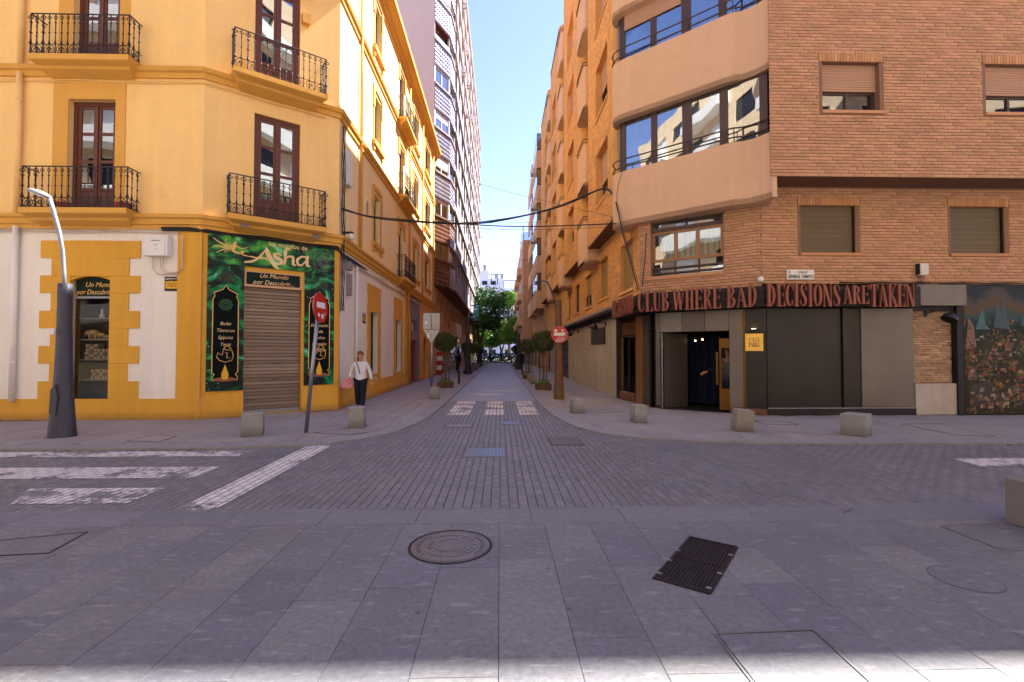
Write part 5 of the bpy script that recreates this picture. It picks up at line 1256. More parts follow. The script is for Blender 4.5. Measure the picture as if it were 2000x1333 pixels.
# ---- copper letters
T, t_ = 0.124, 0.038
def ell(cx, cz, rx, rz, a0, a1, n=14): return [(cx+rx*math.cos(math.radians(a0+(a1-a0)*i/n)), cz+rz*math.sin(math.radians(a0+(a1-a0)*i/n))) for i in range(n+1)]
def ew(a0, a1, n=14, T=T): return [t_+(T-t_)*abs(math.cos(math.radians(a0+(a1-a0)*i/n)))**1.5 for i in range(n+1)]
def stem(x): return [([(x, 0.0), (x, 0.06), (x, 0.12), (x, 0.88), (x, 0.94), (x, 1.0)], [T*1.7, T*1.15, T, T, T*1.15, T*1.7])]
def thin(x, a=0.0, b=1.0): return [([(x, a), (x, a+0.06), (x, b-0.06), (x, b)], [0.12, t_, t_, 0.12])]
GL = {
 'I': (0.24, stem(0.12)),
 'L': (0.42, stem(0.13)+[([(0.13, 0.03), (0.36, 0.03)], t_), ([(0.40, 0.0), (0.40, 0.28)], [0.09, 0.01])]),
 'E': (0.44, stem(0.13)+[([(0.13, 0.03), (0.38, 0.03)], t_), ([(0.13, 0.97), (0.38, 0.97)], t_), ([(0.41, 0.0), (0.39, 0.26)], [0.08, 0.01]), ([(0.41, 1.0), (0.39, 0.76)], [0.08, 0.01]), ([(0.13, 0.52), (0.33, 0.52)], t_), ([(0.34, 0.42), (0.34, 0.52), (0.34, 0.62)], [0.01, 0.05, 0.01])]),
 'T': (0.46, stem(0.23)+[([(0.04, 0.97), (0.42, 0.97)], t_), ([(0.04, 1.0), (0.06, 0.72)], [0.08, 0.01]), ([(0.42, 1.0), (0.40, 0.72)], [0.08, 0.01])]),
 'C': (0.42, [(ell(0.22, 0.5, 0.15, 0.47, 50, 310, 24), [t_+(T-t_)*max(0, -math.cos(math.radians(50+260*i/24)))**0.8 for i in range(25)]), ([(0.385, 1.0), (0.375, 0.68)], [0.06, 0.01]), ([(0.33, 0.1), (0.36, 0.3)], [t_, 0.02])]),
 'O': (0.46, [(ell(0.23, 0.5, 0.155, 0.475, 0, 360, 32), ew(0, 360, 32))]),
 'U': (0.46, [([(0.12, 1.0), (0.12, 0.94), (0.12, 0.3), (0.135, 0.14), (0.19, 0.05), (0.26, 0.03), (0.33, 0.08), (0.365, 0.2), (0.37, 0.35), (0.37, 0.94), (0.37, 1.0)], [T*1.6, T, T, T*0.9, 0.1, 0.06, t_, t_, t_, t_, 0.13])]),
 'D': (0.46, stem(0.12)+[(ell(0.13, 0.5, 0.23, 0.47, 90, -90, 16), ew(90, -90, 16))]),
 'B': (0.44, stem(0.12)+[(ell(0.13, 0.76, 0.19, 0.215, 90, -90, 12), ew(90, -90, 12, T*0.85)), (ell(0.13, 0.275, 0.225, 0.25, 90, -90, 12), ew(90, -90, 12))]),
 'R': (0.46, stem(0.12)+[(ell(0.13, 0.745, 0.20, 0.23, 90, -90, 12), ew(90, -90, 12, T*0.85)), ([(0.17, 0.52), (0.27, 0.42), (0.33, 0.2), (0.38, 0.05), (0.45, 0.02)], [t_, T*0.8, T, T*0.6, 0.02])]),
 'P': (0.44, stem(0.12)+[(ell(0.13, 0.72, 0.22, 0.255, 90, -90, 12), ew(90, -90, 12))]),
 'H': (0.50, stem(0.12)+stem(0.38)+[([(0.12, 0.5), (0.38, 0.5)], t_)]),
 'A': (0.46, [([(0.06, 0.0), (0.07, 0.05), (0.2, 1.0)], [0.14, t_, t_]), ([(0.2, 1.0), (0.26, 0.7), (0.38, 0.06), (0.39, 0.0)], [0.03, T*0.8, T, T*1.6]), ([(0.11, 0.32), (0.33, 0.32)], t_)]),
 'N': (0.48, [([(0.08, 0.0), (0.08, 0.05), (0.08, 1.0)], [0.13, t_, t_]), ([(0.05, 1.0), (0.12, 0.9), (0.38, 0.05), (0.42, 0.0)], [0.1, T*0.95, T*0.95, 0.04]), ([(0.42, 0.0), (0.42, 0.95), (0.42, 1.0)], [t_, t_, 0.13])]),
 'S': (0.42, [([(0.35, 0.70), (0.345, 0.84), (0.28, 0.95), (0.19, 0.965), (0.11, 0.88), (0.10, 0.76), (0.15, 0.63), (0.24, 0.47), (0.31, 0.32), (0.31, 0.16), (0.25, 0.05), (0.17, 0.03), (0.09, 0.1), (0.065, 0.22), (0.06, 0.33)], [0.03, 0.035, t_, t_, 0.07, 0.11, 0.15, T*1.1, 0.14, 0.10, 0.05, t_, t_, 0.04, 0.02])]),
 'K': (0.48, stem(0.12)+[([(0.18, 0.45), (0.38, 0.95), (0.40, 1.0)], [t_, t_, 0.13]), ([(0.21, 0.55), (0.3, 0.35), (0.42, 0.04), (0.44, 0.0)], [0.06, T, T, T*1.4])]),
 'W': (0.66, [([(0.08, 1.0), (0.1, 0.93), (0.2, 0.05), (0.21, 0.0)], [T*1.5, T, T*0.9, 0.03]), ([(0.21, 0.0), (0.33, 0.95), (0.34, 1.0)], [t_, t_, 0.08]), ([(0.34, 0.95), (0.45, 0.05), (0.46, 0.0)], [T, T*0.9, 0.03]), ([(0.46, 0.0), (0.59, 0.95), (0.60, 1.0)], [t_, t_, 0.12])]),
}
sign = thing('club_sign', 'copper coloured club name in tall serif letters round the corner fascia', 'sign', (6.5, 11.6, 2.7))
LP = [(3.74, 16.3), (3.84, 13.36), (6.50, 11.62), (10.6, 11.62)]
segs = [frame(LP[i][0], LP[i][1], LP[i+1][0]-LP[i][0], LP[i+1][1]-LP[i][1]) for i in range(3)]
def word(txt, x0, x1, seg, h=0.56, zb=2.74):
    fr = segs[seg]; a = uz(fr, x0, 590)[0]; b = uz(fr, x1, 590)[0]
    wtot = sum(GL[c][0]+0.015 for c in txt); sx = (b-a)/(wtot*h)
    u = a
    for c in txt:
        gw, rib = GL[c]; mb = MB(fr)
        for i, (pts, ws) in enumerate(rib):
            P_ = [(u+x*h*sx, zb+z*h) for x, z in pts]
            W_ = ws if isinstance(ws, (list, tuple)) else [ws]*len(pts)
            W_ = [w_*h*(sx*0.75+0.25) for w_ in W_]
            mb.ribbon(P_, W_, -0.03-0.0015*i, 0.03+0.001*i)
        mb.build('letter', 'letter', sign); u += (gw+0.015)*h*sx
word('IL', 1196, 1206, 0); word('ROSSO', 1208, 1236, 0)
word('CLUB', 1246, 1308, 1); word('WHERE', 1314, 1409, 1); word('BAD', 1419, 1481, 1)
word('DECISIONS', 1497, 1642, 2); word('ARE', 1647, 1697, 2, 0.46, 2.81); word('TAKEN', 1698, 1786, 2)
# ---- concrete street wall, canopy, grille, wall lamps, doors
wall_holes('ground_wall', RST, 0, 42-16.67, 0, 3.1, [[st(1092), st(1110), 0.0, 2.35], [st(1064), st(1074), 0.0, 2.4]], 'concrete_wall', rb, 0.3)
MB(RST).bbox(0, 42-16.2, -0.42, 0.0, 3.08, 3.17, 0.01).build('canopy', 'tower', rb); MB(RST).box(0, 42-16.2, -0.1, 0.0, 2.86, 3.08).build('canopy_beam', 'castdark', rb)
MB(RST).box(st(1092), st(1110), 0.2, 0.22, 0, 2.35).build('street_door', 'castdark', rb); MB(RST).box(st(1064), st(1074), 0.2, 0.22, 0, 2.4).build('street_door', 'castdark', rb)
for i in range(4): MB(RST).bbox(st(1092)+0.1, st(1110)-0.1, 0.16, 0.2, 0.1+i*0.57, 0.6+i*0.57, 0.01).build('door_panel', 'club_dark', rb)
a, b = st(1156), st(1182)
MB(RST).box(a, b, -0.03, 0.0, 1.95, 2.6).build('vent', 'castdark', rb)
for i in range(10): put(box_piece(b-a-0.06, 0.05, 0.03, 'club_metal', 0.004), 'louver', rb, RST @ Matrix.Translation(((a+b)/2, -0.045, 2.0+i*0.062)) @ Matrix.Rotation(0.6, 4, 'X'))
def wall_lamp(fr, u, z, label, reach=0.65, s=1.0, side=0.0):
    t = thing('wall_lamp', label, 'lamp', wl(fr, u, 0, z), group='black wall lamps of the club')
    MB(fr).bbox(u-0.05, u+0.05, -0.03, 0, z-0.09, z+0.09, 0.005).build('bracket', 'black', t)
    ex, ed = u+side, -reach
    MB(fr).tube([(u, -0.03, z), (u+side*0.5, -reach*0.5, z+0.06), (ex, ed, z+0.03), (ex, ed, z-0.04)], 0.012, 6).build('arm', 'black', t)
    R3 = Matrix.Translation((ex, ed, z-0.05)) @ Matrix.Rotation(0.55, 4, 'Y')
    MB(fr @ R3).lathe([(0.03, 0.03), (0.06, 0.02), (0.13*s, -0.05*s), (0.17*s, -0.15*s), (0.165*s, -0.16*s), (0.12*s, -0.07*s), (0.02, -0.02)], 16).build('shade', 'black', t, smooth=True)
wall_lamp(RST, st(1183), 2.72, 'black wall lamp nearest the club letters on the concrete wall', 0.5, 0.9, 0.25)
for k, px in enumerate((1130, 1121, 1114)): wall_lamp(RST, st(px), 2.7, 'black wall lamp over the concrete wall, ' + ('second from the club letters', 'third from the club letters', 'farthest down the street')[k], 0.5, 0.9, 0.25)
wall_lamp(frame(6.7, 12.11, 1, 0), sf(1815), 2.62, 'black wall lamp on the small brick pier beside the painted panel', 0.35, 1.1, 0.40)
# plaque, lamp over it, street name sign, cameras, siren, mural
a, b = s2(1456, 670), s2(1491, 670)
t = thing('plaque', 'brass plaque with black lettering on the dark corner panel', 'sign', wl(RS2, (a+b)/2, -0.01, 1.65))
z1_, z0_ = uz(RS2, 1473, 652)[1], uz(RS2, 1473, 686)[1]
MB(RS2).bbox(a, b, -0.04, -0.012, z0_, z1_, 0.004).build('plate', mat('polished brass', '#e0b455', 0.35, 0.6, amp=0.1, scale=3), t)
zc_ = (z0_+z1_)/2
for txt, zz, h in (('CASA', zc_+0.005, 0.12), ('PARRA', zc_-0.125, 0.12)):
    wt = sum(GL[c][0] for c in txt); sx = (b-a)*0.62/(wt*h); u = (a+b)/2-(b-a)*0.31
    for c in txt:
        for i, (pts, ws) in enumerate(GL[c][1]):
            W_ = ws if isinstance(ws, (list, tuple)) else [ws]*len(pts)
            MB(RS2).ribbon([(u+x*h*sx, zz+z*h) for x, z in pts], [w_*h*0.9 for w_ in W_], -0.043-0.0003*i, -0.04).build('letter', 'black', t) if i == 0 else None
        if len(GL[c][1]) > 1:
            mb = MB(RS2)
            for i, (pts, ws) in enumerate(GL[c][1][1:]):
                W_ = ws if isinstance(ws, (list, tuple)) else [ws]*len(pts)
                mb.ribbon([(u+x*h*sx, zz+z*h) for x, z in pts], [max(0.006, w_*h*0.9) for w_ in W_], -0.0434-0.0003*i, -0.04)
            mb.build('letter', 'black', t)
        u += GL[c][0]*h*sx
t = thing('plaque_lamp', 'small black lamp fixed above the brass plaque', 'lamp', wl(RS2, (a+b)/2, 0, z1_+0.05)); MB(RS2).bbox((a+b)/2-0.09, (a+b)/2+0.09, -0.12, 0, z1_+0.06, z1_+0.12, 0.006).build('housing', 'black', t); MB(RS2).box((a+b)/2-0.05, (a+b)/2+0.05, -0.09, -0.04, z1_+0.1205, z1_+0.124).build('light', 'glow_lamp', t)
r = ur(RFL, 1535, 528, 1588, 547)
t = thing('street_sign', 'white street name sign reading CALLE GENERAL TAMAYO on the brick wall', 'street sign', wl(RFL, (r[0]+r[1])/2, 0, r[2]))
MB(RFL).bbox(r[0], r[1], -0.05, -0.02, r[2], r[3], 0.006).build('plate', 'white', t)
lettering('CALLE', 0.085, RFL, (r[0]+r[1])/2+0.05, r[3]-0.065, -0.052, 'black', t, bold=0.001); lettering('GENERAL TAMAYO', 0.125, RFL, (r[0]+r[1])/2, r[2]+0.075, -0.052, 'panel_green', t, sx=0.62, bold=0.002)
MB(RFL).prism([(r[0]+0.035, r[3]-0.03), (r[0]+0.095, r[3]-0.03), (r[0]+0.09, r[3]-0.09), (r[0]+0.065, r[3]-0.11), (r[0]+0.04, r[3]-0.09)], -0.053, -0.05, 'y').build('emblem', 'brick', t)
def wcam(fr, u, z, label, m='white'):
    t = thing('security_camera', label, 'camera', wl(fr, u, 0, z)); MB(fr).tube([(u, 0, z), (u, -0.12, z)], 0.03, 8).build('mount', m, t)
    MB(fr).lathe([(0.02, 0.08), (0.06, 0.06), (0.075, 0.0), (0.06, -0.05), (0.02, -0.07)], 12, (u, -0.15, z)).build('dome', m, t, smooth=True)
wcam(RCM, uz(RCM, 1494, 541)[0]-0.08, 3.45, 'small round camera on the brick between the club letters and the bronze window')
r = ur(RFL, 1788, 517, 1803, 540)
t = thing('siren_box', 'beige alarm box with hanging cables above the end of the club letters', 'alarm', wl(RFL, r[0], 0, r[2]))
MB(RFL).bbox(r[0], r[1]+0.02, -0.16, -0.02, r[2], r[3], 0.02).build('box', 'curtain', t); MB(RFL).box(r[0]-0.02, r[0], -0.14, -0.02, r[2]+0.03, r[3]).build('bracket', 'black', t)
for k in range(3): MB(RFL).tube([(r[0]+0.04+k*0.05, -0.06, r[2]), (r[0]+0.03+k*0.06, -0.05, r[2]-0.12), (r[0]+0.05+k*0.05, -0.04, 3.34)], 0.006, 5).build('cable', 'cable', t)
runs = []
for k in range(3): runs.append(([wl(RFL, sf(1640)+i*0.35, -0.04-0.01*k, 3.38+0.012*k+0.01*math.sin(i*2+k)) for i in range(15)], 0.008))
wires('cable_bundle', 'thin dark cables lying along the brick above the copper letters', runs)
def mural_mat():
    m = bpy.data.materials.new('painted landscape'); m.use_nodes = True; nt = m.node_tree; N = nt.nodes; K = nt.links; b = N['Principled BSDF']; b.inputs['Roughness'].default_value = 0.7; b.inputs['Specular IOR Level'].default_value = 0.2
    geo = N.new('ShaderNodeNewGeometry'); sp = N.new('ShaderNodeSeparateXYZ'); K.new(geo.outputs['Position'], sp.inputs[0])
    n0 = N.new('ShaderNodeTexNoise'); n0.inputs['Scale'].default_value = 1.6; n0.inputs['Detail'].default_value = 5; K.new(geo.outputs['Position'], n0.inputs['Vector'])
    ad = N.new('ShaderNodeMath'); ad.operation = 'MULTIPLY_ADD'; K.new(n0.outputs[0], ad.inputs[0]); ad.inputs[1].default_value = 1.3; K.new(sp.outputs[2], ad.inputs[2])
    mr = N.new('ShaderNodeMapRange'); mr.inputs[1].default_value = 0.5; mr.inputs[2].default_value = 4.1; K.new(ad.outputs[0], mr.inputs[0])
    cr = N.new('ShaderNodeValToRGB'); K.new(mr.outputs[0], cr.inputs[0]); e = cr.color_ramp.elements
    e[0].position = 0.0; e[0].color = lin('#2e2814'); e[1].position = 1.0; e[1].color = lin('#2f3a3e')
    def dk(h): return '#'+''.join('%02x' % int(int(h[i:i+2], 16)*0.72) for i in (1, 3, 5))
    for p, c in ((0.12, '#3c3718'), (0.22, '#4c4022'), (0.30, '#3c3a1e'), (0.42, '#47431f'), (0.52, '#4a4c2a'), (0.60, '#2e3a2c'), (0.68, '#2c4a48'), (0.76, '#4d6663'), (0.82, '#7d6240'), (0.88, '#6d6560'), (0.94, '#3a4448')):
        q = e.new(p); q.color = lin(dk(c))
    vo = N.new('ShaderNodeTexVoronoi'); vo.inputs['Scale'].default_value = 15; vo.inputs['Randomness'].default_value = 1; K.new(geo.outputs['Position'], vo.inputs['Vector'])
    c2 = N.new('ShaderNodeValToRGB'); sx = N.new('ShaderNodeSeparateColor'); K.new(vo.outputs['Color'], sx.inputs[0]); K.new(sx.outputs[0], c2.inputs[0]); c2.color_ramp.interpolation = 'CONSTANT'; f = c2.color_ramp.elements
    f[0].color = lin('#2a2a1c'); f[1].position = 0.9; f[1].color = lin('#8f7c60')
    for p, c in ((0.25, '#6b5a2e'), (0.45, '#8a4a30'), (0.6, '#24302a'), (0.72, '#7a6446'), (0.82, '#7a2f26')): q = f.new(p); q.color = lin(c)
    n3 = N.new('ShaderNodeTexNoise'); n3.inputs['Scale'].default_value = 3.2; n3.inputs['Detail'].default_value = 6; K.new(geo.outputs['Position'], n3.inputs['Vector'])
    k = N.new('ShaderNodeMath'); k.operation = 'MULTIPLY_ADD'; k.use_clamp = True; K.new(n3.outputs[0], k.inputs[0]); k.inputs[1].default_value = 7; k.inputs[2].default_value = -3.4
    zl = N.new('ShaderNodeMath'); zl.operation = 'LESS_THAN'; K.new(sp.outputs[2], zl.inputs[0]); zl.inputs[1].default_value = 2.45
    k2 = N.new('ShaderNodeMath'); k2.operation = 'MULTIPLY'; K.new(k.outputs[0], k2.inputs[0]); K.new(zl.outputs[0], k2.inputs[1])
    mx = N.new('ShaderNodeMix'); mx.data_type = 'RGBA'; K.new(k2.outputs[0], mx.inputs[0]); K.new(cr.outputs[0], mx.inputs[6]); K.new(c2.outputs[0], mx.inputs[7])
    K.new(mx.outputs[2], b.inputs['Base Color']); return m
u0 = sf(1882)
mu = thing('mural_panel', 'large painted landscape panel crowded with small shapes at the right end', 'mural', wl(RFL, u0+1.2, 0, 0))
MB(RFL).box(u0, u0+3.4, -0.03, 0.02, 0.03, 3.32).build('panel', mural_mat(), mu)
for pts, col in (([(0.3, 2.2), (0.5, 2.75), (0.58, 2.3), (0.7, 2.2)], '#365960'), ([(0.78, 2.25), (0.9, 2.9), (0.98, 2.6), (1.06, 3.0), (1.18, 2.35), (1.22, 2.2)], '#253c40'), ([(0.04, 1.7), (0.12, 2.5), (0.25, 2.3), (0.32, 1.75)], '#745040'), ([(0.06, 0.9), (0.14, 1.25), (0.26, 1.2), (0.32, 0.9)], '#6c4a38'), ([(1.5, 2.3), (1.62, 2.75), (1.75, 2.25)], '#2c4340'), ([(0.1, 0.25), (0.18, 0.75), (0.6, 0.9), (0.9, 0.6), (0.95, 0.25)], '#2a2018')):
    MB(RFL).prism([(u0+x, z) for x, z in pts], -0.0325, -0.03, 'y').build('painted_shape', mat('mural paint', col, 0.5, amp=0.25, scale=9), mu)
random.seed(3)
mm = [mat('mural figure', c, 0.5, amp=0.2, scale=12) for c in ('#7c6248', '#7a2f1a', '#8a785e', '#3c2817', '#5e3d26', '#20302c', '#4a4620', '#2a2418')]
for i in range(520):
    x, z = random.uniform(0.08, 3.2), random.choice([random.uniform(0.15, 0.7), random.uniform(0.9, 2.1), random.uniform(0.7, 2.3)]); s_ = 0.5+0.6*(2.3-z)/2
    w_ = random.uniform(0.015, 0.045)*s_; h = random.uniform(0.05, 0.13)*s_
    k = random.random()
    P_ = [(x-w_, z), (x+w_*0.7, z-0.01), (x+w_, z+h*0.6), (x+w_*0.3, z+h), (x-w_*0.4, z+h*0.95), (x-w_*0.8, z+h*0.5)] if k < 0.6 else [(x-w_*2, z), (x+w_*2, z), (x+w_*2.3, z+h*0.5), (x+w_, z+h*0.7), (x-w_*1.8, z+h*0.5)]
    MB(RFL).prism([(u0+p[0], p[1]) for p in P_], -0.0345-0.00005*(i % 40), -0.0325, 'y').build('painted_figure', mm[i % 8], mu)
random.seed(11)

# ================================================================ FAR BUILDINGS
tw = thing('apartment_tower', 'tall pale apartment tower with tiled bays behind the yellow building', 'building', (-4.6, 33.2, 0))
TH_ = 39.0; TC = frame(-4.62, 33.15, 0.87, 1.85); TCL = math.hypot(0.87, 1.85); TC2 = frame(-3.75, 35.0, 0.15, 2.0); TS = frame(-3.6, 37.0, 0, 1); TSL = 47.0
MB().box(-30, -4.62, 33.15, 33.3, 0.0, TH_).build('side_wall', 'tower_side', tw)
MB().prism([(-30, 33.4), (-4.7, 33.4), (-4.5, 34.5), (-4.1, 35.2), (-4.1, 84), (-30, 84)], 6.4, TH_-0.3).build('inner_core', 'core', tw)
MB().prism([(-30, 33.4), (-4.9, 33.4), (-4.9, 84), (-30, 84)], 0, 6.4).build('inner_core', 'core', tw)
MB().prism([(-4.62, 33.15), (-3.75, 35.0), (-3.6, 37), (-3.6, 84), (-5, 84), (-5, 33.3)], 6.28, 6.40).build('soffit', 'soffit', tw)
MB().prism([(-30, 33.2), (-4.6, 33.2), (-3.7, 35.0), (-3.5, 37), (-3.5, 84), (-30, 84)], TH_-0.3, TH_).build('roof', 'tower', tw)
for fr, L_ in ((TC, TCL), (TC2, math.hypot(0.15, 2.0))):
    for k in range(11):
        z0, z1 = 6.3+3.12*k, 8.05+3.12*k; m_ = 'tile_brown' if k < 2 else 'tile'
        n = round(L_/0.23); rows = []
        for i in range(n):
            for j in range(6): rows.append([(i+0.5)*L_/n, -0.02, z0+(j+0.5)*(z1-z0)/6, L_/n-0.02, 0.06, (z1-z0)/6-0.02, 0])
        fast_boxes('facade_tiles', rows, m_, tw, 0.006, fr)
        MB(fr).box(0, L_, -0.03, 0.3, z0, z1).build('bay_parapet', 'tile_brown' if k < 2 else 'tower', tw) if False else MB(fr).box(0, L_, 0.0, 0.3, z0, z1).build('bay_parapet', 'mortar' if k < 2 else 'tower', tw)
        MB(fr).box(-0.02, L_+0.02, -0.12, 0.3, z1, z1+0.14).build('ledge', 'soffit' if k < 2 else 'tower', tw)
        if fr is TC:
            a, b = 0.12, L_-0.1; c, e = z1+0.14, z0+3.12
            q = (k*3) % 4
            if k == 5:
                MB(fr).box(0, L_, 1.0, 1.05, c, e).build('loggia_wall', 'beige', tw); MB(fr).box(0, L_, 0.0, 1.0, e-0.04, e-0.001).build('loggia_ceiling', 'wood', tw)
                MB(fr).lathe([(0.12, 0), (0.1, -0.06), (0.02, -0.08)], 12, (L_*0.5, 0.5, e-0.05)).build('ceiling_lamp', 'white_alu', tw); MB(fr).box(0.05, L_-0.05, 0.0, 0.03, c, c+0.35).build('railing', 'white_alu', tw)
            else:
                fm = 'brass_frame' if k == 0 else 'white_alu'
                z_ = e-(0.0 if q == 0 else 0.45 if q == 1 else 0.75 if q == 2 else 0.2)
                pane_window(fr, a, b, c, z_, tw, d=0.1, frame_m=fm, cols=2, t=0.07, glass='glass_mirror', back='curtain')
                if z_ < e-0.1: slat_shutter(fr, a, b, z_, e, tw, 'white_alu', d=0.06, pitch=0.08, each=False)
                MB(fr).box(0, a, 0, 0.3, c, e).box(b, L_, 0, 0.3, c, e).build('bay_post', 'white_alu' if k else 'beige2', tw)
        else: pane_window(fr, 0.1, L_-0.1, z1+0.14, z0+3.12, tw, d=0.1, frame_m='white_alu', cols=1, t=0.06, back='curtain')
hs = []
for k in range(10):
    for j in range(15):
        u = 0.5+j*3.1; hs.append([u, u+(1.5 if j % 2 else 1.9), 8.1+3.12*k-(0.9 if j % 3 == 0 else 0), 9.2+3.12*k])
wall_holes('wall', TS, 0, TSL, 6.3, TH_, hs, 'tower', tw, 0.25)
for k in range(11): MB(TS).box(0, TSL, -0.16, 0.0, 6.3+3.12*k-0.02, 6.3+3.12*k+0.14).build('floor_band', 'soffit' if k < 1 else 'tower_side', tw)
MB(TS).box(0, TSL, 0.3, 0.32, 6.4, TH_-0.4).build('backing', 'dark', tw)
pm_ = {}
for i, h in enumerate(hs):
    key = (round(h[1]-h[0], 2), round(h[3]-h[2], 2))
    if key not in pm_:
        m2 = MB(); w_, hh = key; m2.box(-w_/2, w_/2, -0.03, 0.03, 0, 0.06).box(-w_/2, w_/2, -0.03, 0.03, hh-0.06, hh).box(-0.04, 0.04, -0.03, 0.03, 0.06, hh-0.06).box(-w_/2, -w_/2+0.06, -0.03, 0.03, 0.06, hh-0.06).box(w_/2-0.06, w_/2, -0.03, 0.03, 0.06, hh-0.06)
        me = m2.mesh('window'); me.materials.append(M['white_alu']); m3_ = MB().box(-w_/2+0.06, w_/2-0.06, 0, 0.01, 0.06, hh-0.06).mesh('pane'); m3_.materials.append(M['glass_mirror']); pm_[key] = (me, m3_)
    W_ = TS @ Matrix.Translation(((h[0]+h[1])/2, 0.16, h[2]))
    o = put(pm_[key][0], 'window', tw, W_); put(pm_[key][1], 'pane', o, W_)
acm = MB().bbox(-0.4, 0.4, -0.32, -0.02, 0, 0.6, 0.02).mesh('body'); acm.materials.append(M['white_alu'])
acf = MB().lathe([(0.22, 0.0), (0.22, 0.02), (0.05, 0.03)], 16).mesh('fan'); acf.materials.append(M['club_dark']); acb = MB().box(-0.35, -0.3, -0.34, 0, -0.06, 0).box(0.3, 0.35, -0.34, 0, -0.06, 0).box(-0.3, 0.3, -0.34, -0.3, -0.05, -0.01).mesh('bracket'); acb.materials.append(M['steel'])
def ac_unit(fr, u, z, where):
    W_ = fr @ Matrix.Translation((u, -0.02, z)); t = thing('air_conditioner', where, 'air conditioner', W_.translation, math.atan2(fr[1][0], fr[0][0]), group='air conditioner units on the facades')
    W_ = wmat(t); put(acm, 'body', t, W_); put(acf, 'fan', t, W_ @ Matrix.Translation((-0.08, -0.325, 0.3)) @ Matrix.Rotation(math.pi/2, 4, 'X')); put(acb, 'bracket', t, W_)
for i, (px, py) in enumerate(((903, 6), (908, 98), (902, 140), (912, 165), (907, 222), (919, 232), (925, 270), (914, 290), (921, 345), (931, 362), (925, 405), (934, 418), (915, 482), (926, 515))):
    u, z = uz(TS, px, py)
    if z < TH_-1: ac_unit(TS, u, z-0.3, 'white air conditioner on the tall tower facade, %s from the top' % ('topmost', 'second', 'third', 'fourth', 'fifth', 'sixth', 'seventh', 'eighth', 'ninth', 'tenth', 'eleventh', 'twelfth', 'thirteenth', 'lowest')[i])
TG = frame(-4.6, 33.2, 0, 1)
gh = [[1.0+j*2.6, 2.3+j*2.6, 3.9, 5.7] for j in range(18)]
wall_holes('ground_wall', TG, 0, 50, 0, 6.3, gh, 'beige2', tw, 0.25)
for h in gh: MB(TG).box(h[0], h[1], 0.2, 0.22, h[2], h[3]).build('window', 'club_dark', tw)
for u in (4, 11, 18, 27, 36): MB(TG).box(u, u+4, -0.03, 0.02, 0.1, 2.8).build('shop_front', 'club_dark' if u != 11 else 'tower', tw); MB(TG).box(u+0.1, u+3.9, -0.045, -0.031, 0.25, 2.2).build('pane', 'glass', tw)
MB(TG).bbox(9.5, 14.5, -0.7, 0, 2.9, 4.3, 0.02).build('shop_canopy', 'beige2', tw); MB(TG).box(9.6, 14.5, -0.72, -0.701, 3.0, 4.2).build('shop_sign_board', 'white', tw)
t = thing('striped_post', 'red and white banded shop pillar behind the left clipped tree', 'pillar', wl(TG, 1.4, -0.2, 0))
for k in range(6): MB(TG).bbox(1.2, 1.62, -0.42, -0.03, 0.02+k*0.33, 0.34+k*0.33, 0.01).build('band', 'white' if k % 2 else 'red', t)
for i, (a_, z0, lab) in enumerate(((64, 6.9, 'teal projecting shop sign at the far end of the tower, upper one'), (60, 5.6, 'teal projecting shop sign under the other one on the tower'))):
    t = thing('shop_sign', lab, 'sign', (-3.3, a_, z0)); MB().bbox(-4.3+0.8*0, -2.9, a_, a_+0.25, z0, z0+1.05, 0.02).build('board', 'green_sign', t); MB().box(-4.0, -3.2, a_-0.012, a_, z0+0.42, z0+0.62).build('stripe', 'white', t); MB().box(-4.35, -3.9, a_+0.08, a_+0.16, z0+0.4, z0+0.5).build('arm', 'black', t)

bb = thing('apartment_block', 'sand coloured apartment block with stacked enclosed bays beyond the brick building', 'building', (3.9, 42.2, 0))
BS = frame(3.9, 57.8, 0, -1)
MB().box(3.95, 16, 42.2, 57.8, 0, 21.5).build('core', 'beige2', bb)
for k in range(5):
    z0 = 5.6+3.2*k
    for u0 in (9.2, 2.0):
        MB(BS).bbox(u0, u0+5.8, -0.62, 0.05, z0, z0+1.6, 0.02).build('bay_parapet', 'beige', bb)
        MB(BS).box(u0+0.1, u0+5.7, -0.55, 0.0, z0+1.6, z0+3.2).build('bay_glazing', 'brown_frame', bb)
        for j in range(4): MB(BS).box(u0+0.2+j*1.4, u0+1.45+j*1.4, -0.57, -0.551, z0+1.7, z0+3.1).build('pane', 'glass_mirror', bb)
        MB(BS).box(u0+5.701, u0+5.712, -0.5, -0.05, z0+1.7, z0+3.1).build('pane', 'glass', bb)
for u0 in (0.5, 5, 9.5, 13.5): MB(BS).box(u0, u0+1.2, -0.02, 0.0, 0.1, 2.4).build('street_door', 'castdark', bb)
for i, (px, py) in enumerate(((1052, 300), (1054, 368), (1050, 455))):
    u, z = uz(BS, px, py, -0.62); ac_unit(frame(3.28, 57.8, 0, -1), 12.5, z, 'air conditioner on the sand coloured block, ' + ('highest', 'middle', 'lowest')[i])
ep = thing('end_building', 'plain sand coloured building with a roof terrace near the park', 'building', (2.7, 58, 0))
MB().box(2.75, 16, 58, 82, 3.2, 15.4).build('wall', 'beige2', ep); MB().box(4.0, 16, 58.2, 82, 0, 3.2).build('ground_wall', 'tower', ep)
for z in (6.4, 9.6, 12.8): MB().box(2.74, 16, 57.985, 58.0, z, z+0.05).build('joint', 'soffit', ep)
for z in (5.0, 8.2, 11.4): MB().bbox(2.2, 2.75, 60, 66, z, z+0.9, 0.02).build('balcony', 'beige', ep); MB().box(2.72, 2.76, 60.4, 65.6, z+0.9, z+2.4).build('window', 'club_dark', ep)
for z in (5.0, 8.2, 11.4): MB().bbox(2.2, 2.75, 70, 76, z, z+0.9, 0.02).build('balcony', 'beige', ep)
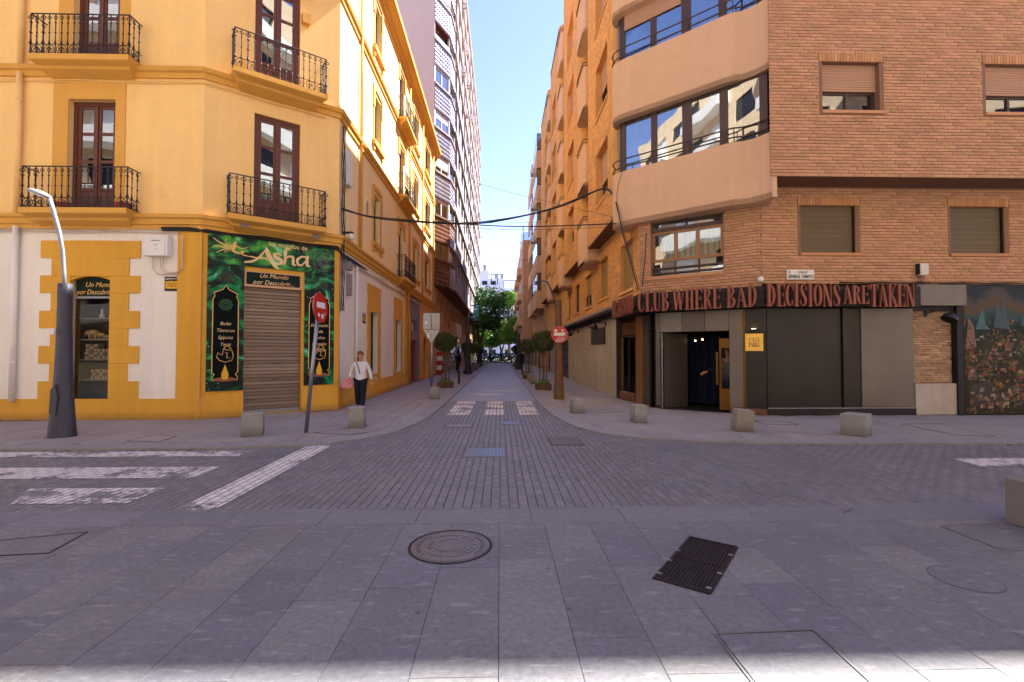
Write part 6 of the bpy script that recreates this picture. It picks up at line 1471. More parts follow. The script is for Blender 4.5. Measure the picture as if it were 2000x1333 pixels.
MB().box(2.8, 2.85, 58.1, 70, 15.4, 16.5).build('terrace_screen', 'glass', ep); MB().box(2.8, 15, 58.1, 58.15, 15.4, 16.4).build('terrace_screen', 'glass', ep)
for y in (58.1, 62, 66): MB().box(2.76, 2.86, y, y+0.1, 15.4, 17.2).build('terrace_post', 'steel', ep)
wb = thing('white_apartments', 'white stepped apartment building far behind the park trees', 'building', (-4, 150, 0))
for x0, x1, h in ((-14, -3.5, 27.5), (-3.5, 1.0, 25.0), (1.0, 14, 22)):
    MB().box(x0, x1, 150, 165, 0, h).build('wall', 'white_building', wb)
    for k in range(int(h/3.1)):
        for j in range(int((x1-x0)/2.6)):
            a = x0+0.5+j*2.6; MB().box(a, a+1.6, 149.95, 150.0, 1.2+k*3.1, 2.5+k*3.1).build('window', 'club_dark', wb)
        MB().box(x0+0.1, x1-0.1, 149.2, 150, 0.2+k*3.1, 1.1+k*3.1).build('balcony', 'white_building', wb)
for x, h in ((-10, 29), (-8.2, 30), (-5.4, 29.5), (0.1, 26.5), (-1.8, 26.5)): MB().box(x, x+0.9, 151, 152, 22, h).build('chimney', 'tower', wb)
for x in range(-3, 12, 2): MB().box(x, x+0.25, 150, 150.3, 22, 26.2 if x < 1 else 24.2).build('pergola_post', 'tower', wb)
MB().box(-3.5, 1, 150, 150.4, 26.2, 26.5).box(1, 12, 150, 150.4, 24.2, 24.5).build('pergola_beam', 'tower', wb)
# house behind the photographer; pale brick for bounce, height for window reflections
ob = thing('opposite_building', 'brick apartment building with white balconies behind the camera, seen in window reflections', 'building', (0, -3.6, 0))
OF = frame(40, -3.6, -1, 0)
hs = []
for k in range(8):
    for j in range(20):
        if k: hs.append([1+j*4.0, 3.2+j*4.0, 0.9+3.3*k, 2.6+3.3*k])
wall_holes('wall', OF, 0, 80, 0, 27.5, hs, 'brick_back', ob, 0.2)
MB(OF).box(0, 80, 0.25, 12, 0.05, 27).build('core', 'curtain', ob)
for h in hs: MB(OF).box(h[0], h[1], 0.12, 0.14, h[2], h[3]).build('window', 'club_dark' if (int(h[0])*7+int(h[2])) % 3 else 'white_alu', ob)
for k in range(1, 8):
    for j in range(0, 20, 3): MB(OF).bbox(0.4+j*4, 7.6+j*4, -0.9, 0, 3.3*k-0.1, 3.3*k+0.9, 0.02).build('balcony', 'white', ob)

# ================================================================ STREET FURNITURE
def bollard(x, y, w_, h, label, m='bollard', rot=0.0, tilt=0.0, tapered=0.0, loc=None):
    R3 = Matrix.Rotation(rot, 3, 'Z') @ Matrix.Rotation(tilt, 3, 'Y')
    t = thing('stone_bollard', label, 'stone block', (x, y, 0.0 if not tilt else 0.02), rot=R3, group='granite blocks along the pavement')
    W_ = wmat(t); mb = MB(W_); a = w_/2; b = a*(1-tapered); e = 0.012
    rings = [(a, -0.03), (a, 0.0), (b+0.0, h-e), (b-e, h)]
    vs = [(sx*r, sy*r, z) for r, z in rings for sx, sy in ((-1, -1), (1, -1), (1, 1), (-1, 1))]
    fs = [(4*i+k, 4*i+(k+1) % 4, 4*i+4+(k+1) % 4, 4*i+4+k) for i in range(3) for k in range(4)]+[(12, 13, 14, 15), (3, 2, 1, 0)]
    # chip the corners a little
    vs = [(p[0]+random.uniform(-0.006, 0.006), p[1]+random.uniform(-0.006, 0.006), p[2]) for p in vs]
    mb.add(vs, fs); mb.build('block', m, t)
bollard(-4.77, 9.35, 0.37, 0.43, 'pale granite block in front of the green shop banner', rot=0.35)
bollard(-3.06, 10.3, 0.32, 0.44, 'granite block before the walking woman', rot=0.12)
bollard(-2.26, 16.6, 0.33, 0.40, 'granite block at the foot of the grey signs pole', rot=0.05)
bollard(2.03, 12.6, 0.30, 0.39, 'granite block in front of the rusty lamp post', rot=0.25)
bollard(3.18, 10.9, 0.30, 0.40, 'granite block outside the open club doorway', rot=0.12)
bollard(4.93, 9.65, 0.33, 0.42, 'leaning granite block between the doorway and the corner of the club', 'bollard_dark', rot=-0.15, tilt=0.11)
bollard(6.9, 9.1, 0.40, 0.42, 'yellowish granite block in front of the grey club panels', rot=0.62)
for i, (px, py, w_) in enumerate(((1042, 750, 0.3), (1036, 744, 0.3), (1026, 737, 0.3))):
    p = gnd(px, py); bollard(p.x, p.y, 0.33, 0.4, 'small far granite block on the right kerb, ' + ('nearest of three', 'middle of three', 'farthest of three')[i])
for i, (x, y) in enumerate(((-2.3, 40), (-2.3, 44), (-2.3, 48), (2.0, 46), (2.0, 50))): bollard(x, y, 0.35, 0.4, 'tiny distant granite block on the %s pavement' % ('left', 'left', 'left', 'right', 'right')[i] + (', nearest', ', second', ', third', ', nearest', ', second')[i])
# large block at the right edge, tapering downwards
t = thing('stone_bench', 'large speckled granite block at the right edge of the near pavement', 'stone block', (4.98, 4.22, 0))
bx_ = 4.62
MB().bbox(4.76, 5.6, 3.62, 4.42, 0.0, 0.43, 0.012).build('block', mat('speckled granite', '#7b766e', 0.8, amp=0.1, scale=3, fine=0.75, fscale=170, bump=0.5, bscale=200), t)
def steel_post(x, y, label, h=0.85):
    t = thing('steel_bollard', label, 'bollard', (x, y, 0), group='black steel bollards')
    mb = MB(wmat(t)).lathe([(0.055, 0), (0.055, h-0.08), (0.05, h-0.07), (0.05, h-0.05), (0.055, h-0.04), (0.05, h), (0.02, h+0.01)], 12); mb.build('post', 'black', t)
    MB(wmat(t)).lathe([(0.0565, h-0.16), (0.0565, h-0.12)], 12).build('band', 'steel', t)
steel_post(-2.12, 24.6, 'black steel bollard beside the left planter'); steel_post(1.58, 34.5, 'black steel bollard beyond the right-hand trees')
def disc_sign(t, c, n, r, parts):
    """round no entry plate centred at c facing n"""
    q = Vector(n).normalized(); u = Vector((-q.y, q.x, 0)).normalized() if abs(q.z) < 0.9 else Vector((1, 0, 0)); v = q.cross(u)
    fr = Matrix(((u.x, -q.x, v.x, c[0]), (u.y, -q.y, v.y, c[1]), (u.z, -q.z, v.z, c[2]), (0, 0, 0, 1)))
    P_ = [(r*math.cos(a), r*math.sin(a)) for a in np.linspace(0, 2*math.pi, 40, endpoint=False)]
    MB(fr).prism(P_, -0.012, 0.012, 'y').build('plate', 'red', t)
    MB(fr).prism([(x*1.01, y*1.01) for x, y in P_], 0.012, 0.02, 'y').build('plate_back', 'steel', t)
    for (x0, x1, z0, z1, m) in parts: MB(fr).prism([(x0*r, z0*r), (x1*r, z0*r), (x1*r, z1*r), (x0*r, z1*r)], -0.0145, -0.012, 'y').build('bar' if x1-x0 > 1 else 'sticker', m, t)
    return fr
t = thing('no_entry_sign', 'tilted no entry sign on a leaning steel post at the left corner', 'traffic sign', (-3.89, 9.68, 0))
top = Vector((-3.60, 9.6, 2.75)); MB().tube([(-3.89, 9.68, -0.02), (-3.63, 9.61, 2.6)], 0.038, 10).build('post', 'steel', t, smooth=True)
disc_sign(t, (-3.575, 9.545, 2.49), (0.985, -0.07, 0.06), 0.30, [(-0.62, 0.62, -0.02, 0.36, 'white'), (-0.5, -0.25, -0.62, -0.38, 'white'), (0.0, 0.3, -0.72, -0.42, 'white'), (0.4, 0.62, -0.5, -0.3, 'pink')])
t = thing('no_entry_sign', 'red no entry sign with stickers fixed to the rusty lamp post', 'traffic sign', (2.0, 16.1, 1.9))
fr = disc_sign(t, (2.01, 16.08, 2.21), (-0.03, -1, 0), 0.285, [(-0.68, 0.72, -0.15, 0.22, 'white'), (-0.62, -0.3, 0.3, 0.6, 'white'), (0.25, 0.48, 0.36, 0.58, 'white'), (0.55, 0.72, -0.12, 0.1, 'granite')])
MB(fr).ribbon([(-0.12, -0.2), (-0.04, -0.14), (0.0, -0.2), (0.05, -0.15), (0.12, -0.19), (0.17, -0.13)], 0.02, -0.015, -0.012).build('graffiti', 'white', t); MB(fr).ribbon([(-0.08, -0.13), (0.0, -0.09), (0.1, -0.12), (0.15, -0.08)], 0.014, -0.015, -0.012).build('graffiti', 'white', t); MB(fr).ribbon([(-0.14, -0.21), (-0.05, -0.24), (0.04, -0.22), (0.1, -0.25)], 0.018, -0.015, -0.012).build('graffiti', 'white', t)
MB().box(1.95, 2.07, 16.11, 16.2, 2.1, 2.32).build('clamp', 'steel', t)
t = thing('sign_post', 'grey post with the backs of two square signs and a triangle', 'sign post', (-2.41, 16.83, 0))
MB().tube([(-2.41, 16.83, -0.02), (-2.41, 16.83, 3.0)], 0.04, 10).build('post', 'steel', t, smooth=True)
MB().bbox(-2.70, -2.425, 16.74, 16.76, 2.42, 2.98, 0.004).build('plate', 'steel', t); MB().bbox(-2.395, -2.12, 16.74, 16.76, 2.42, 2.98, 0.004).build('plate', 'steel', t)
MB().prism([(-2.7, 2.40), (-2.12, 2.40), (-2.38, 1.96), (-2.44, 1.96)], 16.745, 16.765, 'y').build('triangle_plate', 'steel', t)
MB().box(-2.64, -2.55, 16.734, 16.7395, 2.6, 2.7).build('sticker', 'white', t); MB().box(-2.26, -2.17, 16.734, 16.7395, 2.55, 2.65).build('sticker', 'pink', t); MB().box(-2.56, -2.5, 16.74, 16.7445, 2.1, 2.28).build('sticker', 'white', t)
def street_lamp(x, y, label, cone, m='lamp_cone', rb_=0.23, rt=0.11, hc=2.92, arm=(), head=None, s=1.0, tilt=(0, 0)):
    t = thing('street_lamp', label, 'street lamp', (x, y, 0))
    W_ = wmat(t); n = 16; prof = []
    for i in range(n+1):
        q = i/n; prof.append((rt+(rb_-rt)*(1-q)**2.6, hc*q))
    mb = MB(W_); vs = []; k = 18
    for r, z in prof:
        for j in range(k):
            a = 2*math.pi*j/k+z*0.9; rr = r*(1+0.05*math.cos(4*a-z)); vs.append((rr*math.cos(a)+tilt[0]*z, rr*math.sin(a), z))
    fs = [(i*k+j, i*k+(j+1) % k, (i+1)*k+(j+1) % k, (i+1)*k+j) for i in range(n) for j in range(k)]
    mb.add(vs, fs+[tuple(range(n*k, (n+1)*k))]); mb.build('cone', m, t, smooth=True)
    MB().tube(arm, 0.036*s, 10).build('arm', 'silver' if m == 'lamp_cone' else 'lamp_cone', t, smooth=True)
    hx, hy, hz, ang = head
    H = Matrix.Translation((hx, hy, hz)) @ Matrix.Rotation(ang, 4, 'Y') @ Matrix.Diagonal((1.0, 0.62, 0.30, 1))
    mb = MB(H); mb.lathe([(0.0, 0.24*s), (0.12*s, 0.20*s), (0.2*s, 0.1*s), (0.235*s, 0.0), (0.2*s, -0.05*s)], 20); mb.build('head', 'silver' if m == 'lamp_cone' else 'lamp_cone', t, smooth=True)
    MB(H).lathe([(0.19*s, -0.05*s), (0.15*s, -0.12*s), (0.05*s, -0.15*s)], 20).build('lens', 'white', t, smooth=True)
    return t
p = [onY(px, py, 9.33) for px, py in ((126, 575), (125, 530), (122, 490), (115, 450), (105, 415), (97, 388))]
hd = onY(77, 379, 9.33)
l1 = street_lamp(-8.35, 9.33, 'street lamp with twisted dark cone base and silver arm on the left pavement', None, arm=p, head=(hd.x, hd.y, hd.z, math.radians(20)))
MB().box(-8.46, -8.40, 9.16, 9.2, 1.94, 2.06).build('sticker', 'white', l1)
MB().prism([(-8.42, 0.45), (-8.30, 0.42), (-8.27, 0.75), (-8.32, 1.0), (-8.40, 0.9)], 9.12, 9.19, 'y').build('hatch', 'lamp_cone', l1)
p = [onY(px, py, 16.35) for px, py in ((1091, 660), (1091, 632), (1088, 604), (1081, 580), (1074, 562), (1071, 554))]; hd = onY(1064, 552, 16.35)
street_lamp(2.02, 16.35, 'street lamp with rusty tapered post carrying the red sign', None, 'rust_cone', 0.18, 0.115, 3.4, p, (hd.x, hd.y, hd.z, math.radians(18)), 0.62*1.2, tilt=(-0.005, 0))
for i, (px, py, top) in enumerate(((914, 731, 600), (1013, 722, 640))):
    b_ = gnd(px, py); sg = 1 if i == 0 else -1
    street_lamp(b_.x, b_.y, 'distant dark street lamp on the %s pavement' % ('left', 'right')[i], None, 'lamp_cone', 0.25, 0.15, 3.4, [(b_.x, b_.y, 3.3), (b_.x, b_.y, 4.2), (b_.x+sg*0.2, b_.y, 5.0)], (b_.x+sg*0.35, b_.y, 5.1, 0), 0.9)
# ---- trees
def leaf_mesh(name, centers, size, m, up=0.3):
    n = len(centers); N_ = rng.normal(size=(n, 3)); N_[:, 2] += up; N_ /= np.linalg.norm(N_, axis=1)[:, None]
    A = np.cross(N_, rng.normal(size=(n, 3))); A /= np.linalg.norm(A, axis=1)[:, None]; B = np.cross(N_, A)
    s_ = size*rng.uniform(0.6, 1.3, n)[:, None]
    V = np.stack([centers-A*s_, centers-B*s_*0.5+N_*s_*0.15, centers+A*s_, centers+B*s_*0.5+N_*s_*0.15], 1).reshape(-1, 3)
    F = np.arange(4*n); me = bpy.data.meshes.new(name)
    me.vertices.add(4*n); me.vertices.foreach_set('co', V.astype(np.float32).ravel()); me.loops.add(4*n); me.loops.foreach_set('vertex_index', F.astype(np.int32))
    me.polygons.add(n); me.polygons.foreach_set('loop_start', (np.arange(n)*4).astype(np.int32)); me.update(calc_edges=True); me.materials.append(M[m]); return me
def ball_points(n, r, lump=0.12, flat=1.0):
    d = rng.normal(size=(n, 3)); d /= np.linalg.norm(d, axis=1)[:, None]
    ph = rng.uniform(0, 6.28, (6, 3)); k = rng.uniform(2, 5, (6, 3))
    b = sum(np.sin(d @ k[i]+ph[i, 0]) for i in range(6))/6
    q = r*(1+lump*b)*rng.uniform(0.55, 1.0, n)**0.45
    P_ = d*q[:, None]; P_[:, 2] *= flat; return P_
def clump_points(n, R, nc, rc, flat=0.8):
    c = ball_points(nc, R, 0.3)*0.9; c[:, 2] *= flat; P_ = []
    for i in range(nc): P_.append(c[i]+ball_points(n//nc, rc*rng.uniform(0.7, 1.3), 0.25, 0.8))
    return np.concatenate(P_)
crown = leaf_mesh('crown', np.concatenate([ball_points(5200, 0.52, 0.20, 0.9), ball_points(500, 0.60, 0.3, 0.9)]), 0.034, 'leaf')
tm = MB(); tm.tube([(0.0, 0, 0.2), (0.02, 0.01, 0.8), (-0.01, 0, 1.35)], [0.055, 0.05, 0.045], 8)
for k in range(6):
    a = k*1.05+0.3; tm.tube([(-0.01, 0, 1.3), (0.10*math.cos(a), 0.10*math.sin(a), 1.55), (0.26*math.cos(a), 0.26*math.sin(a), 1.95)], [0.03, 0.024, 0.012], 6)
trunk = tm.mesh('trunk'); trunk.materials.append(M['bark'])
def ring_pts(r, z, n=4): return [(r*math.cos(2*math.pi*i/n+0.78), r*math.sin(2*math.pi*i/n+0.78), z) for i in range(n)]
cg = MB()
for p_ in ring_pts(0.22, 0): cg.tube([(p_[0], p_[1], 0.2), (p_[0], p_[1], 1.0)], 0.010, 5)
for z in (0.4, 0.98):
    q = ring_pts(0.22, z); [cg.tube([q[i], q[(i+1) % 4]], 0.009, 5) for i in range(4)]
guard = cg.mesh('guard'); guard.materials.append(M['iron'])
pb = MB(); s_ = 0.33
pb.box(-s_, s_, -s_, -s_+0.03, 0, 0.24).box(-s_, s_, s_-0.03, s_, 0, 0.24).box(-s_, -s_+0.03, -s_+0.03, s_-0.03, 0, 0.24).box(s_-0.03, s_, -s_+0.03, s_-0.03, 0, 0.24)
planter = pb.mesh('planter'); planter.materials.append(M['corten'])
soil = MB().box(-s_+0.03, s_-0.03, -s_+0.03, s_-0.03, 0.05, 0.2).mesh('soil'); soil.materials.append(M['soil'])
g_ = np.column_stack([rng.uniform(-0.3, 0.3, 500), rng.uniform(-0.3, 0.3, 500), 0.2+rng.uniform(0, 0.16, 500)]); under = leaf_mesh('groundcover', g_, 0.035, 'leaf_bright', 0.8)
def topiary(x, y, label, s=1.0, full=True):
    t = thing('clipped_tree', label, 'tree', (x, y, 0), rz=random.uniform(0, 6), group='ball shaped trees in planters')
    W_ = wmat(t)
    pl = planter; o = put(planter, 'planter', t, Matrix.Translation((x, y, 0)))
    put(soil, 'soil', o, Matrix.Translation((x, y, 0))); u = put(under, 'groundcover', t, Matrix.Translation((x, y, 0))); u['kind'] = 'stuff'
    put(trunk, 'trunk', t, W_ @ Matrix.Diagonal((1, 1, s, 1))); put(crown, 'crown', t, W_ @ Matrix.Translation((0, 0, 2.08*s)) @ Matrix.Diagonal((s, s, s, 1)))
    if full: put(guard, 'guard', t, Matrix.Translation((x, y, 0)))
topiary(-2.52, 22.0, 'ball clipped tree in a rusty planter on the left pavement, nearest one')
topiary(1.86, 20.6, 'ball clipped tree in a rusty planter right beside the rusty lamp post')
topiary(1.72, 29.0, 'ball clipped tree second along the right kerb behind the lamp post', 0.95)
for i, (x, y) in enumerate(((-2.45, 36), (-2.45, 43), (-2.4, 50), (-2.4, 57), (1.75, 46), (1.75, 54))): topiary(x, y, 'distant ball clipped tree on the %s' % ('left pavement, first beyond the lamp', 'left pavement, second beyond the lamp', 'left pavement, third beyond the lamp', 'left pavement, last before the park', 'right pavement, third along', 'right pavement, last before the park')[i], 0.95, False)
def park_tree(x, y, h, R, label, m='leaf_dark', n=9000, size=0.16, nc=26, zc=None, tr=0.3, flat=0.8, cx=0):
    t = thing('park_tree', label, 'tree', (x, y, 0), group='park trees at the end of the street')
    zc = zc or h-R*flat
    W_ = wmat(t); mb = MB(W_)
    for k in range(3 if tr > 0.2 else 1):
        a = k*2.1; o = tr*0.6 if tr > 0.2 else 0
        mb.tube([(o*math.cos(a), o*math.sin(a), -0.05), (o*0.7*math.cos(a), o*0.7*math.sin(a), zc*0.35), (R*0.25*math.cos(a), R*0.25*math.sin(a), zc*0.75), (cx*0.5+R*0.5*math.cos(a), R*0.4*math.sin(a), zc+R*0.1)], [tr, tr*0.7, tr*0.45, tr*0.2], 8)
    mb.build('trunk', 'bark', t, smooth=True)
    P_ = clump_points(n, R, nc, R*0.42, flat)
    me = leaf_mesh('crown', P_, size, m); put(me, 'crown', t, W_ @ Matrix.Translation((cx, 0, zc)))
park_tree(-3.0, 69, 11.0, 3.3, 'big dark dense tree overhanging the far end of the street', 'leaf_dark', 15000, 0.15, 40, zc=7.9, flat=0.85, cx=0.5)
specs = [(-7.5, 74, 12.5, 3.4, 'leaf_bright'), (-5.0, 82, 8.0, 3.0, 'leaf_bright'), (0.2, 86, 8.2, 3.2, 'leaf_dark'), (3.2, 80, 8.0, 2.9, 'leaf_bright'), (-9.5, 88, 9.0, 3.4, 'leaf_dark'), (6.5, 90, 9.0, 3.4, 'leaf_dark'), (-2.0, 92, 8.5, 3.2, 'leaf_bright'), (1.8, 96, 14.2, 2.0, 'leaf_bright'), (-7.0, 98, 11, 3.6, 'leaf_dark'), (4.6, 101, 10, 3.4, 'leaf_bright')]
names = ['tall light green tree left of the big dark tree', 'light green park tree under the big dark crown', 'dark park tree in line with the middle of the street', 'light green park tree by the sand coloured building', 'dark park tree hidden at the far left', 'dark park tree behind the sand coloured building', 'light green park tree in the second row', 'slender feathery tree rising right of the big dark tree', 'dark park tree in the third row on the left', 'light green park tree in the back row']
for (x, y, h, R, m_), nm in zip(specs, names): park_tree(x, y, h, R, nm, m_, 12000, 0.17, 30, tr=0.24, zc=h-R*0.95 if h > 9 else 5.4)
structure(MB().box(-40, 40, 76, 150, -0.09, 0.06).build('park_ground', 'kerb'))
hg = thing('park_hedge', 'low dark hedge along the park behind the street end', 'hedge', (0, 78, 0)); 
P_ = np.column_stack([rng.uniform(-14, 14, 9000), rng.uniform(77.4, 78.6, 9000)-78, rng.uniform(0.1, 1.5, 9000)**1.0]); put(leaf_mesh('foliage', P_, 0.14, 'leaf_dark'), 'foliage', hg, Matrix.Translation((0, 78, 0)))
# ---- overhead cables
def at(px, py, Y): return tuple(onY(px, py, Y))
def smooth(pts, n=6):
    P_ = [Vector(p) for p in pts]; out = []
    for i in range(len(P_)-1):
        a, b, c, d = P_[max(i-1, 0)], P_[i], P_[i+1], P_[min(i+2, len(P_)-1)]
        for k in range(n):
            t = k/n; out.append(0.5*((2*b)+(c-a)*t+(2*a-5*b+4*c-d)*t*t+(3*b-a-3*c+d)*t**3))
    return out+[P_[-1]]
W1 = smooth([at(668, 410, 13.75), at(720, 424, 13.9), at(800, 433, 14.2), at(880, 438, 14.5), at(960, 434, 14.8), at(1040, 419, 15.1), at(1110, 398, 15.3), at(1170, 372, 15.5), at(1187, 371, 15.2), at(1200, 388, 14.4), at(1207, 412, 14.0)])
W1b = smooth([at(1207, 412, 14.0), at(1216, 455, 13.6), at(1230, 505, 13.45), at(1246, 566, 13.3)])
t = wires('overhead_cable', 'thick black cable bundle sagging across the street to the curved balcony', [([p+Vector((0, 0, 0.02*k+0.01*math.sin(i*0.5+k))) for i, p in enumerate(W1)], 0.022 if k == 0 else 0.012) for k in range(3)]+[(W1b, 0.02), ([p+Vector((0.05, 0, 0.0)) for p in W1b], 0.008)])
W2 = smooth([at(845, 433, 14.35), at(935, 440, 14.6), at(1020, 443, 14.7), at(1110, 441, 14.6), at(1206, 437, 14.2)])
wires('overhead_cable', 'straight black cable pair crossing the street just below the sagging bundle', [(W2, 0.018), ([p+Vector((0, 0, -0.1)) for p in W2], 0.006)])
W3 = smooth([at(698, 272, 15.2), at(800, 314, 18), at(900, 349, 20), at(1000, 377, 19.0), at(1100, 402, 17), at(1196, 424, 14.6)])
wires('overhead_cable', 'thin wire running down across the street from the yellow facade', [(W3, 0.006)])
W4 = smooth([at(850, 428, 24), at(950, 436, 24), at(1060, 434, 24)]); wires('overhead_cable', 'thin wire strung across the street behind the thick bundle', [(W4, 0.008)])
W5 = smooth([at(935, 512, 50), at(990, 510, 50), at(1040, 505, 50)]); wires('overhead_cable', 'faint distant wire high over the far street', [(W5, 0.012)])
W6 = smooth([at(1262, 455, 13.4), at(1260, 500, 13.45), at(1254, 560, 13.45)]); wires('overhead_cable', 'dark cable running down the brick beside the bronze window', [(W6, 0.016), (smooth([at(1217, 330, 13.98), at(1206, 370, 14.05), at(1205, 410, 14.05)]), 0.008)])

# ================================================================ PEOPLE
def skin(name, verts, edges, radii, m, parent, root=0, sub=2):
    me = bpy.data.meshes.new(name); w = wmat(parent).inverted()
    me.from_pydata(verts, edges, []); me.update()
    o = bpy.data.objects.new(name, me); COL.objects.link(o)
    sm = o.modifiers.new('s', 'SKIN'); sm.use_smooth_shade = True
    for i, r in enumerate(radii):
        sv = me.skin_vertices[0].data[i]; sv.radius = r if isinstance(r, tuple) else (r, r); sv.use_root = (i == root)
    ss = o.modifiers.new('d', 'SUBSURF'); ss.levels = sub; ss.render_levels = sub
    bpy.context.view_layer.update()
    m2 = bpy.data.meshes.new_from_object(o.evaluated_get(bpy.context.evaluated_depsgraph_get()))
    bpy.data.objects.remove(o); m2.materials.clear(); m2.materials.append(M[m]); m2.shade_smooth()
    c = bpy.data.objects.new(name, m2); COL.objects.link(c); c.parent = parent; WM[c.name] = wmat(parent); return c
def ellipsoid(parent, name, m, c, r, rot=None, n=16):
    mb = MB(); prof = [(math.sin(math.pi*i/n), -math.cos(math.pi*i/n)) for i in range(n+1)]; prof[0] = (0.001, -1); prof[-1] = (0.001, 1)
    mb.lathe(prof, 18); me = mb.mesh(name); me.shade_smooth(); me.materials.append(M[m])
    me.transform(Matrix.Translation(c) @ (rot or Matrix.Identity(4)) @ Matrix.Diagonal((*r, 1)))
    o = bpy.data.objects.new(name, me); COL.objects.link(o); o.parent = parent; WM[o.name] = wmat(parent); return o
def person(label, loc, rz, H=1.6, top='blouse', low='navy', hair='hair', stride=0.1, ra=None, la=None, head_turn=0.0, hood=False, skirt=False, feet='black'):
    """figure facing -y in its own space; right arm ra and left arm la are (elbow, wrist) points"""
    k = H/1.7
    t = thing('person', label, 'person', loc, rz=rz)
    ra = ra or ((-0.25, 0.02, 1.10), (-0.27, -0.03, 0.86)); la = la or ((0.25, 0.02, 1.10), (0.27, -0.03, 0.86))
    S = lambda p: (p[0]*k, p[1]*k, p[2]*k)
    hipz, shz = 0.90, 1.38
    V, E_, R = [], [], []
    def v(p, r, par=None):
        V.append(S(p)); R.append(r*k if not isinstance(r, tuple) else (r[0]*k, r[1]*k))
        if par is not None: E_.append((par, len(V)-1))
        return len(V)-1
    pel = v((0, 0, 0.95), (0.13, 0.09)); sp = v((0, 0.01, 1.12), (0.11, 0.08), pel); ch = v((0, 0.0, 1.30), (0.13, 0.09), sp); nb = v((0, 0.0, 1.41), 0.05, ch); nk = v((0, -0.01, 1.47), 0.045, nb)
    h1 = v((0, -0.02, 1.54), (0.068, 0.078), nk); h2 = v((0, -0.015, 1.61), (0.085, 0.10), h1); h3 = v((0, -0.005, 1.665), (0.062, 0.072), h2)
    fingers = []
    for sx, (el, wr) in ((-1, ra), (1, la)):
        s1_ = v((sx*0.15, 0, 1.37), 0.05, ch); e = v(el, 0.036, s1_); w_ = v(wr, 0.026, e)
        d = (Vector(wr)-Vector(el)).normalized(); side = d.cross(Vector((0, 1, 0.2))).normalized()
        palm = Vector(wr)+d*0.06; pa = v(tuple(palm), (0.030, 0.020), w_)
        for q, ln in ((-1.5, 0.055), (-0.5, 0.07), (0.5, 0.068), (1.5, 0.055)):
            b_ = palm+d*0.03+side*0.016*q; f1_ = v(tuple(b_), 0.010, pa); f2_ = v(tuple(b_+d*ln*0.5+Vector((0, -0.006, 0))), 0.0085, f1_); v(tuple(b_+d*ln+Vector((0, -0.02, 0))), 0.007, f2_)
        th0 = palm-d*0.025-side*0.03*(-sx); v(tuple(th0+d*0.035-side*0.014*(-sx)), 0.009, v(tuple(th0), 0.011, pa))
    legs = []
    for sx, sy in ((-1, stride), (1, -stride)):
        hp = v((sx*0.085, 0, 0.88), 0.085, pel); kn = v((sx*0.085, sy*0.5-0.03, 0.48), 0.055, hp); an = v((sx*0.08, sy, 0.09), 0.036, kn); he = v((sx*0.08, sy-0.02, 0.045), 0.036, an); v((sx*0.085, sy-0.14, 0.03), 0.028, he)
        legs.append(((sx*0.085, 0, 0.88), (sx*0.085, sy*0.5-0.03, 0.48), (sx*0.08, sy, 0.11), (sx*0.08, sy, 0)))
    w0 = wmat(t)
    body = skin('body', V, E_, R, 'skin', t)
    # clothes follow the body, slightly larger
    V, E_, R = [], [], []
    a0_ = v((0, 0, 0.80), (0.17, 0.13)); a = v((0, 0, 0.90), (0.185, 0.135), a0_); b = v((0, 0.01, 1.06), (0.16, 0.115), a); c = v((0, 0, 1.28), (0.155, 0.112), b); v((0, 0, 1.40), (0.075, 0.065), c)
    for sx, (el, wr) in ((-1, ra), (1, la)):
        s2_ = v((sx*0.155, 0, 1.355), 0.064, c); e = v(el, 0.058, s2_); wv = Vector(el)+(Vector(wr)-Vector(el))*0.9; v(tuple(wv), 0.042, e)
    skin('blouse' if not hood else 'robe', V, E_, R, top, t)
    V, E_, R = [], [], []
    a = v((0, 0, 0.98), (0.16, 0.12)); 
    if skirt:
        b = v((0, 0, 0.6), (0.17, 0.15), a); v((0, 0, 0.1), (0.2, 0.18), b)
    else:
        for g_ in legs:
            q1_ = v(g_[0], 0.13, a); q2_ = v(g_[1], 0.095, q1_); v(g_[2], 0.07, q2_)
    skin('trousers' if not skirt else 'skirt', V, E_, R, low, t)
    for g_ in legs:
        mb = MB(); x, y, _ = g_[3]; mb.bbox(-0.045*k, 0.045*k, -0.19*k, 0.06*k, -0.005, 0.055*k, 0.018*k)
        me = mb.mesh('shoe'); me.transform(Matrix.Translation((x*k, y*k, 0))); me.materials.append(M[feet]); o = bpy.data.objects.new('shoe', me); COL.objects.link(o); o.parent = t
    Rt = Matrix.Rotation(head_turn, 4, 'Z')
    def hpt(p): q = Rt @ Vector((p[0], p[1], 0)); return (q.x*k, q.y*k-0.012*k, p[2]*k)
    if hood: ellipsoid(t, 'hood', top, (0, 0.02*k, 1.6*k), (0.10*k, 0.12*k, 0.14*k))
    else:
        ellipsoid(t, 'hair', hair, hpt((0, 0.025, 1.635)), (0.095*k, 0.108*k, 0.10*k), Rt); ellipsoid(t, 'hair', hair, hpt((0, 0.07, 1.50)), ((0.085 if hair != 'hair' else 0.06)*k, 0.05*k, (0.17 if hair != 'hair' else 0.1)*k), Rt)
    ellipsoid(t, 'nose', 'skin', hpt((0, -0.094, 1.585)), (0.011*k, 0.016*k, 0.018*k), Rt, 8)
    for sx in (-1, 1):
        ellipsoid(t, 'eye', 'black', hpt((sx*0.027, -0.078, 1.61)), (0.011*k, 0.007*k, 0.007*k), Rt, 8); ellipsoid(t, 'ear', 'skin', hpt((sx*0.074, 0.0, 1.59)), (0.01*k, 0.017*k, 0.026*k), Rt, 8)
    ellipsoid(t, 'mouth', 'letter', hpt((0, -0.082, 1.545)), (0.02*k, 0.008*k, 0.005*k), Rt, 8)
    return t
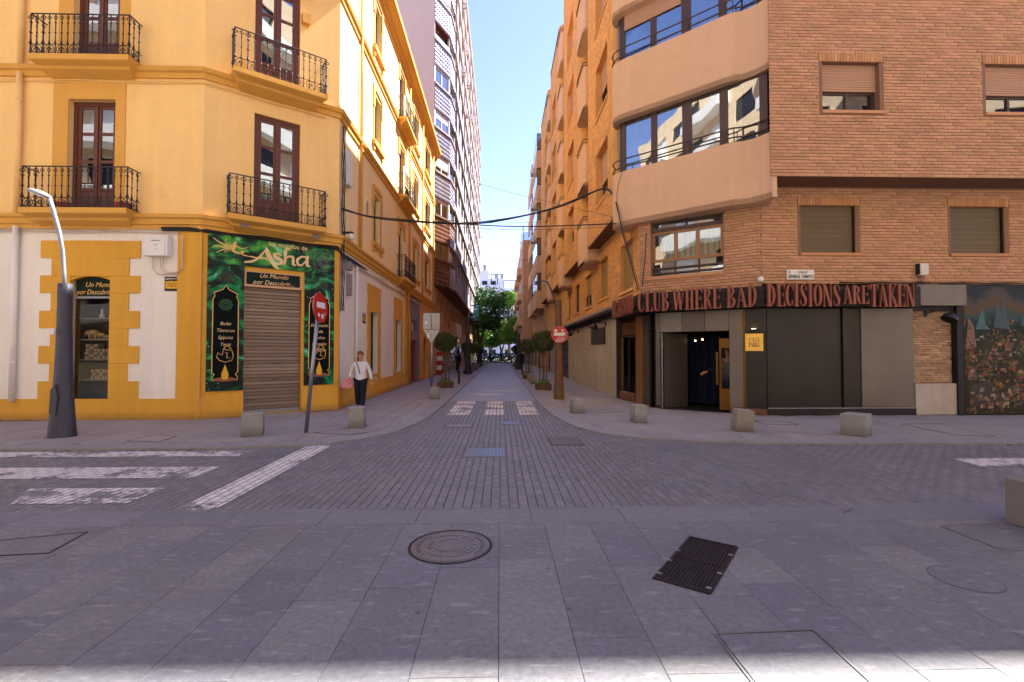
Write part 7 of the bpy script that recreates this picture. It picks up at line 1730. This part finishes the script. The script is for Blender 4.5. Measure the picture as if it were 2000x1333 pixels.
wo_ = person('woman in white blouse and navy trousers walking past the yellow corner with a pink bag', (-3.92, 13.5, 0), math.radians(8), 1.62, 'blouse', 'navy', 'hair_brown', 0.13,
             ra=((-0.28, 0.05, 1.12), (-0.30, -0.02, 0.92)), la=((0.27, 0.03, 1.10), (0.31, -0.04, 0.86)), head_turn=0.5)
st_ = MB(); st_.tube([(-0.12, -0.11, 1.36), (-0.05, -0.135, 1.2), (0.0, -0.13, 1.0)], 0.012, 6); me = st_.mesh('strap'); me.materials.append(M['black']); o = bpy.data.objects.new('strap', me); COL.objects.link(o); o.parent = wo_
# sleeves end in navy cuffs, navy waist
bg_ = thing('handbag', 'pink handbag hanging from the right hand of the walking woman', 'bag', (-4.28, 13.45, 0.62), rz=0.2)
W_ = wmat(bg_); mb = MB(W_)
prof = [(-0.14, 0.0), (0.12, -0.03), (0.16, 0.08), (0.13, 0.22), (0.04, 0.27), (-0.09, 0.25), (-0.16, 0.14)]
mb.prism(prof, -0.055, 0.055, 'y').prism([(x*0.85, z*0.85+0.02) for x, z in prof], -0.075, 0.075, 'y').build('pouch', 'pink', bg_); MB(W_).tube([(-0.06, 0, 0.24), (-0.02, 0, 0.33), (0.05, 0, 0.25)], 0.009, 6).build('handle', 'pink', bg_)
person('dark clothed woman walking on the left pavement below the tower', (-3.35, 38.0, 0), math.radians(30), 1.68, 'blackcloth', 'blackcloth', 'hair', 0.12, hood=True, skirt=True)
person('distant dark clothed person on the right pavement near the end building', (2.55, 56.0, 0), math.radians(10), 1.72, 'blackcloth', 'navy', 'hair', 0.1)
dp = RS2 @ Vector((s2(1420, 700, 0.75)+0.02, 0.75, 0.0))
person('man in a dark suit standing behind the gilded door and reaching out one hand', (dp.x, dp.y, 0), math.radians(-40), 1.74, 'blackcloth', 'blackcloth', 'hair', 0.03, ra=((-0.33, -0.10, 1.12), (-0.52, -0.22, 1.02)))

# ================================================================ SHOP BANNER
def galaxy(name, a, b_, c, seed):
    m = bpy.data.materials.new(name); m.use_nodes = True; nt = m.node_tree; N = nt.nodes; K = nt.links; p = N['Principled BSDF']; p.inputs['Roughness'].default_value = 0.5; p.inputs['Specular IOR Level'].default_value = 0.2
    geo = N.new('ShaderNodeNewGeometry'); mp = N.new('ShaderNodeMapping'); mp.inputs['Location'].default_value = (seed, seed*1.7, 0); mp.inputs['Scale'].default_value = (1, 1, 1.5); mp.inputs['Rotation'].default_value = (0, 0.5, 0)
    K.new(geo.outputs['Position'], mp.inputs[0])
    n = N.new('ShaderNodeTexNoise'); n.inputs['Scale'].default_value = 1.5; n.inputs['Detail'].default_value = 7; n.inputs['Distortion'].default_value = 1.4; K.new(mp.outputs[0], n.inputs['Vector'])
    cr = N.new('ShaderNodeValToRGB'); K.new(n.outputs[0], cr.inputs[0]); e = cr.color_ramp.elements
    e[0].position = 0.40; e[0].color = lin('#0c1416'); e[1].position = 0.72; e[1].color = lin(c)
    q = e.new(0.50); q.color = lin(a); q = e.new(0.60); q.color = lin(b_)
    v = N.new('ShaderNodeTexVoronoi'); v.inputs['Scale'].default_value = 9; K.new(geo.outputs['Position'], v.inputs['Vector'])
    lt = N.new('ShaderNodeMath'); lt.operation = 'LESS_THAN'; lt.inputs[1].default_value = 0.09; K.new(v.outputs['Distance'], lt.inputs[0])
    mx = N.new('ShaderNodeMix'); mx.data_type = 'RGBA'; K.new(lt.outputs[0], mx.inputs[0]); K.new(cr.outputs[0], mx.inputs[6]); mx.inputs[7].default_value = lin('#b8d8c8')
    K.new(mx.outputs[2], p.inputs['Base Color']); return m
gx1 = galaxy('printed galaxy wide', '#1d5c36', '#4fa83c', '#a8e0dc', 3.2); gx2 = galaxy('printed galaxy narrow', '#0c3326', '#128a4a', '#6fd0c4', 8.1)
U0 = uz(FC, 404, 600)[0]; U1 = uz(FC, 652, 600)[0]; ZT, ZB_ = 4.5, tr_[3]+0.10
gs = thing('shop_banner', 'green galaxy banner with large gold shop name above the roller shutter', 'sign', wl(FC, (U0+U1)/2, 0, ZB_))
MB(FC).box(U0, U1, -0.035, -0.021, ZB_, ZT).build('panel', gx1, gs)
cU = (U0+U1)/2; bw = U1-U0
def fx(q): return U0+bw*q
def fz(q): return ZB_+(ZT-ZB_)*q
def stroke(pts, ws, m='gold_pale', d=-0.045, name='letter', par=gs, k=0, z_=None):
    sc = (ZT-ZB_)
    P_ = smooth([(fx(x), 0, fz(z)) for x, z in pts], 5); n = len(P_); ws = [ws]*len(pts) if isinstance(ws, (int, float)) else ws
    W_ = [np.interp(i/(n-1)*(len(ws)-1), range(len(ws)), ws)*sc for i in range(n)]
    return MB(FC).ribbon([(p_[0], p_[2]) for p_ in P_], W_, d-0.001*k, -0.034).build(name, m, par)
# A s h a as brush strokes
for col, dz, dd in (('ochre', -0.012, 0.006), ('gold_pale', 0, 0)):
    D = -0.05+dd; nm = 'letter' if col != 'ochre' else 'letter_shadow'
    stroke([(0.26, 0.14+dz), (0.32, 0.20+dz), (0.37, 0.36+dz), (0.43, 0.72+dz)], [0.05, 0.07, 0.06, 0.03], col, D, nm)
    stroke([(0.425, 0.74+dz), (0.435, 0.55+dz), (0.46, 0.32+dz), (0.50, 0.08+dz), (0.53, 0.0+dz)], [0.04, 0.16, 0.15, 0.12, 0.01], col, D, nm, k=1)
    stroke([(0.30, 0.36+dz), (0.36, 0.33+dz), (0.43, 0.36+dz)], [0.03, 0.045, 0.03], col, D, nm, k=2)
    stroke([(0.545, 0.52+dz), (0.515, 0.56+dz), (0.485, 0.52+dz), (0.50, 0.42+dz), (0.545, 0.33+dz), (0.54, 0.22+dz), (0.50, 0.19+dz), (0.475, 0.27+dz)], [0.05, 0.06, 0.07, 0.11, 0.12, 0.08, 0.06, 0.03], col, D, nm)
    stroke([(0.615, 0.76+dz), (0.585, 0.78+dz), (0.575, 0.62+dz), (0.575, 0.40+dz), (0.57, 0.20+dz)], [0.06, 0.08, 0.11, 0.10, 0.06], col, D, nm)
    stroke([(0.578, 0.42+dz), (0.60, 0.50+dz), (0.635, 0.50+dz), (0.64, 0.36+dz), (0.64, 0.24+dz), (0.665, 0.20+dz)], [0.04, 0.06, 0.08, 0.10, 0.09, 0.03], col, D, nm, k=1)
    stroke([(0.745, 0.55+dz), (0.71, 0.55+dz), (0.675, 0.42+dz), (0.68, 0.26+dz), (0.71, 0.24+dz), (0.745, 0.40+dz)], [0.04, 0.06, 0.09, 0.08, 0.05, 0.04], col, D, nm)
    stroke([(0.76, 0.60+dz), (0.755, 0.40+dz), (0.76, 0.24+dz), (0.785, 0.22+dz)], [0.10, 0.11, 0.09, 0.02], col, D, nm, k=1)
lettering('los mundos de', 0.17, FC, fx(0.6), fz(0.88), -0.04, 'gold_pale', gs, sx=0.95, bold=0.002)
# winged figure emblem: plain ribbons
E1 = [([(0.20, 0.80), (0.185, 0.72), (0.19, 0.62), (0.175, 0.52), (0.19, 0.44)], [0.05, 0.08, 0.07, 0.08, 0.06]), ([(0.19, 0.46), (0.225, 0.42), (0.26, 0.50)], [0.08, 0.05, 0.03]), ([(0.24, 0.52), (0.245, 0.40), (0.28, 0.36), (0.31, 0.34)], [0.05, 0.04, 0.03, 0.02]), ([(0.20, 0.68), (0.235, 0.60), (0.29, 0.66)], [0.03, 0.03, 0.02]),
      ([(0.18, 0.64), (0.12, 0.66), (0.06, 0.78), (0.03, 0.86)], [0.03, 0.05, 0.03, 0.01]), ([(0.18, 0.62), (0.11, 0.58), (0.05, 0.60), (0.03, 0.52)], [0.02, 0.04, 0.03, 0.01]), ([(0.17, 0.58), (0.11, 0.50), (0.07, 0.40), (0.06, 0.36)], [0.02, 0.04, 0.02, 0.01]), ([(0.17, 0.66), (0.13, 0.74), (0.12, 0.84), (0.14, 0.86)], [0.02, 0.02, 0.015, 0.01]), ([(0.17, 0.54), (0.13, 0.46), (0.115, 0.42), (0.135, 0.40)], [0.02, 0.02, 0.015, 0.01])]
for k, (p_, w_) in enumerate(E1): stroke(p_, w_, 'gold_print', -0.038, 'emblem', k=k*0.3)
for r_, cx_, cz_ in ((0.36, 0.90, 0.44), (0.22, 0.90, 0.44), (0.14, 0.90, 0.44), (0.16, 0.79, 0.68)):
    P_ = [(cx_*bw+U0+r_*(ZT-ZB_)*math.cos(a), fz(cz_)+r_*(ZT-ZB_)*math.sin(a)) for a in np.linspace(0.5 if r_ > 0.3 else 0, 5.6 if r_ > 0.3 else 6.283, 40)]
    P_ = [p_ for p_ in P_ if p_[0] < U1-0.01 and p_[1] < ZT-0.02 and p_[1] > ZB_+0.02]
    MB(FC).ribbon(P_, 0.012, -0.0375, -0.034).build('mandala_ring', 'tower_side' if False else 'castiron', gs)
for k in range(12):
    a = k*math.pi/6; c_ = (0.90*bw+U0, fz(0.44)); s_ = ZT-ZB_
    P_ = [(c_[0]+s_*(0.05+0.13*q)*math.cos(a+0.25*math.sin(q*math.pi)), c_[1]+s_*(0.05+0.13*q)*math.sin(a+0.25*math.sin(q*math.pi))) for q in (0, .25, .5, .75, 1)]
    P_ = [p_ for p_ in P_ if p_[0] < U1-0.01]
    if len(P_) > 1: MB(FC).ribbon(P_, 0.01, -0.0378, -0.034).build('mandala_petal', 'castiron', gs)
# transom sign over the shutter
ts = thing('transom_sign', 'dark green sign board reading Un Mundo por Descubrir over the roller shutter', 'sign', wl(FC, (tr_[0]+tr_[1])/2, 0, tr_[2]))
MB(FC).box(tr_[0], tr_[1], 0.03, 0.05, tr_[2]+0.02, tr_[3]).build('board', 'panel_green', ts)
MB(FC).box(tr_[0], tr_[0]+0.04, 0.0, 0.03, tr_[2], tr_[3]).box(tr_[1]-0.04, tr_[1], 0.0, 0.03, tr_[2], tr_[3]).box(tr_[0]+0.04, tr_[1]-0.04, 0.0, 0.03, tr_[3]-0.03, tr_[3]).box(tr_[0]-0.01, tr_[1]+0.01, -0.05, 0.03, tr_[2]-0.03, tr_[2]+0.03).build('frame', 'beige2', ts)
m_ = (tr_[0]+tr_[1])/2; zm = (tr_[2]+tr_[3])/2
lettering('Un Mundo', 0.16, FC, m_, zm+0.09, 0.028, 'gold_pale', ts, shear=0.3); lettering('por Descubrir...', 0.16, FC, m_, zm-0.08, 0.028, 'gold_pale', ts, shear=0.3, sx=0.95)
def side_panel(u0, u1, label, words, zb=0.66, zt=None):
    zt = zt or ZB_-0.004
    t = thing('arched_banner', label, 'sign', wl(FC, (u0+u1)/2, 0, zb)); w_ = u1-u0; h = zt-zb
    MB(FC).box(u0, u1, -0.034, -0.021, zb, zt).build('panel', gx2, t)
    def q(x, z): return (u0+x*w_, zb+z*h)
    inner = [q(*p_) for p_ in ((0.17, 0.10), (0.83, 0.10), (0.83, 0.735), (0.79, 0.765), (0.5, 0.83), (0.21, 0.765), (0.17, 0.735))]
    MB(FC).prism(inner, -0.036, -0.034, 'y').build('inner_panel', mat('inner print', '#050e0c', 0.7, amp=0.1, spec=0.1), t)
    out = [q(*p_) for p_ in ((0.16, 0.11), (0.22, 0.13), (0.15, 0.15), (0.16, 0.72), (0.21, 0.745), (0.18, 0.77), (0.42, 0.80), (0.5, 0.835), (0.58, 0.80), (0.82, 0.77), (0.79, 0.745), (0.84, 0.72), (0.85, 0.15), (0.78, 0.13), (0.84, 0.11), (0.84, 0.085), (0.16, 0.085), (0.16, 0.11))]
    MB(FC).ribbon(out, 0.018, -0.039, -0.034).build('outline', 'gold_print', t)
    c = q(0.5, 0.68)
    for r_ in (0.13, 0.09, 0.045):
        P_ = [(c[0]+r_*(1+0.12*math.cos(10*a))*math.cos(a), c[1]+r_*(1+0.12*math.cos(10*a))*math.sin(a)) for a in np.linspace(0, 2*math.pi, 60)]
        MB(FC).ribbon(P_, 0.012, -0.038, -0.036).build('mandala_ring', mat('green print', '#2f6a45', 0.5), t)
    for i, s in enumerate(words): lettering(s, 0.115, FC, *[q(0.5, 0.53-i*0.055)[k] for k in (0, 1)], -0.037, 'gold_pale', t, shear=0.25, sx=0.85)
    # lamp with flame
    P_ = [q(0.5+0.30*math.cos(a), 0.09+0.018*math.sin(a)) for a in np.linspace(0, 2*math.pi, 24, endpoint=False)]
    MB(FC).prism(P_, -0.040, -0.036, 'y').build('oil_lamp', 'letter', t)
    P_ = [q(0.42, 0.09), q(0.58, 0.09), q(0.60, 0.13), q(0.5, 0.21), q(0.40, 0.13)]
    MB(FC).prism(P_, -0.042, -0.0402, 'y').build('flame', 'far_yellow', t)
    # teapot-like emblem and ornament at the top
    for P_, w__ in (([(0.28, 0.265), (0.35, 0.24), (0.5, 0.225), (0.68, 0.24), (0.72, 0.28), (0.68, 0.32), (0.45, 0.325), (0.42, 0.28), (0.3, 0.30), (0.28, 0.265)], 0.014), ([(0.45, 0.33), (0.55, 0.36), (0.66, 0.33)], 0.018), ([(0.5, 0.30), (0.56, 0.30), (0.54, 0.26), (0.62, 0.26)], 0.014)):
        MB(FC).ribbon([q(*p_) for p_ in P_], w__, -0.0385-0.0002*len(P_), -0.036).build('emblem', 'gold_print', t)
    for k in range(7):
        x = 0.3+k*0.07; MB(FC).ribbon([q(x, 0.86), q(x+0.04, 0.90), q(x-0.02, 0.93), q(x+0.02, 0.95+0.02*math.sin(k*2))], 0.009, -0.0365-0.0002*k, -0.034).build('ornament', 'bark', t)
    return t
side_panel(uz(FC, 402, 700)[0], uz(FC, 475, 700)[0], 'narrow dark green panel with gold arch left of the roller shutter, reading Budas Tibetanos', ('Budas', 'Tibetanos', 'Egipcios', 'Tarot'))
side_panel(uz(FC, 593, 700)[0], U1, 'narrow dark green panel with gold arch right of the roller shutter', ('Decoración', 'India', 'Piedras', 'Minerales', 'Sahúmos'), zb=0.72)
for px, lab in ((478, 'small grey floodlight under the chamfer balcony above the winged emblem'), (617, 'small grey floodlight under the right end of the chamfer balcony')):
    u = uz(FC, px, 440, -0.35)[0]; z = uz(FC, px, 440 if px < 500 else 462, -0.35)[1]
    t = thing('floodlight', lab, 'lamp', wl(FC, u, -0.35, z)); MB(FC @ Matrix.Translation((u, -0.35, z)) @ Matrix.Rotation(0.6, 4, 'X')).bbox(-0.09, 0.09, -0.07, 0.07, -0.03, 0.03, 0.01).build('housing', 'tower', t)
    MB(FC).tube([(u, -0.3, z+0.03), (u, -0.28, 4.72)], 0.012, 6).build('arm', 'black', t)

t = thing('twig', 'small brown twig lying on the slabs near the road edge', 'twig', tuple(gnd(1655, 1000)))
g0 = gnd(1648, 1003); g1 = gnd(1664, 996)
MB().tube([(g0.x, g0.y, 0.006), ((g0.x+g1.x)/2, (g0.y+g1.y)/2, 0.014), (g1.x, g1.y, 0.006)], [0.006, 0.009, 0.004], 6).build('stick', 'bark', t)

runs = []
for k in range(2): runs.append(([wl(FL, -12+i*0.5, -0.03-0.015*k, 8.12+0.03*k+0.012*math.sin(i*1.7+k*2)) for i in range(24)]+[wl(FC, 0.05+i*0.4, -0.05, 8.13+0.03*k+0.01*math.sin(i*1.3)) for i in range(8)], 0.012))
wires('cable_bundle', 'yellow painted cables clipped under the upper balcony band', runs, 'yellow')
t = thing('wall_hook', 'rusty hook in the upper brick wall left of the shuttered window', 'hook', wl(RFU, *(lambda q: (q[0], -0.02, q[1]))(uz(RFU, 1571, 197))))
q = uz(RFU, 1571, 197); MB(RFU).tube([(q[0], 0, q[1]), (q[0], -0.07, q[1]), (q[0]+0.01, -0.08, q[1]+0.03)], 0.008, 6).build('hook', 'castiron', t)
